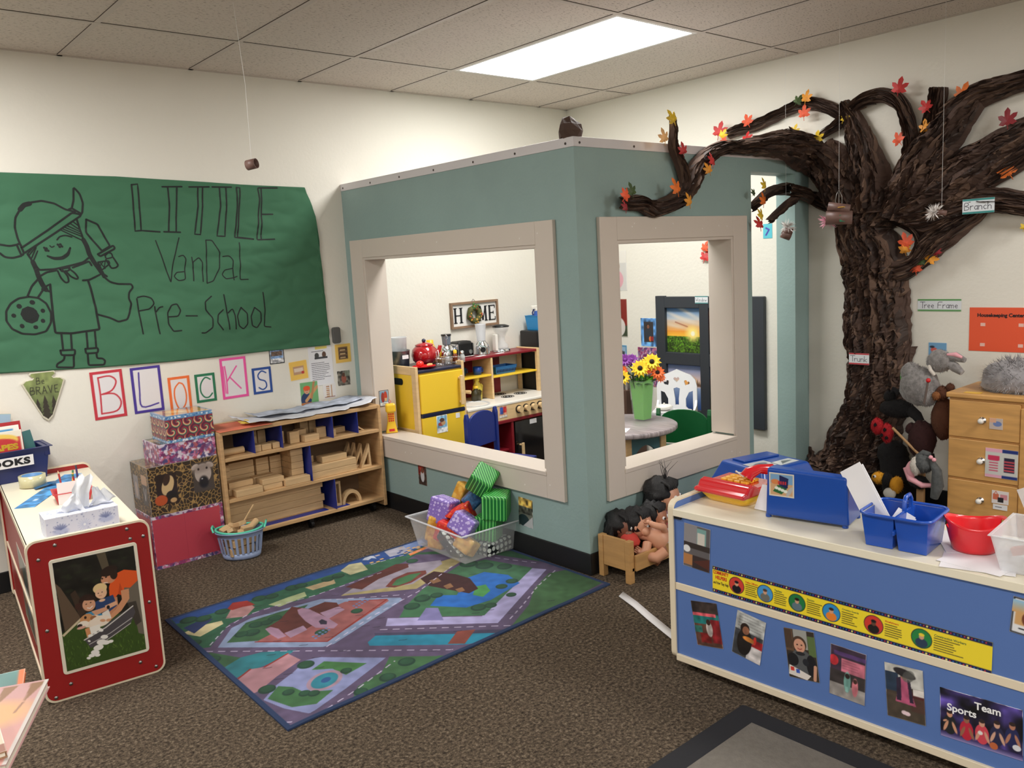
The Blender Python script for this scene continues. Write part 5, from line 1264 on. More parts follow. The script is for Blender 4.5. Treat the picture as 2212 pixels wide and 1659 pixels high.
# windows, street lights and small marks
for (x, y, n, m_, a) in ((.62, .66, 5, 2, .3), (.36, .52, 5, 2, .3)):
    for i in range(n):
        for j in range(m_): cvr.rect(x + i * .018, y + j * .022 + i * .007, x + i * .018 + .01, y + j * .022 + .012 + i * .007, (96, 116, 160))
for _ in range(46):
    x, y = rr_.uniform(.1, 1.42), rr_.uniform(.06, 1.1); cvr.line([(x, y), (x + .018, y - .014), (x + .026, y - .016)], .0028, (30, 28, 40)); 
for _ in range(20):
    x, y = rr_.uniform(.9, 1.3), rr_.uniform(1.03, 1.15); cvr.rect(x, y, x + .02, y + .014, rr_.choice([(206, 160, 96), (40, 60, 120), (170, 150, 140)]))
cvr.noise(.10, 60, 3); cvr.noise(.12, 7, 4)
cvr.line([(0, 0), (1.52, 0), (1.52, 1.19), (0, 1.19), (0, 0)], .036, (34, 52, 86))
RMAT = printed(.9)
ang = math.atan2(-.046 + .0, 1.5) * 0
# the rug's corners as laid: slightly skewed, one edge wavy
c0, c1, c2, c3 = Vector((-3.455, -2.100)), Vector((-1.925, -2.052)), Vector((-1.905, -.905)), Vector((-3.432, -.928))
MR = np.array(((1, 0, 0, 0), (0, 1, 0, 0), (0, 0, 1, 0), (0, 0, 0, 1)), float)
rug = sheet('play_rug', cvr, Matrix.Identity(4), None, .006, RMAT)
me = rug.data; n_ = len(me.vertices); co = np.empty(n_ * 3); me.vertices.foreach_get('co', co); co = co.reshape(-1, 3)
O_ = np.array((-3.451, -2.093))
u = co[:, 0] / 1.52; v = co[:, 1] / 1.19
# painted in straight floor metres from the rug's near corner, so only the outline is skewed at the ends
xy = (np.outer((1 - u) * (1 - v), c0) + np.outer(u * (1 - v), c1) + np.outer(u * v, c2) + np.outer((1 - u) * v, c3))
co[:, :2] = xy; co[:, 2] += .0005 + .002 * np.clip(np.sin(u * 19) * (v < .03), 0, 1)
me.vertices.foreach_set('co', co.ravel()); me.update()
tag(rug, 'blue and purple town-map play rug lying in front of the playhouse', 'rug')
# ---- entrance mat
mt = thing('floor_mat', 'grey floor mat with a wide black border, near the blue shelf', 'mat', (-2.95, -3.60, 0))
mb = MB(); mb.prism(rr(1.15, 1.16, .01, 3, -.575, -.575), .005); mb.build('mat_border', mat('mat_black', (30, 30, 34), .8, bump=.2, scale=60), mt, bevel=.002)
mb = MB(); mb.box(-.50, .50, -.505, .505, .005, .0075); mb.build('mat_centre', mat('mat_grey', (112, 106, 98), .9, bump=.4, scale=180, var=.1, vscale=60), mt)
mb = MB(); pts = [(-1.972, -2.150), (-2.02, -2.27), (-2.065, -2.375), (-2.118, -2.50), (-2.16, -2.60)]
vs = []; fs = []
for i, (x, y) in enumerate(pts): vs += [(x - .024, y - .014, .002 + .004 * math.sin(i * 1.3) ** 2), (x + .024, y + .004, .002 + .004 * math.sin(i * 1.3) ** 2)]
for i in range(4): fs.append((2 * i, 2 * i + 1, 2 * i + 3, 2 * i + 2))
mb.add(vs, fs, True); o = mb.build('paper_strip', PAPER); s_ = o.modifiers.new('s', 'SOLIDIFY'); s_.thickness = .001; tag(o, 'curved strip of white paper on the carpet beside the blue shelf', 'paper strip')
# ---- clear bin with soft blocks
cb_ = thing('clear_bin', 'clear plastic storage bin heaped with soft fabric blocks on the rug', 'bin', (-2.042, -1.185, .007), rz=R(-2))
mb = MB(); open_box(mb, .345, .455, .148, .295, .405, t=.002, lip=.018)
mb.build('bin_body', CLEAR, cb_, bevel=.004)
mb = MB()
P_ = [(a * .188, b * .243) for a, b in ((-1, -1), (1, -1), (1, 1), (-1, 1))]
for i in range(4): a, b = P_[i], P_[(i + 1) % 4]; mb.tube([(a[0], a[1], .149), (b[0], b[1], .149)], .004, 6)
mb.build('bin_rim', FROST, cb_)
def pattern(name, base, fg, kind, scale):
    m = bpy.data.materials.new(name); m.use_nodes = True; nt = m.node_tree; b = nt.nodes['Principled BSDF']; b.inputs['Roughness'].default_value = .38; b.inputs['Coat Weight'].default_value = .15
    tc = nt.nodes.new('ShaderNodeTexCoord'); mp = nt.nodes.new('ShaderNodeMapping'); nt.links.new(tc.outputs['Object'], mp.inputs[0])
    r = nt.nodes.new('ShaderNodeValToRGB'); r.color_ramp.interpolation = 'LINEAR'
    if kind == 'stripe':
        t = nt.nodes.new('ShaderNodeTexWave'); t.inputs['Scale'].default_value = scale; t.bands_direction = 'X'; mp.inputs['Rotation'].default_value = (0, 0, .785); mp.inputs['Location'].default_value = (.003, .003, 0)
        a = nt.nodes.new('ShaderNodeVectorMath'); a.operation = 'DOT_PRODUCT'; 
        nt.links.new(mp.outputs[0], t.inputs[0]); f = t.outputs['Fac']; lo, hi = .80, .92
    elif kind == 'dots':
        t = nt.nodes.new('ShaderNodeTexVoronoi'); t.inputs['Scale'].default_value = scale; t.inputs['Randomness'].default_value = .15; nt.links.new(mp.outputs[0], t.inputs['Vector']); f = t.outputs['Distance']; lo, hi = .36, .40
    elif kind == 'tri':
        t = nt.nodes.new('ShaderNodeTexVoronoi'); t.distance = 'MANHATTAN'; t.inputs['Scale'].default_value = scale; t.inputs['Randomness'].default_value = .55; nt.links.new(mp.outputs[0], t.inputs['Vector']); f = t.outputs['Distance']; lo, hi = .56, .60
    else:
        t = nt.nodes.new('ShaderNodeTexNoise'); t.inputs['Scale'].default_value = scale; nt.links.new(mp.outputs[0], t.inputs['Vector']); f = t.outputs['Fac']; lo, hi = .4, .6
    nt.links.new(f, r.inputs[0]); nt.links.new(r.outputs[0], b.inputs['Base Color'])
    c0, c1 = (fg, base) if kind in ('dots', 'tri') else (base, fg)
    r.color_ramp.elements[0].position = lo; r.color_ramp.elements[1].position = hi; r.color_ramp.elements[0].color = rgb(c0); r.color_ramp.elements[1].color = rgb(c1)
    return m
GRN = pattern('green_striped_fabric', (22, 112, 44), (120, 220, 110), 'stripe', 26)
PUR = pattern('purple_fabric', (132, 108, 186), (196, 180, 228), 'tri', 52)
DOT = pattern('dotted_fabric', (22, 24, 28), (206, 214, 206), 'dots', 34)
REDF = pattern('red_fabric', (206, 44, 34), (226, 90, 40), 'tri', 38)
YELF = pattern('yellow_fabric', (206, 146, 44), (232, 186, 84), 'noise', 30)
BLUF = pattern('blue_fabric', (18, 56, 100), (40, 100, 150), 'noise', 40)
def soft_cube(label, loc, rot, s, m, kind='box'):
    mb = MB(); h = s / 2 if not isinstance(s, tuple) else None
    s = tuple(a * 1.12 for a in s) if isinstance(s, tuple) else s * 1.12
    if kind == 'box':
        d = (s, s, s) if h else s; mb.cbox((0, 0, 0), d)
    elif kind == 'tri': mb.prism([(-s * .75, -s * .4), (s * .75, -s * .4), (0, s * .5)], s * .6, M=Matrix.Rotation(math.pi / 2, 4, 'X'))
    o = mb.build('soft_block', m, bevel=.012, seg=3); o.location = loc; o.rotation_euler = rot; tag(o, label, 'soft block', 'soft fabric blocks in the clear bin')
    for p in o.data.polygons: p.use_smooth = False
    return o
soft_cube('green striped soft cube balanced on top, touching the window trim', (-1.985, -1.283, .352), (R(38), R(-28), R(20)), .105, GRN)
soft_cube('green striped soft cube below the topmost one, at the right', (-1.982, -1.375, .245), (R(4), R(-6), R(38)), .112, GRN)
soft_cube('green striped soft cube half sunk in the bin, lowest at the right', (-2.000, -1.325, .128), (R(4), R(3), R(30)), .105, GRN)
soft_cube('purple patterned soft block at the left of the heap', (-2.075, -1.065, .180), (R(12), R(10), R(22)), (.105, .105, .115), PUR)
soft_cube('purple patterned soft block lying at the front of the heap', (-2.118, -1.290, .165), (R(32), R(14), R(36)), (.12, .105, .085), PUR)
soft_cube('red soft triangle block in the middle of the heap', (-2.01, -1.175, .195), (R(10), R(20), R(-50)), .11, REDF, 'tri')
soft_cube('yellow soft block standing behind the purple one', (-1.955, -1.055, .225), (R(20), R(15), R(10)), (.06, .06, .13), YELF)
soft_cube('dark blue soft block under the topmost green cube', (-1.965, -1.195, .25), (R(50), R(10), R(60)), (.07, .07, .12), BLUF)
soft_cube('red soft block inside the bin under the purple ones', (-2.10, -1.17, .088), (R(20), R(5), R(30)), (.11, .14, .09), REDF)
soft_cube('yellow soft block at the left edge of the bin', (-2.11, -1.045, .095), (R(15), R(-10), R(50)), (.07, .09, .12), YELF)
soft_cube('yellow soft block at the bottom left of the bin', (-2.12, -1.085, .036), (R(0), R(0), R(10)), (.09, .09, .055), YELF)
soft_cube('yellow soft block leaning at the front corner of the bin', (-2.135, -1.32, .072), (R(25), R(30), R(20)), (.07, .09, .07), YELF)
soft_cube('black soft block with white dots at the front left of the bin', (-2.14, -1.22, .05), (R(38), R(0), R(5)), (.07, .16, .055), DOT)
soft_cube('black soft block with white dots at the bottom right of the bin', (-1.985, -1.335, .038), (R(0), R(0), R(8)), (.16, .10, .06), DOT)
# ================================================================== doll bed with dolls
BIRCH = mat('bed_pine', (184, 142, 90), .45, var=.14, vscale=3, stretch=(2, 2, 16))
bd = thing('doll_bed', 'small plain wooden doll bed filled with dark-haired dolls', 'doll bed', (-1.60, -2.025, 0))
bx0, bx1, by0, by1 = -1.868, -1.34, -2.118, -1.935
mb = MB(); mb.box(bx0 + .003, bx0 + .016, by0 + .03, by1 - .028, .055, .192); mb.build('head_board', BIRCH, bd, world=True, bevel=.002)
mb = MB(); mb.box(bx1 - .016, bx1 - .003, by0 + .03, by1 - .028, .055, .192); mb.build('foot_board', BIRCH, bd, world=True, bevel=.002)
for x in (bx0, bx1 - .03):
    for y in (by0, by1 - .028): MB().box(x, x + .03, y, y + .028, 0, .19).build('leg', BIRCH, bd, world=True, bevel=.002)
for y0_, y1_ in ((by0 - .012, by0), (by1, by1 + .012)): MB().box(bx0 + .028, bx1 - .02, y0_, y1_, .055, .125).build('side_rail', BIRCH, bd, world=True, bevel=.002)
MB().box(bx0 + .016, bx1 - .016, by0, by1, .055, .068).build('bed_base', BIRCH, bd, world=True)
HAIR = mat('black_doll_hair', (16, 14, 16), .45, bump=.8, scale=30, stretch=(18, 18, 2))
EYEW = mat('eye_white', (225, 222, 220), .3); EYEB = mat('eye_brown', (40, 26, 20), .2); LIPS = mat('lips', (176, 86, 80), .5)
def doll(label, loc, skin, face_dir, hs=.062, hair_l=.075, body=None, arms=(), cloth=None, tuft=False, tilt=0):
    """loc = centre of the head; face_dir = horizontal direction the face looks"""
    d = thing('baby_doll', label, 'doll', loc, rz=face_dir, group='dolls in the wooden doll bed')
    sk = mat('doll_skin_%d' % skin[0], skin, .45)
    mb = MB()                                           # face looks along local +x
    mb.ball((0, 0, 0), hs, 24, sc=(.92, .86, 1.06)); mb.ball((hs * .62, hs * .42, -hs * .38), hs * .36, 12); mb.ball((hs * .62, -hs * .42, -hs * .38), hs * .36, 12)
    mb.ball((hs * .95, 0, -hs * .18), hs * .13, 10); mb.ball((hs * .74, 0, -hs * .74), hs * .28, 12); mb.ball((0, hs * .86, -hs * .1), hs * .18, 8, sc=(.8, .5, 1.2)); mb.ball((0, -hs * .86, -hs * .1), hs * .18, 8, sc=(.8, .5, 1.2))
    mb.build('head', sk, d)
    for sg in (-1, 1):
        e = MB(); e.ball((hs * .80, sg * hs * .34, hs * .06), hs * .16, 10); ev = e.build('eye', EYEW, d)
        e = MB(); e.ball((hs * .91, sg * hs * .36, hs * .06), hs * .10, 8); e.build('iris', EYEB, ev)
    e = MB(); e.ball((hs * .94, 0, -hs * .48), hs * .12, 8, sc=(.6, 1.5, .6)); e.build('mouth', LIPS, d)
    mb = MB(); mb.ball((-hs * .40, 0, hs * .2), hs * 1.06, 22, sc=(.98, 1.06, 1.05), lump=.25, ls=30, seed=loc[0] * 9)
    r_ = random.Random(int(abs(loc[1]) * 1000))
    for k in range(34):
        a = R(r_.uniform(98, 262)); p0 = Vector((-hs * .2 + hs * 1.0 * math.cos(a), hs * 1.02 * math.sin(a), hs * r_.uniform(-.1, .5)))
        p1 = p0 + Vector((-hs * .1 + r_.uniform(-.01, .01), r_.uniform(-.01, .01), -hair_l * .5)); p2 = p1 + Vector((r_.uniform(-.012, .008), r_.uniform(-.012, .012), -hair_l * .5))
        mb.tube([p0, p1, p2], [hs * .17, hs * .2, hs * .07], 6)
    for k in range(9):
        y = hs * (-.7 + k * .175); mb.tube([(hs * .0, y * .7, hs * 1.08), (hs * .55, y, hs * .90), (hs * .78 - abs(y) * .3, y * 1.05, hs * .60)], [hs * .16, hs * .13, hs * .05], 6)
    if tuft:
        for k in range(7): mb.tube([(0, 0, hs), (r_.uniform(-.02, .03), r_.uniform(-.03, .02), hs + .05), (r_.uniform(-.04, .05), r_.uniform(-.01, .05), hs + .09)], [.002, .0015, .0005], 4)
    mb.build('hair', HAIR, d)
    if body:
        (bx, by, bz), br = body; mb = MB(); mb.tube([(0, 0, -hs * .7), (bx * .4, by * .4, bz * .4 - .01), (bx * .7, by * .7, bz * .7), (bx, by, bz), (bx * 1.15, by * 1.15, bz * 1.15)], [hs * .5, br * .8, br * 1.05, br * 1.1, br * .8], 14)
        mb.build('torso', cloth or sk, d)
    for pts, r0 in arms:
        mb = MB(); mb.tube(pts, [r0, r0 * 1.05, r0 * .9, r0 * .62][:len(pts)], 12); e = Vector(pts[-1]); q = (e - Vector(pts[-2])).normalized()
        mb.ball(e + q * r0 * .5, r0 * .72, 10, sc=(1.1, 1, .8)); s_ = q.orthogonal().normalized()
        for k in range(5): b_ = e + q * r0 * (.7 if k < 4 else .2) + s_ * r0 * ((k - 1.5) * .36 if k < 4 else .75); mb.tube([b_, b_ + q * r0 * (.7 if k < 4 else .3) + s_ * (r0 * .35 if k == 4 else 0), b_ + q * r0 * (1.0 if k < 4 else .6) + s_ * (r0 * .5 if k == 4 else 0)], [r0 * .2, r0 * .18, r0 * .12], 6)
        mb.build('arm', sk, d)
    return d
FD = R(-72)
doll('dark-skinned doll at the head end of the bed, leftmost of the dolls', (-1.755, -1.985, .205), (122, 74, 56), FD, .058, .08, ((.05, -.03, -.07), .04), ((((.03, -.02, -.075), (.06, -.03, -.06), (.05, -.005, -.045)), .013),), mat('red_cloth', (190, 60, 50), .8))
doll('light-skinned undressed doll with bobbed hair lying on its side, second from left', (-1.700, -2.035, .215), (206, 150, 120), FD, .060, .10, ((.10, .015, -.075), .046), ((((.05, -.04, -.07), (.055, -.065, -.095), (.03, -.075, -.12), (.015, -.075, -.128)), .02), (((.11, .02, -.03), (.115, -.01, .0), (.08, -.03, .012), (.06, -.03, .02)), .016), (((.13, -.03, -.10), (.10, -.06, -.125), (.06, -.07, -.12), (.04, -.07, -.11)), .024)))
doll('brown doll in a white top, third from the left in the doll bed', (-1.600, -2.045, .225), (176, 118, 88), FD, .056, .13, ((.03, -.02, -.11), .05), ((((.04, -.05, -.09), (.06, -.07, -.13), (.05, -.08, -.16), (.04, -.08, -.175)), .017),), mat('white_cloth', (206, 206, 206), .8))
doll('large light-skinned doll with a tuft of hair, rearmost and highest in the bed', (-1.49, -2.015, .290), (206, 156, 132), FD, .072, .14, ((.0, .0, -.15), .06), (), mat('pink_cloth', (196, 150, 160), .8), tuft=True)

BIRCH = MATS['birch_wood']
# ================================================================== long blue-backed shelf unit on the right
BO = Vector((-2.330, -2.704, 0)); BA = R(-90 + 2.2) # direction of its long side
bs = thing('blue_shelf', 'long low shelf unit with blue back panel and cream edges', 'shelf', (BO.x, BO.y, 0), rz=BA)
# local x runs along the unit (towards the viewer's right), local y into the unit, away from the viewer
BLP = mat('blue_laminate', (86, 116, 176), .45, spec=.4)
L_ = 1.42; DP = .35; Z0 = .035; ZT = .566
mb = MB(); mb.box(.02, L_, .008, .016, Z0 + .02, ZT - .02); mb.build('back_panel', BLP, bs)
def epanel(x):
    P = rr(DP, .592 - Z0, .03, 6, 0, Z0)
    m_ = MB(); m_.mat(EDGE); m_.prism(P, .02, M=frame_M((x, 0, 0), (0, 1, 0), (0, 0, 1)))
    P2 = rr(DP - .012, .58 - Z0, .026, 6, .006, Z0 + .006); m_.mat(BLP); m_.prism(P2, .0008, M=frame_M((x + .02, 0, 0), (0, 1, 0), (0, 0, 1)))
    return m_.build('end_panel', None, bs)
epanel(0.0); epanel(L_)
MB().box(.02, L_, -.001, DP, ZT - .024, ZT).build('top_board', CREAM, bs, bevel=.002)
MB().box(.02, L_, .004, DP - .01, .286, .311).build('middle_edging', EDGE, bs, bevel=.002)
MB().box(.02, L_, -.001, DP - .01, Z0, .058).build('bottom_board', EDGE, bs, bevel=.002)
for x in (.06, .7, 1.36):
    for y in (.05, DP - .05):
        m_ = MB(); m_.cyl((x - .01, y, .018), (x + .01, y, .018), .018); m_.box(x - .012, x + .012, y - .01, y + .01, .02, .036); m_.build('caster', BLACKR, bs)
MB().box(.024, .05, .0, .008, .534, .541).build('maker_plate', BLK, bs)
MBS = ROOTM[bs.name]
def FB(s, z, off=.0006): return MBS @ frame_M((s, .008 - off - .0006, z), (1, 0, 0), (0, 0, 1))
def bphoto(label, s, z, w, h, fn, tilt=0, nx=60, name='photo_print', cat='photo', rnd_=.4, group='photos on the blue shelf'):
    cv = Canvas(w, h, nx); fn(cv, w, h); o = sheet(name, cv, FB(s, z) @ Matrix.Rotation(R(tilt), 4, 'Z'), None, .0008, printed(rnd_, .2)); tag(o, label, cat, group); return o
def q0(cv, w, h): cv.rect(0, 0, w, h, (96, 92, 94)); cv.rect(w * .45, h * .55, w * .85, h * .95, (120, 160, 156)); cv.rect(w * .52, h * .5, w * .8, h * .85, (206, 200, 190)); cv.rect(0, h * .5, w * .5, h, (140, 136, 138)); cv.rect(0, h * .45, w, h * .58, (54, 46, 44)); cv.rect(0, h * .05, w * .35, h * .3, (176, 122, 76)); cv.rect(w * .35, 0, w, h * .3, (56, 44, 44)); cv.ell(w * .12, h * .42, .014, .012, (226, 226, 226)); cv.poly([(w * .35, h * .15), (w, h * .05), (w, h * .3)], (84, 46, 40))
bphoto('photo of a playroom at the top left corner of the blue panel', .053, .379, .100, .147, q0, -3)
def q1(cv, w, h): cv.rect(0, 0, w, h, (92, 62, 52)); cv.rect(0, h * .72, w, h, (52, 44, 44)); cv.rect(w * .3, h * .75, w, h * .97, (60, 50, 46)); cv.rect(0, h * .5, w, h * .74, (32, 108, 106)); cv.rect(0, h * .68, w * .9, h * .75, (206, 90, 100)); cv.rect(0, h * .3, w * .3, h * .45, (50, 110, 100)); cv.rect(w * .2, h * .08, w * .6, h * .3, (120, 34, 34)); cv.rect(w * .65, h * .1, w, h * .62, (130, 34, 40)); cv.ell(w * .58, h * .4, .012, .026, (206, 196, 190)); cv.ell(w * .57, h * .55, .008, .01, (56, 36, 30)); cv.noise(.3, 9, 1)
bphoto('photo of a small child in a red playroom, first from left in the lower row', .102, .113, .100, .150, q1, 9)
def q2(cv, w, h): cv.rect(0, 0, w, h, (64, 66, 70)); cv.rect(0, h * .6, w, h, (176, 178, 176)); lines_text(cv, .01, h * .95, w, 6, .01, .002, (120, 120, 120)); cv.rect(w * .5, 0, w, h * .35, (206, 200, 200)); cv.rect(w * .5, h * .33, w, h * .5, (150, 34, 40)); cv.ell(w * .38, h * .35, .026, .045, (32, 28, 28)); cv.ell(w * .34, h * .66, .016, .018, (40, 28, 24)); cv.ell(w * .38, h * .62, .012, .014, (150, 100, 76)); cv.line([(w * .4, h * .45), (w * .7, h * .42)], .01, (176, 120, 90)); cv.ell(w * .72, h * .48, .005, .014, (220, 60, 50)); cv.ell(w * .5, h * .45, .02, .008, (206, 130, 60)); cv.noise(.25, 8, 2)
bphoto('photo of a child in a dark vest reaching over, second in the lower row', .232, .131, .101, .149, q2, -9)
def q3(cv, w, h):
    cv.rect(0, 0, w, h, (56, 48, 42)); cv.rect(w * .3, h * .62, w * .75, h, (156, 156, 150)); cv.rect(0, h * .55, w * .28, h, (96, 74, 56)); cv.rect(w * .76, h * .5, w, h * .9, (90, 110, 66))
    for k in range(5): cv.rect(w * .05 * k, h * .6, w * .05 * k + .002, h * .98, (40, 32, 30))
    cv.ell(w * .5, h * .36, .036, .038, (84, 86, 88)); cv.ell(w * .2, h * .38, .018, .02, (28, 28, 32)); cv.ell(w * .8, h * .3, .016, .034, (28, 28, 32)); cv.face(w * .47, h * .68, .021, (206, 152, 126), (74, 56, 44)); cv.ell(w * .62, h * .36, .01, .011, (36, 38, 44)); cv.ell(w * .47, h * .52, .015, .006, (40, 40, 44))
    cv.poly([(0, h * .06), (w * .6, 0), (w * .75, h * .1), (w * .05, h * .26)], (222, 214, 206)); cv.rect(w * .08, h * .14, w * .2, h * .22, (206, 60, 50)); cv.rect(w * .26, h * .11, w * .38, h * .19, (60, 90, 180)); cv.line([(w * .92, h * .3), (w * .86, h * .04)], .01, (200, 150, 124))
bphoto('photo of a smiling boy in a grey shirt, third in the lower row', .432, .114, .097, .153, q3, 7, 80)
def q4(cv, w, h): cv.rect(0, 0, w, h, (60, 46, 62)); cv.rect(0, 0, w, h * .3, (150, 144, 140)); cv.rect(0, h * .26, w, h * .52, (56, 50, 50)); cv.rect(w * .32, h * .52, w * .98, h * .78, (196, 112, 130)); cv.rect(w * .1, h * .82, w, h * .9, (86, 60, 110)); cv.ell(w * .5, h * .34, .01, .032, (120, 170, 160)); cv.ell(w * .5, h * .46, .007, .008, (50, 36, 34)); cv.ell(w * .72, h * .28, .009, .028, (206, 120, 130)); cv.ell(w * .72, h * .4, .006, .007, (60, 40, 34)); cv.ell(w * .1, h * .7, .014, .016, (200, 50, 60)); cv.rect(w * .45, h * .15, w * .53, h * .25, (150, 200, 190)); lines_text(cv, w * .36, h * .74, w * .55, 4, h * .05, .002, (150, 80, 100)); cv.noise(.2, 8, 5)
bphoto('photo of two children before a pink board, fourth in the lower row', .558, .106, .104, .155, q4, -1.5)
def q5(cv, w, h): cv.rect(0, 0, w, h, (66, 56, 48)); cv.rect(0, h * .62, w, h, (196, 194, 188)); cv.rect(0, h * .5, w * .35, h * .85, (40, 56, 76)); cv.rect(w * .65, h * .2, w, h * .55, (80, 36, 38)); cv.rect(w * .72, h * .5, w, h * .62, (216, 210, 204)); cv.rect(0, 0, w, h * .45, (80, 70, 58), .6); cv.poly([(w * .42, h * .78), (w * .56, h * .78), (w * .78, h * .3), (w * .24, h * .32)], (176, 84, 116)); cv.poly([(w * .3, h * .76), (w * .42, h * .8), (w * .4, h * .35), (w * .28, h * .35)], (46, 34, 54)); cv.poly([(w * .58, h * .78), (w * .66, h * .74), (w * .72, h * .35), (w * .62, h * .35)], (46, 34, 54)); cv.ell(w * .5, h * .83, .010, .012, (150, 104, 84)); cv.ell(w * .52, h * .87, .03, .012, (40, 36, 40), -14); cv.ell(w * .62, h * .83, .014, .02, (90, 90, 86), -40, al=.7); cv.ell(w * .46, h * .14, .008, .006, (226, 200, 206)); cv.ell(w * .54, h * .13, .008, .006, (226, 200, 206)); cv.noise(.15, 9, 7)
bphoto('photo of a child in a pink dress and wide hat, fifth in the lower row', .727, .100, .102, .155, q5, 4)
def ts(cv, w, h):
    cv.rect(0, 0, w, h, (44, 36, 76)); cv.noise(1.0, 7, 5); cv.noise(.6, 14, 6); cv.grad((150, 140, 190), (60, 50, 100), 0, h * .1)
    P = [(.12, .5, (34, 36, 40), (206, 150, 120)), (.33, .48, (186, 40, 60), (150, 100, 76)), (.52, .5, (206, 70, 84), (206, 150, 126)), (.70, .56, (40, 40, 70), (206, 160, 136)), (.88, .62, (36, 40, 84), (176, 120, 96))]
    for x, y, c, sk in P:
        cv.ell(w * x, h * (y - .22), w * .085, h * .2, c); cv.ell(w * (x - .05), h * (y - .26), w * .02, h * .12, sk, -20); cv.ell(w * (x + .06), h * (y - .26), w * .02, h * .12, sk, 20); cv.ell(w * x, h * y, w * .036, h * .072, sk); cv.ell(w * x, h * (y + .045), w * .038, h * .04, (50, 36, 34))
    cv.ell(w * .66, h * .12, w * .05, h * .07, (190, 100, 60)); cv.ell(w * .93, h * .22, w * .05, h * .06, (216, 216, 220)); cv.ell(w * .5, h * .3, w * .03, h * .04, (226, 220, 214)); cv.ell(w * .06, h * .34, w * .03, h * .02, (206, 150, 120), 30)
tsp = bphoto('purple poster of five athletes reading Team Sports', .867, .097, .194, .135, ts, 2, 150, 'sports_poster', 'poster', .35, 'photos on the blue shelf')
MT2 = FB(.867, .097, .0016) @ Matrix.Rotation(R(2), 4, 'Z') @ Matrix.Scale(.76, 4)
WH = mat('white_print', (240, 240, 240), .5)
text('poster_lettering', 'Team', .036, MT2 @ Matrix.Translation(Vector((.110, .134, 0))), WH, tsp, bold=.0008, world=False, ext=.0002)
text('poster_lettering', 'Sports', .036, MT2 @ Matrix.Translation(Vector((.022, .102, 0))), WH, tsp, bold=.0008, world=False, ext=.0002)
def q6(cv, w, h): cv.rect(0, 0, w, h, (22, 24, 34)); cv.rect(.004, .004, w, h - .004, (226, 226, 228)); cv.rect(.008, .024, w, h - .008, (206, 160, 104)); cv.grad((206, 160, 104), (150, 190, 216), h * .6, h - .01); cv.ell(w * .5, h * .45, .026, .024, (110, 60, 40)); cv.ell(w * .45, h * .72, .016, .018, (26, 26, 32)); cv.ell(w * .7, h * .8, .006, .016, (26, 26, 32), 30); lines_text(cv, .02, .015, .05, 1, .01, .004, (30, 30, 40))
bphoto('dark-framed picture card at the far right of the blue panel', 1.021, .435, .098, .094, q6, -4, 50, 'picture_card', 'picture card')
# community helpers strip
CW, CH = .819, .087
cv = Canvas(CW, CH, 520, bg=(240, 216, 50))
cv.rect(0, 0, CW, .011, (24, 28, 74)); cv.rect(0, CH - .011, CW, CH, (24, 28, 74))
cyc = [(244, 226, 120), (206, 56, 56), (40, 110, 190), (40, 130, 90), (60, 110, 200), (206, 60, 60)]
for k in range(96):
    for y in (.0055, CH - .0055): cv.ell(.006 + k * .0084, y, .0027 if k % 6 == 0 else .0019, .0027 if k % 6 == 0 else .0019, cyc[k % 6])
pp = [(.088, (206, 66, 56), (26, 26, 34)), (.187, (70, 150, 210), (110, 110, 104)), (.292, (36, 120, 66), (96, 116, 126)), (.398, (50, 140, 200), (230, 130, 50)), (.520, (206, 60, 50), (26, 24, 24)), (.648, (36, 130, 66), (40, 60, 84))]
for i, (x, bgc, bd) in enumerate(pp):
    y = CH / 2; r_ = .0255; cv.ell(x, y, r_ + .0018, r_ + .0018, (26, 30, 50)); cv.ell(x, y, r_, r_, bgc); cv.ell(x, y - .012, .016, .013, bd); cv.ell(x, y + .005, .0066, .008, (206, 156, 126) if i != 4 else (96, 66, 52)); cv.ell(x, y + .0105, .0074, .0045, [(24, 24, 36), (80, 60, 50), (40, 28, 24), (60, 40, 34), (30, 28, 28), (240, 210, 60)][i])
    lines_text(cv, x + .032, y + .012, .046 if i < 5 else .075, 6, .0065, .0024, (60, 52, 40), i)
    hc = (206, 60, 40) if i in (0, 4) else (40, 90, 60)
cs = sheet('helpers_strip', cv, FB(.165, .3155) @ Matrix.Rotation(R(-.6), 4, 'Z'), None, .0008, printed(.25, .4)); tag(cs, 'yellow Community Helpers strip of round portraits along the blue panel', 'poster')
M3 = FB(.165, .3155, .0016) @ Matrix.Rotation(R(-.6), 4, 'Z')
RI = mat('red_ink', (196, 44, 30), .5); GI = mat('green_ink', (36, 90, 56), .5)
def ct(s, x, y, w, h, m, **k): text('strip_lettering', s, .02, M3 @ Matrix.Translation(Vector((x, y, 0))), m, cs, fit=(w, h), world=False, ext=.0001, **k)
ct('COMMUNITY', .003, .062, .056, .012, RI, bold=.0008); ct('HELPERS', .011, .046, .042, .012, RI, bold=.0008); ct('and How They Help', .003, .026, .056, .013, INK, shear=.2, bold=.0004)
for (x, s_, m_, w_) in ((.120, 'Police Officers', RI, .042), (.219, 'Teachers', GI, .024), (.324, 'Doctors', GI, .022), (.430, 'Crossing Guards', GI, .048), (.552, 'Firefighters', RI, .036), (.680, 'Construction Workers', GI, .078)): ct(s_, x, CH / 2 + .0165, w_, .0068, m_, bold=.0003)
# ================================================================== things on top of the blue shelf
def onb(x, y, z=0.0): p = MBS @ Vector((x, y, ZT + .001)); return (p.x, p.y, p.z + z)
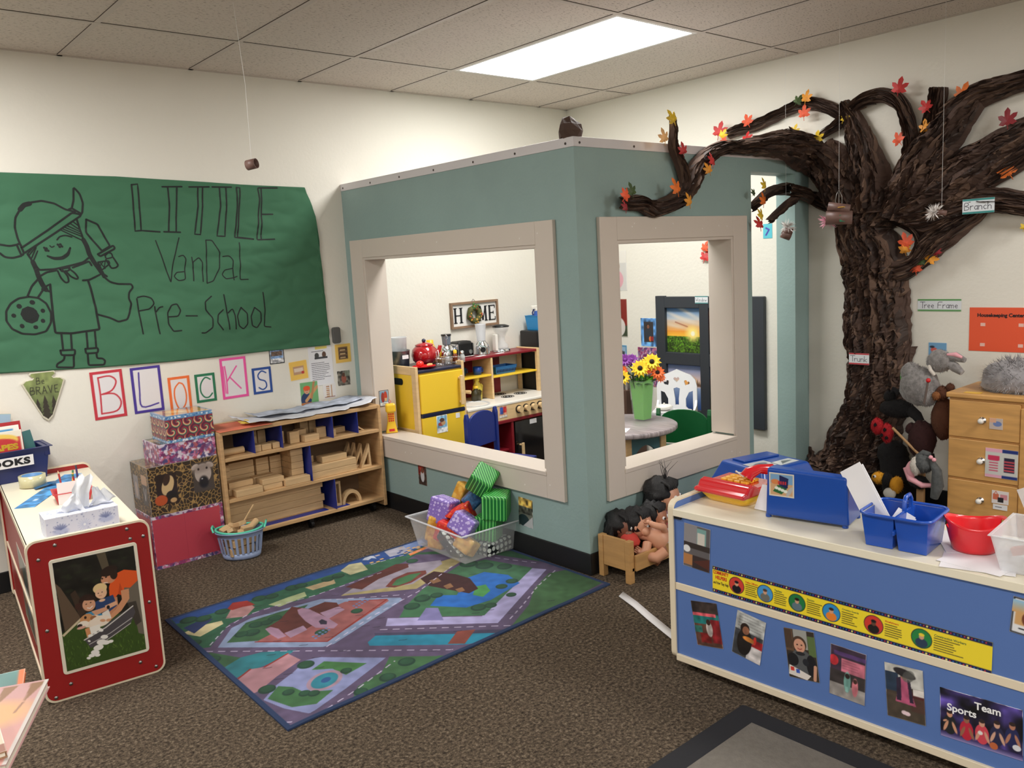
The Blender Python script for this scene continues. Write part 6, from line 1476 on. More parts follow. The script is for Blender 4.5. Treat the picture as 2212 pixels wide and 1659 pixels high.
# toy phone (red and yellow)
ph = thing('toy_desk_phone', 'red and yellow toy telephone with handset at the left end of the blue shelf', 'toy telephone', onb(.125, .225), rz=BA + R(-4))
YB = mat('toy_yellow', (240, 192, 40), .25, coat=.4); RB = mat('toy_red', (206, 32, 40), .18, coat=.6); OB = mat('toy_orange_yellow', (240, 176, 50), .3)
mb = MB(); mb.prism(rr(.19, .17, .03, 5, -.095, -.085), .03); 
mb2 = MB(); n_ = len(rr(.19, .17, .03, 5)); P0_ = rr(.16, .14, .03, 5, -.08, -.07); P1_ = rr(.205, .185, .03, 5, -.1025, -.0925)
mb2.add([(a, b, 0) for a, b in P0_] + [(a, b, .032) for a, b in P1_], [tuple(range(n_ - 1, -1, -1)), tuple(range(n_, 2 * n_))] + [(i, (i + 1) % n_, n_ + (i + 1) % n_, n_ + i) for i in range(n_)], True)
mb2.build('phone_base', YB, ph)
mb = MB(); prof = [(-.105, .032), (-.112, .045), (-.098, .05), (-.088, .05), (-.075, .068), (-.055, .073), (-.035, .066), (-.02, .058), (.09, .058), (.105, .045), (.105, .032)]
M_ = frame_M((-.10, 0, 0), (0, 1, 0), (0, 0, 1)); mb.prism(prof, .20, M=M_, smooth=False); mb.build('phone_shell', RB, ph, bevel=.006, seg=3)
for i in range(3):
    for j in range(4): MB().box(-.055 + j * .027, -.032 + j * .027, -.02 + i * .026, .002 + i * .026, .058, .068).build('key', OB, ph, bevel=.003)
mb = MB(); mb.tube([(.035, .0, .078), (.04, .01, .092), (.055, .045, .103), (.075, .08, .098), (.085, .09, .078)], [.024, .022, .016, .02, .023], 14); mb.build('handset', RB, ph)
mb = MB(); mb.tube([(.03, -.005, .08), (-.005, .0, .095), (-.02, .02, .085), (.0, .05, .075), (.04, .03, .07)], .0024, 8); mb.build('cord', WHITE, ph)
# flip cards beside the phone
fcx = thing('flip_cards', 'small stack of white flip cards with yellow rings beside the toy phone', 'cards', onb(.265, .150), rz=BA + R(-4), rot=None)
mb = MB()
for k in range(4): mb.box(-.03, .034, -.001 - k * .002, .0 - k * .002, 0, .085, M=Matrix.Rotation(R(-38 + k * 1.5), 4, 'X'))
mb.build('cards', PAPER, fcx)
mb = MB()
for x in (-.015, .018): mb.tube([(x, .05 + .006 * math.cos(a), .068 + .008 * math.sin(a)) for a in [k * .7 for k in range(9)]], .003, 6, closed=True)
mb.build('ring', YB, fcx)
# cash register seen from behind (blue wedge) and its green tray
cr = thing('toy_cash_register', 'large blue toy cash register seen from behind with a taped picture', 'toy register', onb(.432, .115), rz=BA + R(8))
mb = MB(); v = [(-.130, 0, .008), (.125, 0, .008), (.122, .13, .008), (-.122, .13, .008), (-.124, .0, .162), (.118, .0, .156), (.116, .035, .156), (-.122, .035, .162), (-.122, .12, .125), (.122, .12, .12)]
mb.add(v, [(0, 1, 5, 4), (4, 5, 6, 7), (7, 6, 9, 8), (8, 9, 2, 3), (0, 4, 7, 8, 3), (1, 2, 9, 6, 5), (3, 2, 1, 0)]); mb.build('register_body', BLUE, cr, bevel=.008, seg=3)
for x in (-.125, .11):
    for y in (.015, .13): m_ = MB(); m_.cyl((x, y, 0), (x, y, .01), .009); m_.build('foot', BLUE, cr)
MB().box(-.10, .135, .14, .19, .05, .075).build('key_tray', mat('toy_green', (40, 130, 80), .4), cr)
def regpic(cv, w, h): cv.rect(0, 0, w, h, (214, 206, 190)); cv.rect(.004, .004, w - .004, h - .004, (200, 160, 120)); cv.rect(.004, h * .55, w - .004, h - .004, (120, 160, 196)); cv.poly([(w * .4, h * .2), (w * .75, h * .4), (w * .78, h * .8), (w * .42, h * .92)], (34, 40, 84)); cv.poly([(w * .15, h * .2), (w * .5, h * .1), (w * .72, h * .35), (w * .35, h * .5)], (44, 100, 60)); cv.ell(w * .25, h * .62, .014, .008, (210, 130, 80)); cv.ell(w * .82, h * .25, .006, .018, (176, 176, 176), -30); [cv.rect(w * (.36 + k * .09), h * .52, w * (.42 + k * .09), h * .66, (190, 50, 60)) for k in range(4)]; [cv.ell(w * (.3 + k * .12), h * (.36 - k * .04), .006, .005, (220, 226, 214)) for k in range(4)]
cv = Canvas(.078, .074, 60); regpic(cv, .078, .074); o = sheet('taped_picture', cv, frame_M((-.116, -.0008, .074), (1, 0, 0), (0, 0, 1)), cr, .0006, printed(.2, .6), world=False)
# caddy, blue, two bins and handle
cd = thing('blue_caddy', 'blue plastic carry caddy with handle holding folded white papers', 'caddy', onb(.722, .112), rz=BA + R(3))
CB = mat('caddy_blue', (28, 78, 176), .25, coat=.3)
mb = MB()
for sx in (-1, 1):
    m_ = Matrix.Translation(Vector((sx * .044, 0, 0))); k_ = MB(); open_box(k_, .082, .155, .094, .068, .125, t=.002, lip=.002); mb.add(k_.v, k_.f, M=m_)
mb.build('caddy_bins', CB, cd, bevel=.003)
mb = MB(); P_ = rr(.188, .174, .03, 6, -.094, -.087); mb.tube([(a, b, .096) for a, b in P_], .0045, 8, closed=True); mb.build('caddy_rim', CB, cd)
mb = MB(); mb.prism([(-.085, 0), (.085, 0), (.085, .012), (.05, .016), (.03, .05), (-.03, .05), (-.05, .016), (-.085, .012)], .006, M=frame_M((-.003, 0, .045), (0, 1, 0), (0, 0, 1))); mb.build('caddy_divider', CB, cd, bevel=.002)
mb = MB(); mb.tube([(0, .0, .09), (0, .0, .118), (0, .012, .132), (0, .04, .132), (0, .052, .118), (0, .052, .09)], .006, 10); mb.build('caddy_handle', CB, cd)
MCD = ROOTM[cd.name]
def fold(label, p, rot, w, h, m=PAPER):
    mb = MB(); mb.box(-w / 2, w / 2, -.002, 0, 0, h); mb.box(-w / 2 + .004, w / 2 + .004, .001, .003, -.002, h * .96); o = mb.build('folded_paper', m); o.location = MCD @ Vector(p); o.rotation_euler = (rot[0], rot[1], BA + rot[2]); tag(o, label, 'paper', 'papers in the blue caddy'); return o
fold('tall folded white paper leaning out of the blue caddy', (-.050, .0, .012), (R(-6), R(-34), R(-4)), .072, .215)
fold('second folded paper just behind the tall one in the caddy', (-.056, .012, .012), (R(-8), R(-38), R(-6)), .06, .19)
fold('short folded white paper lying low in the blue caddy', (-.022, -.03, .03), (R(-30), R(28), R(10)), .05, .075)
# papers under the cup
for i, (x, y, a, w, h, lab) in enumerate(((.915, .115, 14, .17, .21, 'loose white sheet under the red basket, nearest the shelf edge'), (.93, .12, -8, .16, .20, 'second white sheet under the red basket'), (.85, .22, 30, .14, .19, 'white sheet between the caddy and the red basket'))):
    mb = MB(); mb.box(-w / 2, w / 2, -h / 2, h / 2, 0, .0006); o = mb.build('white_sheet', PAPER); o.location = onb(x, y, .0005 + i * .0009); o.rotation_euler = (0, 0, BA + R(a)); tag(o, lab, 'paper')
# red flared basket
rc = thing('red_basket', 'bright red flared plastic basket with grip holes', 'basket', onb(.885, .165, .004), rz=BA + R(25))
REDB = mat('bright_red_plastic', (224, 36, 44), .3, coat=.3)
n = 48; vs = []; zz = [0, .004, .03, .06, .085, .1]
def rim_h(a): return .074 + .020 * math.cos(a) ** 2
lev = 9
for side in (0, 1):
    for k in range(lev + 1):
        for j in range(n):
            a = 2 * math.pi * j / n; t = k / lev; r_ = (.046 + .021 * t ** .8) - side * .0018
            vs.append((r_ * math.cos(a) * 1.12, r_ * math.sin(a) * .95, rim_h(a) * t + (.0018 if side and k == 0 else 0)))
fs = []
def hole(k, j):
    a = (j + .5) / n * 2 * math.pi; a = min(abs(a), abs(a - math.pi), abs(a - 2 * math.pi)); return k in (6, 7) and a < .42
N1 = (lev + 1) * n
for k in range(lev):
    for j in range(n):
        j2 = (j + 1) % n
        if hole(k, j): continue
        fs.append((k * n + j, k * n + j2, (k + 1) * n + j2, (k + 1) * n + j)); fs.append((N1 + (k + 1) * n + j, N1 + (k + 1) * n + j2, N1 + k * n + j2, N1 + k * n + j))
fs += [(lev * n + j, lev * n + (j + 1) % n, N1 + lev * n + (j + 1) % n, N1 + lev * n + j) for j in range(n)]
fs.append(tuple(range(n - 1, -1, -1))); fs.append(tuple(N1 + j for j in range(n)))
mb = MB(); mb.add(vs, fs, True); mb.build('basket_wall', REDB, rc)
# clear bin at the right edge with things in it
cl = thing('frosted_bin', 'frosted clear plastic bin with art supplies at the right edge', 'bin', onb(1.088, .142), rz=BA + R(2))
mb = MB(); open_box(mb, .25, .21, .098, .21, .165, t=.0025, lip=.008); mb.build('bin_body', FROST, cl, bevel=.006, seg=3)
mb = MB(); mb.box(-.115, .05, -.02, .0, .04, .06, M=Matrix.Rotation(R(-20), 4, 'Y')); o = mb.build('orange_book', mat('orange_cover', (206, 96, 60), .5)); o.location = onb(1.11, .15, .02); o.rotation_euler = (0, 0, BA); tag(o, 'orange-edged board resting in the frosted bin', 'board')
mb = MB(); mb.box(-.07, .09, -.07, .07, .055, .058); o = mb.build('patterned_card', mat('patterned_card', (170, 150, 60), .5, var=.9, vscale=30)); o.location = onb(1.10, .14, .01); o.rotation_euler = (0, 0, BA); tag(o, 'yellow and green patterned card inside the frosted bin', 'card')
# the lid leaning in the bin
mb = MB(); mb.box(-.10, .12, .0, .004, 0, .14, M=Matrix.Rotation(R(-24), 4, 'X') @ Matrix.Rotation(R(-28), 4, 'Y')); o = mb.build('bin_lid', FROST, bevel=.001); o.location = onb(1.12, .19, .10); o.rotation_euler = (0, 0, BA); tag(o, 'frosted lid leaning up out of the frosted bin', 'lid')
# ---- second blue case standing behind the shelf
c2_ = thing('blue_toy_case', 'large blue plastic toy case with sloped sides and taped pictures behind the shelf', 'toy case', (-1.24, -2.38, 0), rz=R(-14))
mb = MB(); n4 = [(-.165, -.17), (.165, -.17), (.165, .17), (-.165, .17)]; n5 = [(-.135, -.13), (.135, -.13), (.135, .13), (-.135, .13)]
mb.add([(a, b, .38) for a, b in n4] + [(a, b, .465) for a, b in n5] + [(a, b, 0) for a, b in n4], [(0, 1, 5, 4), (1, 2, 6, 5), (2, 3, 7, 6), (3, 0, 4, 7), (4, 5, 6, 7), (8, 9, 1, 0), (9, 10, 2, 1), (10, 11, 3, 2), (11, 8, 0, 3), (11, 10, 9, 8)]); mb.build('case_body', BLUE, c2_, bevel=.012, seg=3)
mb = MB(); mb.box(-.10, .11, .02, .10, .465, .473); mb.build('case_ridge', BLUE, c2_, bevel=.004)

cv = Canvas(.12, .09, 30, bg=(220, 224, 228)); cv.ell(.06, .045, .04, .02, (120, 140, 160), 10); sheet('taped_picture', cv, frame_M((-.128, -.09, .4655), (1, 0, 0), (0, 1, 0)), c2_, .0006, printed(.2, .6), world=False)
cv = Canvas(.12, .06, 30, bg=(226, 228, 230)); cv.poly([(.02, .01), (.06, .05), (.11, .03)], (90, 90, 96)); sheet('taped_picture', cv, frame_M((-.01, -.11, .4655), (1, .1, 0), (-.1, 1, 0)), c2_, .0006, printed(.2, .6), world=False)
# ================================================================== inside the playhouse: toy kitchen
PY_ = mat('fridge_yellow', (236, 196, 52), .4); NB = mat('navy_laminate', (30, 34, 60), .3, spec=.6); DR = mat('dark_red_laminate', (128, 24, 36), .35, spec=.5); PINE = mat('pale_birch', (222, 190, 142), .4, var=.08, vscale=4, stretch=(2, 2, 14))
fg = thing('toy_fridge', 'yellow toy refrigerator with navy top and wooden handle', 'toy fridge', (-1.56, -.2, 0))
bx = lambda *a, nm='panel', m=PY_, p=fg, bv=.003: MB().box(*a).build(nm, m, p, world=True, bevel=bv)
x0, x1, y0, y1 = -1.735, -1.375, -.395, -.015
bx(x0 + .02, x1 - .02, y0 + .012, y1, .03, .80, nm='fridge_body'); bx(x0 + .02, x1 - .02, y0, y1, .782, .802, nm='fridge_top', m=NB, bv=.006)
for xx in (x0, x1 - .02):
    o = MB(); P = rr(.38, .825, .02, 4, -.38, 0); o.prism([(-a - .0, b) for a, b in P], .02, M=frame_M((xx, -.395 - .0, 0), (0, 1, 0), (0, 0, 1)))
    sp = MB(); yy = lambda a: y0 + a
    sp.box(xx, xx + .02, y0, y0 + .045, 0, .825); sp.box(xx, xx + .02, y1 - .045, y1, 0, .825); sp.box(xx, xx + .02, y0 + .045, y1 - .045, .775, .825); sp.box(xx, xx + .02, y0 + .045, y1 - .045, .0, .06); sp.box(xx, xx + .02, y0 + .045, y1 - .045, .40, .45)
    pm = sp.build('side_frame', PINE, fg, world=True, bevel=.003)
    MB().box(xx + .004, xx + .016, y0 + .045, y1 - .045, .45, .775).build('side_panel', PY_, fg, world=True)
mb = MB(); mb.prism(rr(.1, .04, .018, 5, 0, 0), .002, M=frame_M((x0 + .0035, -.155, .71), (0, -1, 0), (0, 0, 1))); mb.build('grip_hole', BLK, fg, world=True)
d1 = bx(x0 + .022, x1 - .022, y0 - .012, y0 + .008, .545, .775, nm='door'); d2 = bx(x0 + .022, x1 - .022, y0 - .012, y0 + .008, .06, .52, nm='door')
bx(x0 + .022, x1 - .022, y0 - .014, y0 + .008, .522, .543, nm='door_gap', m=NB, bv=.002)
mb = MB(); mb.box(x1 - .065, x1 - .045, y0 - .045, y0 - .03, .565, .745); mb.box(x1 - .062, x1 - .048, y0 - .032, y0 - .012, .575, .59); mb.box(x1 - .062, x1 - .048, y0 - .032, y0 - .012, .72, .735); mb.build('handle', PINE, d1, world=True, bevel=.004)
def fpic(cv, w, h): cv.rect(0, 0, w, h, (226, 228, 230)); cv.rect(.004, h * .28, w - .004, h - .004, (130, 176, 206)); cv.noise(.3, 6, 4); cv.ell(w * .4, h * .5, .02, .012, (160, 70, 60)); cv.ell(w * .62, h * .55, .016, .014, (196, 156, 110)); cv.ell(w * .5, h * .72, .018, .012, (90, 60, 50))
photo('fridge_picture', None, None, .078, .105, frame_M((-1.615, y0 - .0125, .415), (1, 0, 0), (0, 0, 1)), fpic, 40, parent=fg)
MB().box(-1.47, -1.44, y0 - .0135, y0 - .012, .485, .515).build('name_label', PAPER, fg, world=True)
# stove, sink and hutch
st = thing('toy_stove', 'toy stove and sink with hutch, red top and white counter', 'toy kitchen', (-1.0, -.2, 0))
bs_ = lambda nm, m, *a, bv=.003: MB().box(*a).build(nm, m, st, world=True, bevel=bv)
X0, X1 = -1.37, -.60
bs_('counter', WHITE, X0, X1, -.40, -.02, .50, .518, bv=.005)
bs_('control_panel', PINE, X0, X1, -.397, -.385, .405, .50); bs_('red_rail', DR, X0, X1, -.40, -.38, .385, .405)
bs_('side_panel', PINE, X0, X0 + .015, -.39, -.02, 0, .50); bs_('side_panel', PINE, X1 - .015, X1, -.39, -.02, 0, .50); bs_('red_post', DR, -1.02, -1.0, -.395, -.05, .02, .385); bs_('red_shelf', DR, X0 + .015, -1.02, -.36, -.03, .19, .205); bs_('bottom_board', DR, X0 + .015, X1 - .015, -.38, -.02, .03, .045); bs_('dark_back', NB, X0 + .015, X1 - .015, -.035, -.02, .03, .50)
od = bs_('oven_door', mat('dark_glass', (16, 16, 20), .08, spec=.8), -.99, X1 - .02, -.392, -.384, .05, .38); MB().box(-.86, -.80, -.3935, -.392, .345, .375).build('name_label', PAPER, st, world=True)
mb = MB(); mb.box(-.965, -.945, -.43, -.418, .10, .24); mb.box(-.962, -.948, -.418, -.392, .11, .12); mb.box(-.962, -.948, -.418, -.392, .22, .23); mb.build('oven_handle', PINE, st, world=True, bevel=.003)
for x in (-.955, -.893, -.832, -.770):
    mb = MB(); mb.cyl((x, -.404, .46), (x, -.397, .46), .026, n=24); k_ = mb.build('knob_plate', BLK, st, world=True); mb = MB(); mb.cyl((x, -.428, .46), (x, -.404, .46), .020, n=24); mb.build('knob', PINE, k_, world=True, bevel=.003)
mb = MB(); mb.cyl((-.70, -.404, .462), (-.70, -.397, .462), .022, n=20); mb.build('red_knob', RED, st, world=True)
def spic(cv, w, h): cv.rect(0, 0, w, h, (206, 150, 120)); cv.rect(.006, h * .3, w * .5, h * .9, (60, 90, 170)); cv.rect(w * .5, h * .4, w * .9, h * .9, (200, 50, 50)); cv.rect(0, 0, w, h * .2, (226, 220, 210)); cv.noise(.2, 6, 1)
photo('stove_picture', None, None, .066, .075, frame_M((-1.12, -.398, .425), (1, 0, 0), (0, 0, 1)), spic, 34, parent=st)
for cx, cy in ((-1.0, -.12), (-.86, -.10), (-.90, -.23), (-.76, -.20)):
    mb = MB()
    for r_ in (.044, .030, .015): mb.tube([(cx + r_ * math.cos(a * .2618), cy + r_ * .95 * math.sin(a * .2618), .5185) for a in range(24)], .0028, 4, closed=True)
    mb.build('burner', BLK, st, world=True)
mb = MB(); mb.lathe([(.0, -.045), (.07, -.045), (.095, -.003), (.105, .002), (.105, .006), (.094, .004), (.068, -.040), (0, -.040)], (-1.22, -.27, .518), n=36); mb.build('sink_basin', mat('sink_grey', (206, 208, 210), .3), st, world=True)
mb = MB(); mb.tube([(-1.24, -.12, .518), (-1.24, -.12, .575), (-1.235, -.15, .595), (-1.20, -.22, .59)], [.010, .010, .010, .012], 10); mb.build('faucet', PINE, st, world=True)
# hutch
bs_('hutch_top', DR, X0, X1 + .0, -.225, -.015, .792, .808, bv=.004); bs_('hutch_end', PINE, X0, X0 + .016, -.225, -.015, .518, .792); bs_('hutch_divider', PINE, -1.02, -1.004, -.222, -.015, .518, .792)
for y in ((-.235, -.205), (-.045, -.015)): bs_('hutch_post', PINE, X1 - .016, X1 + .004, y[0], y[1], .518, .815)
bs_('hutch_rail', PINE, X1 - .016, X1 + .004, -.205, -.045, .785, .815)
bs_('hutch_shelf', PY_, X0 + .016, -1.02, -.222, -.02, .672, .684); bs_('hutch_shelf', PY_, -1.004, X1 - .016, -.222, -.02, .655, .667); bs_('hutch_back', DR, X0 + .016, -.78, -.022, -.015, .518, .792)
# ---- things on the fridge and hutch
ZF = .803; ZH = .809
def T(name, label, cat, loc, rz=0, group=None): return thing(name, label, cat, loc, rz, group)
t = T('metal_bucket', 'galvanised metal bucket on the fridge with a clear tub on it', 'bucket', (-1.665, -.135, ZF)); mb = MB(); mb.lathe([(0, .001), (.056, .001), (.064, .10), (.067, .104), (.064, .104), (.053, .005), (0, .005)], n=32)
mb.build('bucket_body', mat('galvanised', (130, 134, 136), .35, metal=.8, var=.3, vscale=20), t); MB().box(-.022, .022, -.0655, -.064, .055, .078).build('name_label', PAPER, t)
t = T('clear_tub', 'frosted clear tub standing in the metal bucket', 'tub', (-1.665, -.135, ZF + .09)); mb = MB(); mb.lathe([(0, 0), (.046, 0), (.050, .09), (.053, .095), (.05, .095), (.044, .003), (0, .003)], n=4 * 6); mb.build('tub_wall', FROST, t)
t = T('teapot', 'round red ceramic pot with lid on the toy fridge', 'pot', (-1.500, -.165, ZF)); CR = mat('red_ceramic', (170, 20, 28), .12, coat=.8)
mb = MB(); mb.lathe([(0, 0), (.045, 0), (.075, .03), (.083, .06), (.075, .095), (.055, .115), (.05, .118)], n=40); mb.build('pot_body', CR, t); mb = MB(); mb.lathe([(.056, .118), (.056, .124), (.03, .134), (.006, .138)], n=32); ld = mb.build('lid', CR, t); mb = MB(); mb.ball((0, 0, .148), .013, 14); mb.build('knob', mat('navy_ceramic', (24, 20, 60), .15, coat=.6), ld)
mb = MB(); mb.tube([(.06, -.02, .05), (.09, -.03, .08), (.10, -.032, .11)], [.02, .014, .012], 12); mb.build('spout', CR, t)
t = T('red_plate', 'red toy plate with a tomato and cheese on the fridge', 'plate', (-1.615, -.315, ZF)); mb = MB(); mb.lathe([(0, .003), (.04, .003), (.07, .012), (.072, .014), (.068, .013), (.04, .001), (0, .001)], n=36); mb.build('plate_disc', RED, t)
mb = MB(); mb.ball((-.014, 0, .024), .024, 18, sc=(1, 1, .8)); o = mb.build('toy_tomato', mat('tomato', (226, 40, 30), .25, coat=.4)); o.location = (-1.625, -.31, ZF + .004); tag(o, 'toy tomato on the red plate', 'toy food')
mb = MB(); mb.prism([(-.02, -.01), (.02, -.014), (.014, .014)], .012); o = mb.build('toy_cheese', mat('toy_cheese', (226, 196, 130), .5), bevel=.002); o.location = (-1.58, -.315, ZF + .012); tag(o, 'toy bread wedge on the red plate', 'toy food')
t = T('wire_rack', 'wire condiment rack with tall loop handle on the toy fridge', 'rack', (-1.445, -.325, ZF)); mb = MB(); WR = .0018
for x in (-.06, .0, .06):
    for z in (.012, .045): mb.tube([(x + .026 * math.cos(a * .524), .026 * math.sin(a * .524), z) for a in range(12)], WR, 5, closed=True)
    for a in (0, 1.57, 3.14, 4.71): mb.tube([(x + .026 * math.cos(a), .026 * math.sin(a), .045), (x + .026 * math.cos(a), .026 * math.sin(a), .003), (x, 0, .003)], WR, 5)
mb.tube([(-.06, .026, .045), (-.06, .03, .085), (-.045, .03, .095), (-.04, .026, .045)], WR, 5); mb.tube([(.0, .0, .012), (.0, .0, .15), (-.012, 0, .165), (0, 0, .185), (.012, 0, .165), (.0, 0, .15)], WR, 5); mb.build('wire_frame', CHROME, t)
for x, m_, nm, lab, zz in ((0, mat('shaker_glass', (190, 190, 190), .15, alpha=.6), 'salt_shaker', 'glass shaker in the middle of the wire rack', .05), (.06, mat('hot_sauce', (110, 46, 20), .2), 'sauce_bottle', 'small brown sauce bottle in the wire rack', .06), (.115, mat('shaker_clear', (210, 214, 214), .12, alpha=.55), 'pepper_shaker', 'clear shaker right of the wire rack', .05)):
    t2 = T(nm, lab, 'bottle', (-1.445 + x, -.325, ZF + .004)); mb = MB(); mb.lathe([(0, 0), (.016, 0), (.017, zz * .7), (.010, zz)], n=20); mb.build('bottle_body', m_, t2); mb = MB(); mb.lathe([(.011, zz), (.012, zz + .016), (.006, zz + .022), (0, zz + .022)], n=16); mb.build('cap', CHROME if 'shaker' in nm else YEL, t2)
t = T('yellow_jug', 'yellow toy jug behind the wire rack', 'jug', (-1.408, -.10, ZF)); mb = MB(); mb.lathe([(0, 0), (.035, 0), (.038, .08), (.022, .115), (.022, .14), (0, .14)], n=24); mb.build('jug_body', YEL, t)
t = T('toy_mixer', 'silver toy appliance with a grey cup on top, left on the red hutch top', 'toy appliance', (-1.29, -.115, ZH)); mb = MB(); mb.ball((0, 0, .03), .062, 24, sc=(1.05, .8, 1.15)); mb.build('mixer_body', CHROME, t); MB().box(-.07, .07, -.055, .055, 0, .014).build('mixer_base', CHROME, t, bevel=.004); mb = MB(); mb.cyl((-.0, 0, .095), (0, 0, .15), .026, .03); mb.build('cup', mat('grey_cup', (110, 120, 136), .25, alpha=.8), t); mb = MB(); mb.cyl((0, 0, .15), (0, 0, .16), .033); mb.build('cup_lid', BLK, t); MB().box(.01, .04, -.066, -.05, .015, .06).build('dial_panel', BLK, t)
t = T('toaster', 'black and silver toy toaster on the red hutch top', 'toaster', (-1.175, -.115, ZH)); mb = MB(); mb.box(-.058, .058, -.05, .05, .008, .105); mb.build('toaster_body', BLK, t, bevel=.016, seg=3); mb = MB(); mb.box(-.068, -.058, -.052, .052, .0, .09); mb.box(.058, .068, -.052, .052, .0, .09); mb.box(-.06, .06, -.052, .052, 0, .01); mb.build('toaster_frame', CHROME, t, bevel=.004); mb = MB(); mb.cyl((.035, -.056, .035), (.035, -.05, .035), .014); mb.build('dial', CHROME, t)
for x in (-.0,): MB().box(-.04, .04, -.02, -.008, .1045, .106).build('slot', INK, t)
t = T('blender', 'silver toy blender with tall clear jar on the hutch', 'blender', (-1.005, -.115, ZH)); mb = MB(); mb.lathe([(.055, 0), (.055, .01), (.052, .02), (.054, .045), (.045, .07), (.03, .085), (.03, .09)], n=32); mb.build('blender_base', CHROME, t); mb = MB(); mb.lathe([(.028, .09), (.036, .195), (.038, .2), (.035, .195), (.026, .092)], n=28); mb.build('blender_jar', FROST, t); mb = MB(); mb.cyl((-.03, -.053, .035), (-.028, -.046, .035), .018); mb.build('dial', BLK, t)
t = T('coffee_grinder', 'clear and silver toy coffee maker with a dark lid at the right of the hutch', 'toy appliance', (-.83, -.115, ZH)); mb = MB(); mb.lathe([(.052, 0), (.052, .012), (.04, .02), (0, .02)], n=28, sx=1.15); mb.build('base_plate', CHROME, t); mb = MB(); mb.lathe([(.045, .02), (.045, .045), (.025, .065), (.025, .10), (.05, .14), (.055, .165), (.053, .165), (.022, .1), (.022, .066), (.042, .043), (.042, .022)], n=28); mb.build('clear_housing', CLEAR, t); mb = MB(); mb.lathe([(.056, .165), (.058, .172), (.03, .182), (0, .182)], n=28); mb.build('lid', BLK, t); MB().box(-.065, -.045, -.02, .02, .01, .12).build('column', WHITE, t, bevel=.004)
for i, (x, w) in enumerate(((-1.29, .07), (-1.08, .07), (-.92, .06), (-.95, .0))):
    if w: o = MB().box(-w / 2, w / 2, -.016, .016, 0, .001).build('counter_label', PAPER); o.location = (x, -.195, ZH); tag(o, 'small white label on the red hutch top, %s' % ['at the left end', 'in front of the toaster', 'in front of the blender'][i], 'label', 'labels on the hutch')
def mug(label, x, y, z, c): t = T('toy_mug', label, 'mug', (x, y, z)); mb = MB(); mb.lathe([(0, 0), (.026, 0), (.03, .05), (.027, .05), (.024, .004), (0, .004)], n=24); mb.build('mug_body', c, t); mb = MB(); mb.tube([(.028, 0, .04), (.045, 0, .036), (.045, 0, .016), (.026, 0, .012)], .004, 8); mb.build('mug_handle', c, t)
mug('blue toy mug on the left hutch shelf', -1.08, -.15, .685, mat('mug_blue', (30, 80, 170), .3)); mug('dark teal toy mug left of the blue mug in the hutch', -1.17, -.10, .685, mat('mug_teal', (20, 70, 100), .3))
t = T('blue_basket', 'small slotted blue plastic basket on the right hutch shelf', 'basket', (-.86, -.13, .668)); mb = MB(); open_box(mb, .18, .11, .05, .16, .09, lip=.004); mb.build('basket_wall', mat('basket_blue', (40, 110, 180), .35), t); mb = MB(); [mb.box(-.078 + k * .013, -.072 + k * .013, -.0535, -.050, .012, .036) for k in range(13)]; mb.build('slots', NB, t)
def bottle2(name, label, loc, m, h, capm):
    t = T(name, label, 'bottle', loc); mb = MB(); mb.lathe([(0, 0), (.034, 0), (.036, h * .45), (.03, h * .65), (.014, h * .78), (.014, h * .84)], n=24, sy=.7); mb.build('bottle_body', m, t); mb = MB(); mb.lathe([(.017, h * .84), (.017, h), (0, h)], n=16); mb.build('cap', capm, t); mb = MB(); mb.tube([(.03, 0, h * .68), (.042, 0, h * .6), (.036, 0, h * .36)], .006, 8); mb.build('grip', m, t); return t
bottle2('detergent_bottle', 'pale yellow toy detergent bottle in the hutch', (-1.09, -.15, .519), mat('pale_yellow', (232, 214, 90), .35), .15, mat('pale_yellow', (232, 214, 90), .35))
bottle2('sauce_bottle', 'dark labelled toy bottle in front of the yellow one', (-1.13, -.185, .519), mat('dark_olive', (54, 48, 24), .3), .10, PY_)
# black framed board in the corner and the cleaning caddy on it
t = T('black_board', 'black cabinet with a silver-framed panel in the kitchen corner', 'cabinet', (-.36, -.115, 0)); MB().box(-.225, .225, -.09, .09, 0, .925).build('cabinet_body', BLK, t, bevel=.01); mb = MB(); mb.box(-.195, .195, -.096, -.09, .84, .856); mb.box(-.195, .195, -.096, -.09, .50, .515); mb.box(-.195, -.18, -.096, -.09, .5, .85); mb.box(.18, .195, -.096, -.09, .5, .85); mb.build('silver_frame', mat('silver_paint', (150, 152, 154), .35, metal=.5), t)
t = T('cleaning_caddy', 'light blue plastic caddy of toy cleaning supplies on the black cabinet', 'caddy', (-.39, -.115, .926)); LB = mat('light_blue_plastic', (30, 140, 206), .3)
for sx in (-1, 1):
    k_ = MB(); open_box(k_, .15, .13, .10, .13, .11, lip=.004); k2 = MB(); k2.add(k_.v, k_.f, M=Matrix.Translation(Vector((sx * .08, 0, 0)))); k2.build('caddy_bin', LB, t)
t = T('spray_bottle', 'toy spray bottle with a white head in the light blue caddy', 'spray bottle', (-.505, -.12, .93)); mb = MB(); mb.lathe([(.0, 0), (.024, 0), (.026, .08), (.012, .13)], n=18); mb.build('bottle_body', mat('spray_blue', (50, 90, 170), .3, alpha=.9), t); mb = MB(); mb.box(-.04, .03, -.01, .01, .14, .165); mb.box(-.012, .012, -.012, .012, .125, .145); mb.build('spray_head', WHITE, t, bevel=.004); mb = MB(); mb.tube([(-.02, 0, .14), (-.035, 0, .115), (-.03, 0, .10)], .005, 8); mb.build('trigger', NAVY, t)
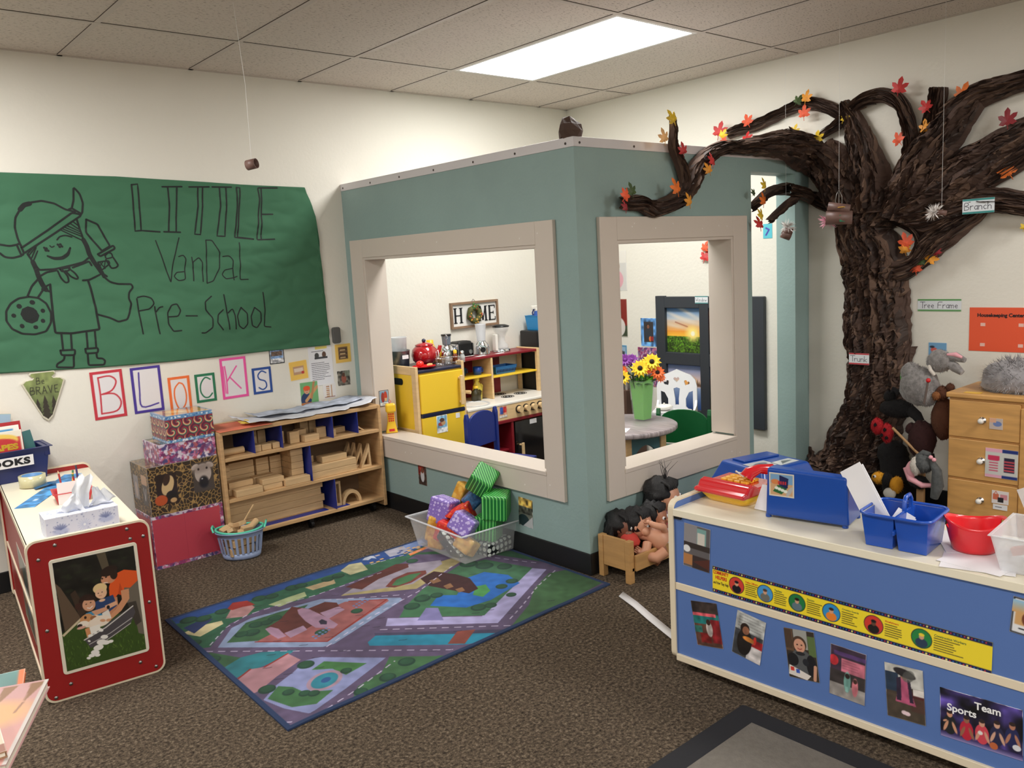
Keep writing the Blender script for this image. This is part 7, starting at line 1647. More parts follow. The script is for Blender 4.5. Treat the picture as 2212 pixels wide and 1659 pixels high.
mb = MB(); mb.tube([(0, 0, 0), (.0, 0, .1), (-.01, 0, .2)], [.012, .014, .018], 10); mb.box(-.03, .03, -.012, .012, .0, .12); o = mb.build('toy_brush', YEL, bevel=.004); o.location = (-.425, -.14, .935); tag(o, 'yellow toy scoop standing in the light blue caddy', 'scoop')
# HOME sign
t = T('home_sign', 'wood-framed white sign reading HOME with a small wreath as the O', 'sign', (-.963, 0, .985)); SF = mat('driftwood_frame', (140, 112, 88), .6, var=.15, vscale=20)
mb = MB(); w, h = .404, .172; mb.box(-w / 2, w / 2, -.02, -.001, 0, .014); mb.box(-w / 2, w / 2, -.02, -.001, h - .014, h); mb.box(-w / 2, -w / 2 + .014, -.02, -.001, .014, h - .014); mb.box(w / 2 - .014, w / 2, -.02, -.001, .014, h - .014); mb.build('sign_frame', SF, t); MB().box(-w / 2 + .014, w / 2 - .014, -.008, -.001, .014, h - .014).build('sign_board', mat('sign_white', (226, 224, 220), .6), t)
mb = MB(); S_ = lambda P, x: mb.prism([(x + a, .035 + b) for a, b in P], .003, M=frame_M((0, -.0082, 0), (1, 0, 0), (0, 0, 1)))
def bar(x0_, y0_, x1_, y1_, w0, off): d = Vector((x1_ - x0_, y1_ - y0_)).normalized(); q = Vector((-d.y, d.x)) * w0 / 2; S_([(x0_ - q.x, y0_ - q.y), (x1_ - q.x, y1_ - q.y), (x1_ + q.x, y1_ + q.y), (x0_ + q.x, y0_ + q.y)], off)
for off, L_ in ((-.175, [(.012, 0, .012, .1, .014), (.06, 0, .06, .1, .014), (.012, .05, .06, .05, .006), (0, .002, .026, .002, .005), (0, .098, .026, .098, .005), (.046, .002, .074, .002, .005), (.046, .098, .074, .098, .005)]), (.035, [(.006, 0, .012, .1, .006), (.012, .1, .036, .006, .014), (.036, .006, .058, .1, .006), (.058, .1, .062, 0, .014), (-.004, .002, .018, .002, .005), (.05, .002, .076, .002, .005), (0, .098, .014, .098, .005), (.056, .098, .074, .098, .005)]), (.12, [(.01, 0, .01, .1, .014), (0, .098, .055, .098, .006), (.01, .05, .042, .05, .006), (0, .002, .058, .002, .006), (.055, .1, .055, .08, .005), (.058, .0, .058, .022, .005), (.042, .06, .042, .04, .005)])):
    for a in L_: bar(*a, off)
mb.build('sign_lettering', INK, t)
mb = MB(); mb.tube([(-.018 + .042 * math.cos(a * .393), -.03, .085 + .044 * math.sin(a * .393)) for a in range(16)], [.019 + .004 * math.sin(a * 2.3) for a in range(16)], 8, closed=True); r_ = random.Random(5)
wr = mb.build('wreath', mat('wreath_green', (84, 84, 40), .8, var=.5, vscale=60), t)
for c_, n_ in (((196, 150, 60), 12), ((176, 70, 50), 7), ((70, 110, 50), 12)):
    mb = MB()
    for k in range(n_): a = r_.uniform(0, 6.28) if c_[0] != 70 else r_.uniform(1.1, 2.0); rr2 = .044 + (r_.uniform(0, .03) if c_[0] == 70 else r_.uniform(-.01, .012)); mb.ball((-.018 + rr2 * math.cos(a), -.043, .085 + rr2 * math.sin(a)), .0075, 6)
    mb.build('berries', mat('berry_%d' % c_[0], c_, .7), wr)
mb = MB(); mb.tube([(-.02, -.01, h), (-.005, -.008, h + .014), (.01, -.01, h)], .002, 6); mb.build('hanger', STEEL, t)
# yellow toy phone on the sill
t = T('toy_phone', 'yellow toy cordless phone with red buttons standing on the window sill', 'toy phone', (-1.845, -.272, .443), rz=R(-25)); YP = mat('phone_yellow', (240, 196, 44), .28, coat=.3)
mb = MB(); mb.add([(-.036, -.012, 0), (.036, -.012, 0), (.036, .014, 0), (-.036, .014, 0), (-.022, -.012, .07), (.022, -.012, .07), (.022, .012, .07), (-.022, .012, .07), (-.020, -.012, .13), (.020, -.012, .13), (.020, .012, .13), (-.020, .012, .13)], [(3, 2, 1, 0), (8, 9, 10, 11), (0, 1, 5, 4), (1, 2, 6, 5), (2, 3, 7, 6), (3, 0, 4, 7), (4, 5, 9, 8), (5, 6, 10, 9), (6, 7, 11, 10), (7, 4, 8, 11)]); mb.build('phone_body', YP, t, bevel=.006, seg=3)
mb = MB(); mb.box(-.030, .030, -.030, .014, .125, .178); mb.build('earpiece', YP, t, bevel=.012, seg=3)
for i in range(3):
    for j in range(4): MB().cbox((-.012 + i * .012, -.0135, .075 + j * .013), (.008, .005, .008)).build('button', RED, t, bevel=.001)
mb = MB(); mb.box(-.016, .016, -.0145, -.012, .012, .026); mb.build('red_badge', RED, t); mb = MB(); mb.tube([(0, 0, .178), (-.007, 0, .188), (0, 0, .2), (.007, 0, .188)], .002, 6, closed=True); mb.build('loop', RED, t)
# chairs
def chair(label, loc, rz, m, sh=.30, bh=.60, w=.30):
    t = thing('child_chair', label, 'chair', loc, rz); d = .28
    MB().box(-w / 2, w / 2, -.02, d, sh - .018, sh).build('seat', m, t, bevel=.005)
    for x in (-w / 2 - .012, w / 2 - .012):
        mb = MB(); mb.prism([(-.014, 0), (.014, 0), (.014, bh - .02), (.006, bh + .012), (-.006, bh + .012), (-.014, bh - .02)], .024, M=frame_M((x, .0, 0), (0, 1, 0), (0, 0, 1))); mb.build('back_post', m, t, bevel=.004)
        MB().box(x, x + .024, d - .04, d - .012, 0, sh - .018).build('leg', m, t, bevel=.003)
    P = [(-w / 2 + .012, bh - .19), (w / 2 - .012, bh - .19), (w / 2 - .012, bh - .045)] + [((w / 2 - .012) * math.cos(a * math.pi / 12) * .96, bh - .045 + .055 * math.sin(a * math.pi / 12)) for a in range(1, 12)] + [(-w / 2 + .012, bh - .045)]
    mb = MB(); mb.prism(P, .014, M=frame_M((0, .007, 0), (1, 0, 0), (0, 0, 1))); mb.build('backrest', m, t, bevel=.003)
    MB().box(-w / 2 + .01, w / 2 - .01, d - .03, d - .018, .12, .14).build('stretcher', m, t)
    return t
chair('dark blue painted child chair in front of the toy stove', (-1.54, -.74, 0), R(-166), mat('chair_blue', (24, 44, 120), .35), .31, .565, .27)
chair('red painted child chair at the right of the large window', (-1.44, -1.38, 0), R(110), mat('chair_red', (176, 24, 34), .35), .29, .50, .24)
# table by the second window
tb_ = thing('play_table', 'round grey wood-print play table with teal apron', 'table', (-1.10, -1.42, 0)); ZT_ = .50
m = mat('grey_woodprint', (150, 140, 142), .3, var=.45, vscale=3, stretch=(30, 2, 2), detail=6)
mb = MB(); mb.lathe([(0, -.028), (.285, -.028), (.292, -.02), (.292, -.004), (.286, 0), (0, 0)], (0, 0, ZT_), n=56); mb.build('table_top', m, tb_)
AP = mat('apron_teal', (66, 98, 104), .5)
for k in range(4):
    a = R(45 + 90 * k); x, y = .20 * math.cos(a), .20 * math.sin(a); MB().cbox((x, y, .236), (.045, .045, .472)).build('leg', BIRCH, tb_, bevel=.004)
    a2 = R(45 + 90 * k + 90); x2, y2 = .20 * math.cos(a2), .20 * math.sin(a2); dv = Vector((x2 - x, y2 - y, 0)); L2 = dv.length; P = [(0, 0), (0, -.10)] + [(L2 * i / 10, -.16 + .10 * (abs(i / 5 - 1) ** 2 * -1 + 1) * -1 + .10) for i in range(1, 10)] + [(L2, -.10), (L2, 0)]
    P = [(0, 0), (0, -.17)] + [(L2 * i / 12, -.17 + .10 * math.sin(math.pi * i / 12)) for i in range(1, 12)] + [(L2, -.17), (L2, 0)]
    mb = MB(); mb.prism(P[::-1], .012, M=frame_M((x, y, .472), dv, (0, 0, 1))); mb.build('apron', AP, tb_)
o = MB().box(-.05, .05, -.035, .035, 0, .001).build('picture_card', PAPER); o.location = (-1.235, -1.53, ZT_ + .0005); o.rotation_euler = (0, 0, .5); tag(o, 'white picture card lying on the round table', 'card')
vz = T('flower_vase', 'clear tapered vase lined with bright green paper, holding artificial flowers', 'vase', (-.945, -1.43, ZT_ + .001)); GP = mat('lime_paper', (110, 200, 60), .5)
mb = MB(); mb.add([(a * .032, b * .032, .004) for a, b in ((-1, -1), (1, -1), (1, 1), (-1, 1))] + [(-.046, -.046, .215), (.046, -.046, .24), (.046, .046, .24), (-.046, .046, .215)], [(3, 2, 1, 0), (0, 1, 5, 4), (1, 2, 6, 5), (2, 3, 7, 6), (3, 0, 4, 7)]); mb.build('paper_liner', GP, vz); mb = MB(); open_box(mb, .098, .098, .222, .070, .070, t=.002, lip=.0); mb.build('glass_wall', mat('vase_glass', (225, 235, 230), .08, alpha=.12, spec=.6), vz)
def flower(label, p, c, cc, r_, kind='sun', n_=12):
    t = T('artificial_flower', label, 'flower', (vz.location.x + p[0], vz.location.y + p[1], vz.location.z + p[2] + .055), 0, 'artificial flowers in the green vase'); nrm = Vector((-.6, -.6, .45 + p[0])).normalized(); U = nrm.orthogonal().normalized(); V = nrm.cross(U)
    mb = MB()
    for k in range(n_ * 2):
        a = 2 * math.pi * (k + .5 * (k >= n_)) / n_; d = U * math.cos(a) + V * math.sin(a); s_ = d.cross(nrm); q = r_ * (1 if k < n_ else .8); up = nrm * (.012 if k >= n_ else 0)
        mb.add([d * q * .2, d * q * .6 + s_ * q * .17 + nrm * .008 + up, d * q + up - nrm * .004, d * q * .6 - s_ * q * .17 + nrm * .008 + up], [(0, 1, 2, 3)], True)
    mb.build('petals', c, t); mb = MB(); mb.ball(nrm * .006, r_ * .26, 10, sc=(1, 1, 1)); mb.build('flower_head', cc, t)
    mb = MB(); mb.tube([(0, 0, 0), (-p[0] * .5, -p[1] * .5, -p[2] * .35 + .05), (-p[0] * .9, -p[1] * .9, .01 - p[2])], .003, 6); mb.build('stem', mat('stem_green', (50, 90, 40), .6), t)
YF_ = mat('petal_yellow', (246, 206, 30), .6); OF = mat('petal_orange', (236, 104, 30), .6); VF = mat('petal_purple', (130, 50, 150), .6); DKC = mat('flower_dark', (30, 18, 14), .8)
for lab, p, c, cc, r_ in (('large yellow sunflower facing the window, centre of the vase', (-.035, -.02, .235), YF_, DKC, .055), ('yellow sunflower at the upper right of the bouquet', (.03, -.05, .265), YF_, DKC, .055), ('yellow sunflower low at the left of the bouquet', (-.11, .04, .19), YF_, DKC, .045), ('yellow flower at the far left behind', (-.115, .09, .255), YF_, DKC, .04), ('orange flower at the right of the bouquet', (.045, -.075, .205), OF, DKC, .045), ('orange flower at the left of the bouquet', (-.09, .06, .225), OF, OF, .035), ('small orange bud in the middle of the bouquet', (.015, -.04, .215), OF, OF, .022), ('orange flower at the lower right of the bouquet', (.06, -.085, .175), OF, OF, .03), ('purple flower high at the left', (-.065, .06, .28), VF, VF, .042), ('second purple flower behind the sunflower', (-.02, .05, .275), VF, VF, .042), ('third purple flower at the top back', (-.045, .10, .27), VF, VF, .04), ('yellow sunflower behind at the right', (.04, .0, .245), YF_, DKC, .045)): flower(lab, p, c, cc, r_)
mb = MB(); r_ = random.Random(8); LG = mat('leaf_green', (48, 84, 40), .6)
for k in range(16): a = r_.uniform(0, 6.28); c_ = Vector((.05 * math.cos(a), .05 * math.sin(a), r_.uniform(.20, .27))); d = Vector((math.cos(a), math.sin(a), r_.uniform(-.3, .5))).normalized() * .05; s_ = d.cross(Vector((0, 0, 1))).normalized() * .02; mb.add([c_ - d * .4, c_ + s_ + d * .2, c_ + d, c_ - s_ + d * .2], [(0, 1, 2, 3)], True)
mb.build('foliage', LG, vz)
chair('dark green painted child chair behind the round table', (-.62, -1.46, 0), R(112), mat('chair_green', (16, 92, 48), .35), .30, .50)
# white doll high chair
hc = thing('doll_high_chair', 'white wooden doll high chair with heart cut-outs', 'doll high chair', (-.30, -1.165, 0), rz=R(-62)); WP = mat('white_gloss_paint', (236, 236, 238), .25, coat=.3)
def heart(cx, cy, s, rot=0):
    P = []
    for k in range(16): t_ = 2 * math.pi * k / 16; x = 16 * math.sin(t_) ** 3 / 17; y = (13 * math.cos(t_) - 5 * math.cos(2 * t_) - 2 * math.cos(3 * t_) - math.cos(4 * t_)) / 17; P.append((cx + s * (x * math.cos(rot) - y * math.sin(rot)), cy + s * (x * math.sin(rot) + y * math.cos(rot))))
    return P
out_ = [(-.125, .33)] + [(-.125, .58), (-.115, .62), (-.085, .65), (-.045, .665), (0, .685), (.045, .665), (.085, .65), (.115, .62), (.125, .58)] + [(.125, .33)]
cv_ = bpy.data.curves.new('hc', 'CURVE'); cv_.dimensions = '2D'; cv_.fill_mode = 'BOTH'; cv_.extrude = .008
for P in (out_, heart(0, .622, .02), heart(-.062, .60, .02, .5), heart(.062, .60, .02, -.5), [(-.02, .565), (0, .572), (.02, .565), (.012, .50), (.012, .46), (-.012, .46), (-.012, .50)], [(-.10, .55), (-.075, .54), (-.055, .5), (-.055, .45), (-.08, .42), (-.1, .42)], [(.10, .55), (.075, .54), (.055, .5), (.055, .45), (.08, .42), (.1, .42)]):
    sp = cv_.splines.new('POLY'); sp.points.add(len(P) - 1); sp.use_cyclic_u = True
    for i, (a, b) in enumerate(P): sp.points[i].co = (a, b, 0, 1)
oo = bpy.data.objects.new('hc', cv_); COL.objects.link(oo); me = bpy.data.meshes.new_from_object(oo.evaluated_get(bpy.context.evaluated_depsgraph_get())); bpy.data.objects.remove(oo)
me.transform(frame_M((0, 0, 0), (1, 0, 0), (0, 0, 1))); me.materials.clear(); me.materials.append(WP); o = bpy.data.objects.new('chair_back', me); COL.objects.link(o); o.parent = hc
MB().box(-.12, .12, -.20, .0, .32, .335).build('seat', WP, hc, bevel=.003); mb = MB(); mb.prism(rr(.23, .13, .03, 5, -.115, -.25), .012, M=Matrix.Translation(Vector((0, 0, .445)))); mb.build('tray', WP, hc, bevel=.002)
for x in (-.125, .113):
    mb = MB(); mb.prism([(-.22, .33), (0, .33), (0, .50), (-.03, .46), (-.09, .445), (-.22, .445)], .012, M=frame_M((x, 0, 0), (0, 1, 0), (0, 0, 1))); mb.build('arm_panel', WP, hc)
    for y in (-.20, -.02): MB().box(x, x + .015, y, y + .022, 0, .33).build('leg', WP, hc)
t = T('white_dish', 'white lidded dish on the doll high chair tray', 'dish', tuple(ROOTM[hc.name] @ Vector((-.05, -.17, .458)))); mb = MB(); mb.lathe([(0, 0), (.03, 0), (.052, .014), (.055, .02), (.04, .03), (0, .035)], n=28); mb.build('dish_body', WHITE, t); mb = MB(); mb.ball((0, 0, .039), .006, 8); mb.build('lid_knob', WHITE, t)
# grey yarn wig on a brown stand at the left behind the vase
t = T('grey_wig', 'grey yarn wig hanging over a brown box behind the vase', 'wig', (-.13, -.58, 0)); MB().box(-.10, .10, -.10, .10, 0, .50).build('stand', mat('stand_brown', (84, 60, 48), .7), t, bevel=.004); mb = MB(); r_ = random.Random(3)
for k in range(70): a = r_.uniform(0, 6.28); rr2 = r_.uniform(.06, .11); x, y = rr2 * math.cos(a), rr2 * math.sin(a); mb.tube([(x * .1, y * .1, .66), (x * .8, y * .8, .62), (x * 1.1, y * 1.1, .55), (x * 1.15 + r_.uniform(-.01, .01), y * 1.15, r_.uniform(.40, .47))], [.006, .008, .008, .004], 5)
mb.build('yarn', mat('grey_yarn', (140, 132, 124), .9, var=.3, vscale=30), t)
# framed window board with posters on the tree wall
wb = thing('window_board', 'dark framed pretend window board with four scenery posters', 'window board', (0, -1.2, .72)); DG = mat('charcoal_paint', (50, 55, 62), .45)
mb = MB(); f = lambda y0_, y1_, z0_, z1_, d=.03: mb.box(-d, -.002, y0_, y1_, z0_, z1_)
f(-.865, -.790, .31, 1.125); f(-1.215, -1.145, .31, 1.12); f(-1.615, -1.530, .30, 1.118); f(-1.145, -.865, 1.045, 1.12); f(-1.53, -1.215, 1.045, 1.118); f(-1.145, -.865, .67, .75); f(-1.53, -1.215, .67, .75); f(-1.145, -.865, .31, .375); f(-1.53, -1.215, .31, .375)
mb.build('board_frame', DG, wb, world=True, bevel=.003)
def sun(cv, w, h):
    cv.grad((60, 90, 20), (70, 110, 26), 0, h * .38); cv.noise(.8, 40, 2); cv.grad((250, 190, 60), (240, 150, 60), h * .38, h * .5); cv.grad((240, 170, 90), (206, 196, 190), h * .5, h * .75); cv.grad((190, 196, 200), (70, 120, 180), h * .75, h)
    for x, y, a in ((.3, .8, -20), (.6, .9, -25), (.7, .7, -15), (.2, .6, -10)): cv.ell(w * x, h * y, w * .3, h * .03, (226, 214, 196), a, soft=.02, al=.8)
    cv.line([(w * .25, h * .68), (w * .6, h * .58)], .008, (150, 80, 60), .7); cv.ell(w * .75, h * .43, .05, .045, (255, 230, 130), soft=.04); cv.ell(w * .75, h * .43, .016, .016, (255, 250, 220), soft=.008)
def snow(cv, w, h):
    cv.grad((40, 70, 130), (150, 170, 206), 0, h * .5); cv.grad((190, 180, 190), (230, 200, 170), h * .5, h * .65); cv.grad((220, 190, 180), (100, 130, 190), h * .65, h); cv.ell(w * .6, h * .6, .06, .04, (240, 170, 90), soft=.03)
    for k in range(9): x = w * (.6 + k * .05); cv.poly([(x - .01, h * .52), (x + .01, h * .52), (x, h * (.62 + .1 * rnd.random()))], (110, 80, 60))
def fall(cv, w, h): cv.grad((70, 50, 34), (206, 120, 50)); cv.noise(.9, 10, 2); cv.rect(0, h * .6, w, h, (176, 70, 40), .5)
def beach(cv, w, h): cv.grad((206, 176, 60), (60, 90, 150)); cv.noise(.6, 7, 3); cv.rect(0, h * .6, w, h * .7, (206, 120, 110))
for y_, z_, w, h, fn in ((-.865, .75, .28, .295, sun), (-.865, .375, .28, .295, snow), (-1.215, .75, .315, .295, fall), (-1.215, .375, .315, .295, beach)):
    photo('scenery_poster', None, None, w, h, FW2(y_, z_, .004), fn, 70, parent=wb)
def sign(name, label, y, z, w, h, s, band, parent=None, off=.001, strokes=None, sc=1.0):
    cv = Canvas(w, h, 60, bg=(222, 226, 230)); b_ = h * .13; cv.rect(0, 0, w, b_, band); cv.rect(0, h - b_, w, h, band); o = sheet(name, cv, FW2(y, z, off), parent, .001)
    if parent is None: tag(o, label, 'sign')
    hand(s, o, FW2(y, z, off + .0012), w, h, sc); return o
GL = {'W': [[(0, 1), (.2, 0), (.4, .7), (.6, 0), (.8, 1)]], 'T': [[(0, 1), (.8, 1)], [(.4, 1), (.4, 0)]], 'F': [[(0, 0), (0, 1), (.7, 1)], [(0, .5), (.5, .5)]], 'B': [[(0, 0), (0, 1), (.5, .95), (.55, .65), (0, .52), (.6, .4), (.55, .05), (0, 0)]], 'i': [[(.1, 0), (.1, .5)], [(.1, .68), (.12, .7)]], 'n': [[(0, 0), (0, .55)], [(0, .4), (.25, .55), (.42, .4), (.42, 0)]], 'd': [[(.45, .3), (.2, .52), (.02, .28), (.2, 0), (.45, .15)], [(.45, 1), (.45, 0)]], 'r': [[(0, 0), (0, .55)], [(0, .35), (.2, .55), (.38, .5)]], 'u': [[(0, .55), (.02, .1), (.22, 0), (.42, .15)], [(.42, .55), (.42, 0)]], 'k': [[(0, 0), (0, 1)], [(.4, .5), (0, .22), (.42, 0)]], 'a': [[(.42, .5), (.2, .54), (.02, .28), (.2, 0), (.42, .15)], [(.42, .55), (.44, 0)]], 'c': [[(.4, .48), (.2, .54), (.02, .28), (.2, 0), (.42, .08)]], 'h': [[(0, 0), (0, 1)], [(0, .35), (.25, .54), (.42, .4), (.42, 0)]], 'e': [[(.04, .28), (.42, .3), (.36, .5), (.16, .54), (.02, .28), (.2, 0), (.42, .08)]], 'm': [[(0, 0), (0, .55)], [(0, .4), (.2, .55), (.3, .4), (.3, 0)], [(.3, .4), (.5, .55), (.62, .4), (.62, 0)]], 'o': [[(.2, .54), (.02, .28), (.2, 0), (.4, .28), (.2, .54)]], 'w': [[(0, .55), (.15, 0), (.3, .45), (.45, 0), (.6, .55)]]}
def hand(s, parent, M, w, h, sc=1.0):
    adv = {'m': .8, 'w': .78, 'W': 1.0, 'T': .72, 'F': .8, 'B': .78, 'i': .3, ' ': .5, 'r': .48}; tot = sum(adv.get(c, .58) for c in s); H0 = h * .5; k = min(w * .88 / tot, H0 * 1.15) * sc; x = (w - tot * k) / 2; mb = MB(); sf = lambda u, v: M @ Vector((u, v, 0))
    for c in s:
        for st_ in GL.get(c, []): ribbon(mb, [(x + a * k, h * .26 + b * H0) for a, b in st_], h * .04, sf)
        x += adv.get(c, .58) * k
    r0 = root_of(parent)
    if r0.name in ROOTM: I = ROOTM[r0.name].inverted(); mb.v = [tuple(I @ Vector(p)) for p in mb.v]
    return mb.build('lettering', mat('pencil_ink', (60, 58, 70), .7), parent)
sign('window_label', '', -1.117, 1.075, .10, .048, 'Window', (50, 130, 130), wb, .031)
# photos on the tree wall inside
def girl(cv, w, h): cv.rect(0, 0, w, h, (206, 204, 200)); cv.rect(0, h * .7, w, h, (226, 222, 214)); cv.ell(w * .5, h * .28, w * .36, h * .26, (214, 160, 170)); cv.ell(w * .42, h * .62, w * .3, h * .17, (150, 112, 84)); cv.ell(w * .3, h * .56, w * .14, h * .1, (214, 170, 146)); cv.rect(w * .2, 0, w * .5, h * .18, (210, 166, 140))
photo('photo_print', 'photo of a girl in pink inside the playhouse, topmost', 'photo', .22, .275, FW2(-.30, 1.163, .001), girl, 50)
def kid(cv, w, h): cv.rect(0, 0, w, h, (130, 36, 24)); cv.rect(0, 0, w, h * .3, (60, 70, 50)); cv.ell(w * .6, h * .26, w * .3, h * .26, (214, 206, 200)); cv.face(w * .58, h * .6, .034, (206, 156, 126), (36, 24, 22)); cv.line([(0, 0), (w, 0), (w, h), (0, h), (0, 0)], .008, (226, 222, 210))
photo('photo_print', 'photo of a dark-haired child on red inside the playhouse', 'photo', .22, .27, FW2(-.295, .836, .001), kid, 50)
def blc(cv, w, h): cv.rect(0, 0, w, h, (80, 140, 180)); cv.rect(.01, .03, w - .01, h - .012, (150, 180, 206)); cv.poly([(w * .5, h * .5), (w * .9, h * .4), (w * .9, h * .7), (w * .5, h * .8)], (70, 74, 84)); cv.rect(.01, .01, w - .01, .028, (220, 224, 226))
photo('photo_print', 'blue-bordered picture card low on the inside wall', 'photo', .20, .15, FW2(-.30, .628, .001), blc, 40)
def baby(cv, w, h): cv.rect(0, 0, w, h, (90, 140, 196)); cv.noise(.6, 7, 4); cv.rect(w * .2, h * .15, w * .8, h * .87, (56, 50, 50)); cv.ell(w * .5, h * .45, w * .22, h * .2, (50, 56, 66)); cv.face(w * .48, h * .7, .013, (140, 96, 74), (24, 18, 18)); cv.ell(w * .6, h * .27, .012, .018, (220, 120, 60)); cv.rect(w * .62, h * .2, w * .8, h * .35, (150, 40, 40))
photo('photo_print', 'photo of a baby in a blue patterned paper frame', 'photo', .138, .195, FW2(-.633, .778, .001), baby, 50)
cv = Canvas(.20, .27, 50); floral(cv, .20, .27, 7); o = sheet('floral_paper', cv, FW2(-.600, .500, .001)); tag(o, 'pink and purple floral paper behind the vase flowers', 'paper')
# ================================================================== paper tree on the right wall
BK = [BARK, mat('brown_kraft_light', (108, 86, 73), .72, bump=.35, scale=22, var=.15, vscale=9, spec=.25), mat('brown_kraft_dark', (60, 46, 40), .65, bump=.5, scale=22, var=.12, vscale=7)]
tree = thing('paper_tree', 'crumpled brown paper tree with autumn leaves climbing the right wall', 'paper tree', (-.1, -2.25, 0))
TR = random.Random(21)
def sheets(name, path, N, K=16, folds=1.0, flat=.55, strips=6):
    """one crumpled paper limb: path of (point, radius); N = direction out of the wall"""
    N = Vector(N); mb = MB(); pts = [Vector(p[:3]) for p in path]; rs = [p[3] for p in path]
    L_ = [0]; 
    for a, b in zip(pts, pts[1:]): L_.append(L_[-1] + (b - a).length)
    tot = L_[-1]; n = max(6, int(tot / .016)); cs = []
    for i in range(n + 1):
        d = tot * i / n; k = max(j for j in range(len(L_)) if L_[j] <= d + 1e-9); k = min(k, len(pts) - 2); t = (d - L_[k]) / (L_[k + 1] - L_[k] + 1e-9)
        p0, p1, p2, p3 = pts[max(0, k - 1)], pts[k], pts[k + 1], pts[min(len(pts) - 1, k + 2)]
        c = .5 * (2 * p1 + (p2 - p0) * t + (2 * p0 - 5 * p1 + 4 * p2 - p3) * t * t + (3 * p1 - p0 - 3 * p2 + p3) * t ** 3); cs.append((c, rs[k] + (rs[k + 1] - rs[k]) * t, d))
    sd = TR.random() * 50
    def surf_(i, u):
        """u in -1..1 across the limb"""
        c, r, d = cs[i]; tg = (cs[min(i + 1, n)][0] - cs[max(i - 1, 0)][0]).normalized(); W = tg.cross(N).normalized()
        e = 1 + .09 * noise.noise(Vector((d * 26, sd, u > 0)))
        q = u * r * 20; f = noise.noise(Vector((q * 3.0 + sd + d * 2.5, d * 2.6, sd))); g = noise.noise(Vector((q * 5.5 + d * 4, d * 7 + sd, 3.1)))
        h = (1 - abs(u) ** 2.2) * r * flat + folds * (.35 * r + .007) * (abs(f) * 1.9 - .35 + abs(g) * 1.3) * (1 - abs(u) ** 6)
        h = max(h, -.006)
        return c + W * (u * r * e) + N * h
    vs = [surf_(i, -1 + 2 * j / K) for i in range(n + 1) for j in range(K + 1)]
    fs = [(i * (K + 1) + j, i * (K + 1) + j + 1, (i + 1) * (K + 1) + j + 1, (i + 1) * (K + 1) + j) for i in range(n) for j in range(K)]
    fs = [f for q in fs for f in ((q[0], q[1], q[2]), (q[0], q[2], q[3]))]
    mb.mat(BK[0]); mb.add(vs, fs)
    for k in range(int(strips * tot / .1)):
        i0 = TR.randint(0, max(0, n - 4)); ln = TR.randint(4, 13); u0 = TR.uniform(-.95, .8); wd = TR.uniform(.08, .26); dr = TR.uniform(-.04, .04); mb.mat(TR.choice(BK)); vv = []; m_ = 0
        for i in range(i0, min(n, i0 + ln) + 1):
            tt = (i - i0) / ln; w_ = wd * math.sin(.35 + 2.4 * tt); u1 = max(-1, u0 + dr * (i - i0)); lift = .004 + .018 * math.sin(math.pi * tt) * TR.uniform(.5, 1.2)
            vv += [surf_(i, u1) + N * .002, surf_(i, min(1, u1 + w_ * .5)) + N * lift, surf_(i, min(1, u1 + w_)) + N * .003]; m_ += 1
        mb.add(vv, [f for a in range(m_ - 1) for f in ((3 * a, 3 * a + 1, 3 * a + 4), (3 * a, 3 * a + 4, 3 * a + 3), (3 * a + 1, 3 * a + 2, 3 * a + 5), (3 * a + 1, 3 * a + 5, 3 * a + 4))])
    o = mb.build(name, None, tree, world=True); return o
LM = D['LIMBS']
tk_ = [(-.012, (a + b) / 2, z, abs(b - a) / 2) for a, b, z in LM['trunk']]; tk_[0] = (-.012, tk_[0][1], 0.002, tk_[0][3]); 
tk_ = [p for i, p in enumerate(tk_) if i == 0 or p[2] > tk_[0][2] + .03]
sheets('trunk', tk_, (-1, 0, 0), 34, .75, .32, 44)
for k, N in (('a', 0), ('a2', 1), ('a3', 1), ('b', 0), ('c', 0), ('c2', 0), ('d', 0), ('e', 0), ('f', 0), ('f2', 0), ('g', 0), ('g2', 0), ('h', 0), ('i', 0), ('i2', 0), ('j', 0), ('j2', 1), ('j3', 1), ('j4', 1)):
    P = [((-.014 if N == 0 else p[0]), (p[1] if N == 0 else p[1] + (.036 if k[0] == 'a' and p[2] < PT + .03 else 0)), p[2], p[3]) for p in LM[k]]
    if N == 0 and k != 'b': P = [(-.03,) + p[1:] for p in P]
    sheets('branch', P, (-1, 0, 0) if N == 0 else (0, -1, 0), 12 if LM[k][0][3] > .03 else 9, 1.0, .7, 14)
LC = {'Y': (236, 196, 44), 'P': (232, 180, 120), 'R': (196, 48, 48), 'O': (226, 88, 50), 'A': (226, 150, 44), 'A2': (232, 116, 36), 'G': (62, 82, 40), 'D': (140, 30, 40)}
LCN = {'Y': 'yellow', 'P': 'peach', 'R': 'red', 'O': 'orange', 'A': 'amber', 'A2': 'bright orange', 'G': 'green', 'D': 'dark red'}
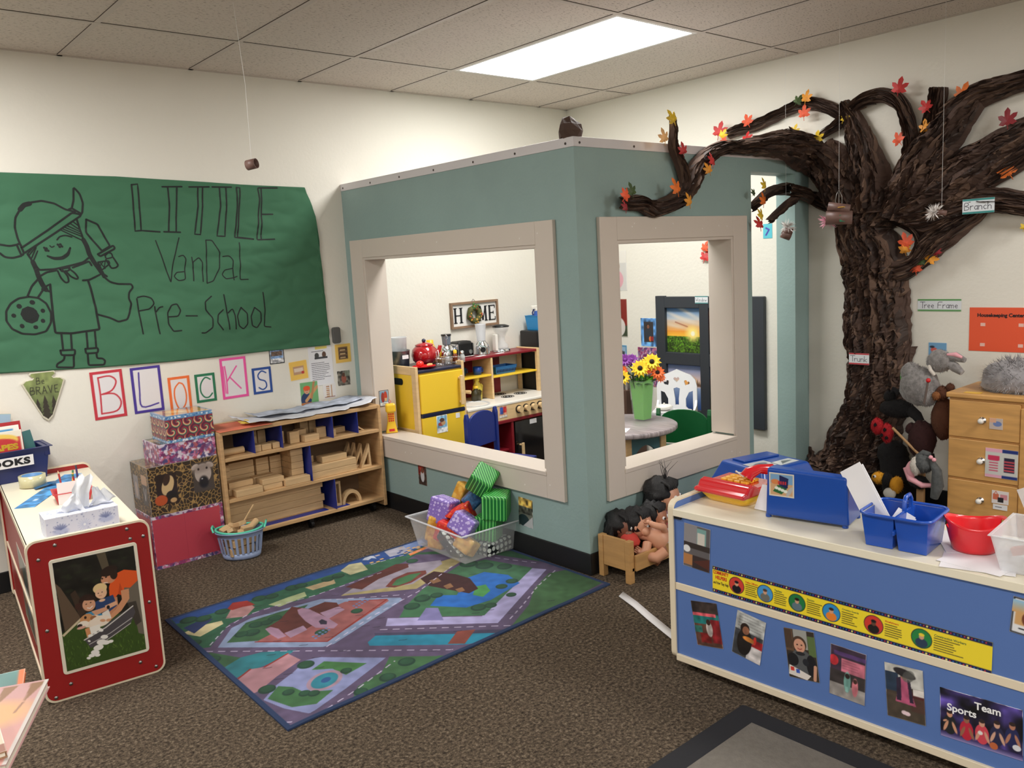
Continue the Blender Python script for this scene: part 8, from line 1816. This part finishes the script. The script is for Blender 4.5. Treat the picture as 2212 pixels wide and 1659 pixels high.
for (x, y, z, s), c, ax in D['LEAVES']:
    m_ = mat('leaf_' + c, LC[c], .55, var=.3, vscale=22); P = maple(s * .82); a = TR.uniform(-40, 40); mb = MB(); n = len(P)
    M = frame_M((x, y, z), (0, -1, 0) if ax == 'x' else (1, 0, 0), (0, 0, 1)) @ Matrix.Rotation(R(a), 4, 'Z') @ Matrix.Rotation(R(TR.uniform(-12, 12)), 4, 'Y') @ Matrix.Rotation(R(TR.uniform(-15, 10)), 4, 'X')
    mb.add([(0, 0, .004)] + [(p[0], p[1], -.010 * (math.hypot(*p) / s) ** 2 * 2) for p in P] , [(0, i + 1, (i + 1) % n + 1) for i in range(n)], M=M)
    mb.tube([(0, -s * .2, 0), (0, -s * .5, -.002)], s * .022, 5, M=M); o = mb.build('leaf', m_, tree, world=True, label=LCN[c] + ' artificial maple leaf')
    sd_ = o.modifiers.new('s', 'SOLIDIFY'); sd_.thickness = .0008
sign('branch_label', 'small white Branch label with teal stripes on the paper tree limb', -2.757, 1.513, .142, .070, 'Branch', (30, 130, 126), off=.105)
sign('trunk_label', 'small white Trunk label with red stripes on the paper tree', -2.205, .757, .112, .062, 'Trunk', (190, 50, 60), off=.135)
sign('tree_frame_label', 'white Tree Frame label with green stripes on the wall', -2.508, 1.036, .215, .063, 'Tree Frame', (70, 140, 60))
cv = Canvas(.42, .216, 60, 40, bg=(232, 88, 50)); o = sheet('centre_poster', cv, FW2(-2.763, .841, .001)); tag(o, 'orange Housekeeping Center sheet above the dresser', 'poster')
text('poster_lettering', 'Housekeeping Center', .03, FW2(-2.80, 1.005, .0025), INK, o, bold=.001, fit=(.21, .024), world=False)
for y in (-2.815, -2.985, -3.11):
    for z in (.965, .865): MB().prism([(0, 0), (.022, 0), (.022, .016), (0, .016)], .0008, M=FW2(y, z, .0022)).build('tape_square', mat('pale_pink', (236, 190, 176), .6), o)
def pf(cv, w, h): cv.rect(0, 0, w, h, (110, 160, 200)); cv.ell(w * .3, h * .5, .016, .012, (200, 90, 80)); cv.ell(w * .6, h * .4, .024, .01, (220, 150, 130)); cv.ell(w * .2, h * .7, .012, .006, (30, 40, 60))
photo('picture_card', 'small blue picture card on the wall behind the grey plush rabbit', 'picture card', .09, .075, FW2(-2.567, .80, .001), pf, 36)
# hanging roll ornaments in front of the tree
FE = mat('pink_feather', (236, 176, 194), .9); FW_ = mat('white_feather', (226, 220, 216), .9)
def orn(label, loc, rolls, feather, fo, zt=H, loop=False):
    t = thing('roll_ornament', label, 'hanging toy', loc); r_ = random.Random(int(loc[1] * 100))
    for (o_, ax, r, L_) in rolls:
        a = Vector(ax).normalized(); mb = MB(); up = a.orthogonal().normalized(); w = a.cross(up); n = 24; vs = []
        for pp, rad in ((-L_ / 2, r), (L_ / 2, r), (L_ / 2, r - .0015), (-L_ / 2, r - .0015)):
            for j in range(n): an = 2 * math.pi * j / n; vs.append(Vector(o_) + a * pp + (up * math.cos(an) + w * math.sin(an)) * rad)
        mb.add(vs, [(k * n + j, k * n + (j + 1) % n, ((k + 1) % 4) * n + (j + 1) % n, ((k + 1) % 4) * n + j) for k in range(4) for j in range(n)], True); mb.build('cardboard_roll', CARD, t)
    mb = MB()
    for k in range(150): d = Vector((r_.uniform(-1, 1), r_.uniform(-1, 1), r_.uniform(-1, 1))).normalized() * r_.uniform(.02, .055); s_ = d.orthogonal().normalized() * .003; f = Vector(fo); mb.add([f, f + d * .6 + s_, f + d, f + d * .6 - s_], [(0, 1, 2, 3)])
    mb.build('feather', feather, t)
    mb = MB(); mb.tube([(0, 0, .02), (.003, 0, zt - loc[2])], .0006, 5); mb.build('thread', mat('nylon_thread', (226, 224, 220), .4), t)
    if loop: mb = MB(); mb.tube([(0, 0, .03), (-.012, .012, .07), (-.008, .008, .10), (0, 0, .125), (.01, -.01, .09), (.01, -.01, .06)], .0016, 6, closed=True); mb.build('wire_loop', STEEL, t); MB().cbox((-.03, -.012, -.012), (.002, .032, .032), M=Matrix.Rotation(.7, 4, 'Z')).build('green_patch', mat('green_card', (30, 110, 76), .6), t); MB().cbox((-.018, -.022, .040), (.02, .026, .003)).build('yellow_patch', mat('yellow_card', (220, 170, 60), .6), t)
orn('two cardboard rolls with pink feathers and a green patch hanging before the tree', (-.62, -2.40, 1.535), [((0, .0, -.008), (.5, -.9, -.05), .032, .118), ((0, 0, .038), (.45, -.9, -.2), .022, .10)], FE, (.0, .055, -.02), loop=True)
orn('small pink cardboard roll with white feathers hanging right of the fork', (-.45, -2.80, 1.52), [((0, 0, 0), (.5, -.8, -.2), .012, .04)], FW_, (0, .035, .004))
orn('cardboard rolls with white feathers hanging inside the doorway', (-.30, -1.93, 1.475), [((0, 0, -.008), (.6, -.7, -.4), .022, .05), ((0, -.015, .012), (.6, -.7, -.2), .016, .04)], FW_, (0, -.01, .035))
cv = Canvas(.06, .085, 20, bg=(90, 190, 206)); cv.line([(.02, .02), (.04, .05), (.02, .06)], .01, (70, 60, 160)); o = sheet('paper_scrap', cv, FW2(-1.60, 1.46, .001)); tag(o, 'small turquoise paper scrap on the wall seen through the doorway', 'paper')
# ================================================================== dresser, hat and plush animals
HON = mat('honey_wood', (206, 156, 92), .4, var=.14, vscale=3, stretch=(14, 2, 14)); dz = thing('dresser', 'honey wood dresser with white knobs and pictures on its drawers', 'dresser', (-.2, -3.10, 0)); fx0 = -.385; dy0, dy1 = -3.46, -2.822
B_ = lambda nm, m, *a, p=dz, bv=.003: MB().box(*a).build(nm, m, p, world=True, bevel=bv)
B_('dresser_body', HON, fx0 + .012, -.012, dy0, dy1, 0, .665); B_('dresser_top', HON, fx0 - .006, -.010, dy0 - .01, dy1 + .01, .665, .690, bv=.006)
for i, (z0_, z1_) in enumerate(((.482, .655), (.286, .472), (.104, .276), (.01, .094))):
    dr_ = B_('drawer', HON, fx0, fx0 + .014, -3.128, dy1 - .004, z0_, z1_); 
    if i < 3:
        z_ = (z0_ + z1_) / 2; mb = MB(); mb.lathe([(.017, 0), (.017, .002), (.006, .004), (.006, .012)], n=24, M=frame_M((fx0, -2.972, z_), (0, -1, 0), (0, 0, 1))); kp = mb.build('knob_plate', CHROME, dr_, world=True); mb = MB(); mb.ball((fx0 - .02, -2.972, z_), .013, 18); mb.build('knob', WHITE, kp, world=True)
B_('side_stile', HON, fx0 - .004, fx0 + .014, -3.16, -3.13, .01, .64); B_('drawer', HON, fx0, fx0 + .014, -3.455, -3.163, .01, .655)
def dpic(nm, y, z, w, h, fn, nx=40): photo(nm, None, None, w, h, frame_M((fx0 - .001, y, z), (0, -1, 0), (0, 0, 1)), fn, nx, parent=dz)
dpic('drawer_picture', -3.003, .535, .055, .05, lambda c, w, h: (c.rect(0, 0, w, h, (196, 180, 170)), c.ell(w * .6, h * .5, .018, .012, (110, 130, 180)), c.rect(0, h * .6, w * .5, h, (220, 170, 140))))
def shirts(c, w, h): c.rect(0, 0, w, h, (206, 206, 200)); [c.rect(w * .12, h * (.22 + k * .09), w * .4, h * (.26 + k * .09), (206, 80, 110)) for k in range(5)]; c.rect(w * .08, h * .6, w * .44, h * .76, (206, 50, 90)); c.rect(w * .58, h * .22, w * .9, h * .72, (40, 34, 60)); [c.rect(w * .58, h * (.26 + k * .1), w * .9, h * (.31 + k * .1), (206, 80, 90)) for k in range(4)]; c.rect(0, h * .88, w * .52, h, (232, 170, 190)); c.rect(w * .52, h * .88, w, h, (30, 50, 120)); c.rect(0, 0, w * .52, h * .1, (232, 170, 190)); c.rect(w * .52, 0, w, h * .1, (30, 50, 120))
dpic('drawer_picture', -2.990, .310, .135, .135, shirts, 60)
def bags(c, w, h): c.rect(0, 0, w, h, (226, 218, 214)); c.rect(w * .06, h * .3, w * .42, h * .75, (206, 110, 80)); c.rect(w * .5, h * .35, w * .92, h * .75, (210, 140, 150)); c.rect(w * .36, h * .12, w * .7, h * .5, (34, 32, 36)); c.line([(w * .14, h * .75), (w * .24, h * .95), (w * .34, h * .75)], .003, (206, 110, 80))
dpic('drawer_picture', -3.022, .190, .07, .06, bags); dpic('drawer_picture', -3.028, .162, .06, .024, lambda c, w, h: (c.rect(0, 0, w, h, (226, 226, 226)), lines_text(c, .01, .012, .04, 1, .01, .003, (50, 50, 60))))
GF = mat('grey_plush', (134, 130, 128), .95, bump=1.0, scale=60, var=.35, vscale=50, sheen=.5)
def fur(mb, fn, n, L_, w=.0022, seed=1, down=.4):
    r_ = random.Random(seed)
    for _ in range(n): p, nr = fn(r_); d = (nr + Vector((r_.uniform(-.5, .5), r_.uniform(-.5, .5), -down + r_.uniform(-.3, .3)))).normalized() * L_ * r_.uniform(.6, 1.2); s_ = d.cross(Vector((.3, .2, 1))).normalized() * w; mb.add([p - s_, p + s_, p + d], [(0, 1, 2)])
def onball(c, r, sc): 
    def f(r_):
        v = Vector((r_.gauss(0, 1), r_.gauss(0, 1), r_.gauss(0, 1))).normalized(); return Vector((c[0] + v.x * r * sc[0], c[1] + v.y * r * sc[1], c[2] + v.z * r * sc[2])), v
    return f
t = thing('fur_hat', 'fluffy grey fur hat lying on the dresser', 'hat', (-.22, -3.06, .690)); hm = mat('grey_fur', (150, 146, 148), .95, bump=1, scale=30, var=.4, vscale=18, sheen=.4); mb = MB(); sc = (1.0, 1.25, .92); mb.ball((0, 0, .045), .115, 28, sc=sc, lump=.22, ls=26, seed=2); mb.v = [(a, b, max(.002, c)) for a, b, c in mb.v]; fur(mb, onball((0, 0, .045), .115, sc), 1500, .03, seed=4, down=.2); mb.v = [(a, b, max(.001, c)) for a, b, c in mb.v]; mb.build('fur_hat_body', hm, t)
o = MB().box(-.02, .02, -.035, .035, 0, .001).build('paper_tag', YEL); o.location = (-.36, -2.92, .6905); tag(o, 'yellow paper tag on the dresser in front of the fur hat', 'tag')
def plush(name, label, loc, bits, cat='plush toy'):
    t = thing(name, label, cat, loc, 0, 'plush animals heaped between the tree and the dresser')
    for i, (nm, m, L_) in enumerate(bits):
        mb = MB()
        for b in L_:
            if b[0] == 'b': mb.ball(b[1], b[2], 20, sc=b[3] if len(b) > 3 else (1, 1, 1), lump=.12, ls=30, seed=i + loc[1]); 
            else: mb.tube(b[1], b[2], 12)
            if m.name.endswith('plush') and b[0] == 'b': fur(mb, onball(b[1], b[2], b[3] if len(b) > 3 else (1, 1, 1)), int(9000 * b[2]), .010, .0012, i)
        mb.build(nm, m, t)
    return t
BP = mat('black_plush', (20, 18, 20), .95, bump=.8, scale=50); BR = mat('brown_plush', (88, 52, 34), .95, bump=.8, scale=50); MR = mat('maroon_plush', (50, 20, 20), .95, bump=.8, scale=50); YP2 = mat('yellow_plush', (226, 160, 40), .9, bump=.6, scale=60); PK = mat('pink_satin', (236, 170, 180), .6); WF = mat('white_plush', (216, 208, 198), .95, bump=.8, scale=60); RP = mat('red_plush', (176, 24, 34), .85); DGR = mat('dark_grey_plush', (84, 86, 86), .95, bump=.8, scale=50, var=.3, vscale=40)
plush('plush_rabbit', 'large grey plush rabbit topmost on the heap of soft toys', (-.25, -2.62, .60), [('body', GF, [('b', (0, -.01, .085), .092, (.85, 1, 1.05)), ('b', (-.02, -.055, .04), .05), ('b', (0, .03, .15), .05)]), ('head', GF, [('b', (0, -.105, .215), .055, (.9, 1.1, 1))]), ('ear', GF, [('t', [(0, -.13, .235), (-.005, -.18, .24), (-.01, -.225, .225)], [.018, .024, .012]), ('t', [(0, -.13, .215), (-.01, -.18, .19), (-.015, -.215, .165)], [.018, .024, .014])]), ('inner_ear', PK, [('t', [(-.015, -.145, .25), (-.02, -.185, .252), (-.022, -.215, .24)], [.006, .012, .006])]), ('collar', WF, [('t', [(-.035, -.07, .195), (-.045, -.08, .175), (-.035, -.095, .15)], [.008, .009, .008])]), ('green_scarf', mat('green_felt', (110, 196, 90), .9), [('b', (.01, .062, .13), .035, (.6, .8, 1.4))])])
plush('plush_cat', 'black plush animal lying under the grey rabbit', (-.20, -2.50, .53), [('body', BP, [('b', (0, 0, .02), .06, (.9, 1.5, .8)), ('b', (0, .04, .08), .03)]), ('leg', BP, [('t', [(0, -.06, .02), (-.03, -.11, .0), (-.03, -.13, -.03)], [.03, .026, .02]), ('t', [(0, .03, .08), (0, .02, .12), (0, -.01, .10)], [.016, .014, .02])])])
plush('plush_ladybug', 'red plush ladybug with black spots beside the trunk', (-.26, -2.455, .42), [('wing', RP, [('b', (0, .03, .04), .042, (.6, .8, 1)), ('b', (0, -.02, .01), .045, (.6, .7, 1.1))]), ('spot', BP, [('b', (-.026, -.02, .03), .008), ('b', (-.027, -.03, -.01), .008), ('b', (-.027, -.005, .0), .008), ('b', (-.025, .03, .05), .008)])])
plush('plush_bear', 'brown plush animal pressed against the dresser side', (-.24, -2.745, .53), [('body', BR, [('b', (0, 0, 0), .07, (.9, .8, 1.5)), ('b', (-.02, 0, .13), .035, (1, .9, 1)), ('b', (-.02, -.035, .16), .02)]), ('muzzle', mat('tan_plush', (150, 96, 56), .95), [('b', (-.055, .015, .12), .02)])])
plush('plush_turkey', 'dark maroon plush animal with dangling feet below the black one', (-.28, -2.66, .38), [('body', MR, [('b', (0, 0, .04), .065, (.9, 1, 1.5)), ('b', (0, .05, .09), .03)]), ('foot', BP, [('t', [(0, -.04, -.03), (-.01, -.06, -.07)], [.02, .012]), ('t', [(0, .0, -.05), (-.01, .0, -.10)], [.02, .014])])])
plush('plush_bird', 'black plush animal low against the trunk, above the bee', (-.16, -2.46, .0), [('body', BP, [('b', (0, 0, .30), .07, (1, 1.1, 1)), ('t', [(0, -.0, .30), (.0, -.04, .14), (0, -.05, .0)], [.07, .09, .08])])])
plush('plush_bee', 'yellow and black plush bee with white wings near the blue caddy', (-.30, -2.51, .10), [('head', YP2, [('b', (0, .055, .098), .032, (.9, 1.2, .9))]), ('stripe', BP, [('b', (0, .012, .09), .040, (.95, .6, 1.05))]), ('tail_band', YP2, [('b', (0, -.035, .075), .040, (.95, .8, 1))]), ('wing', mat('white_fabric', (216, 212, 204), .8), [('b', (-.02, -.01, .03), .032, (.6, 1, .9))]), ('eye', EYEW, [('b', (-.028, .065, .108), .008)]), ('pupil', EYEB, [('b', (-.034, .067, .109), .005)]), ('nose', BP, [('b', (-.005, .094, .10), .006)])])
plush('plush_bunny', 'dark grey plush bunny in a pink ruffled dress, hanging before the dresser', (-.40, -2.72, .26), [('head', DGR, [('b', (0, 0, .075), .048, (.9, 1, 1))]), ('ear', DGR, [('t', [(-.01, -.04, .095), (-.02, -.07, .05), (-.02, -.075, -.02), (-.02, -.06, -.085)], [.012, .022, .028, .018]), ('t', [(0, .03, .1), (0, .0, .125), (0, -.03, .12)], [.014, .016, .012])]), ('face', WF, [('b', (-.015, .03, .06), .034, (.8, .8, 1.3))]), ('dress', PK, [('b', (0, .06, .03), .035, (.7, .7, 1.3)), ('t', [(0, .085, .04), (-.01, .06, -.01), (-.01, .0, -.035), (0, -.04, -.03)], [.014, .016, .014, .01])]), ('body', BP, [('b', (.02, .03, -.03), .04, (1, 1.2, .8))]), ('bow', PK, [('b', (-.03, -.045, .115), .010), ('b', (-.03, -.06, .105), .010)])])
TAN = mat('tan_wood', (176, 136, 92), .5)
def stick(label, a, b, r, m=TAN, ball=None):
    mb = MB(); mb.tube([a, b], r, 10); o = mb.build('wooden_rod', m); tag(o, label, 'rod')
    if ball: k_ = MB(); k_.ball(a, .011, 14); k_.build('red_tip', RED, o)
stick('wooden rod poking out under the ladybug', (-.33, -2.535, .475), (-.33, -2.68, .345), .007)
stick('thin grey rod with a red ball tip across the rabbit', (-.37, -2.722, .735), (-.36, -2.70, .62), .005, mat('grey_rod', (110, 96, 90), .5), True)
mb = MB(); mb.box(-.35, -.325, -2.70, -2.665, 0, .30); o = mb.build('wooden_post', TAN, bevel=.003); tag(o, 'plain wooden post standing behind the hanging bunny', 'post')
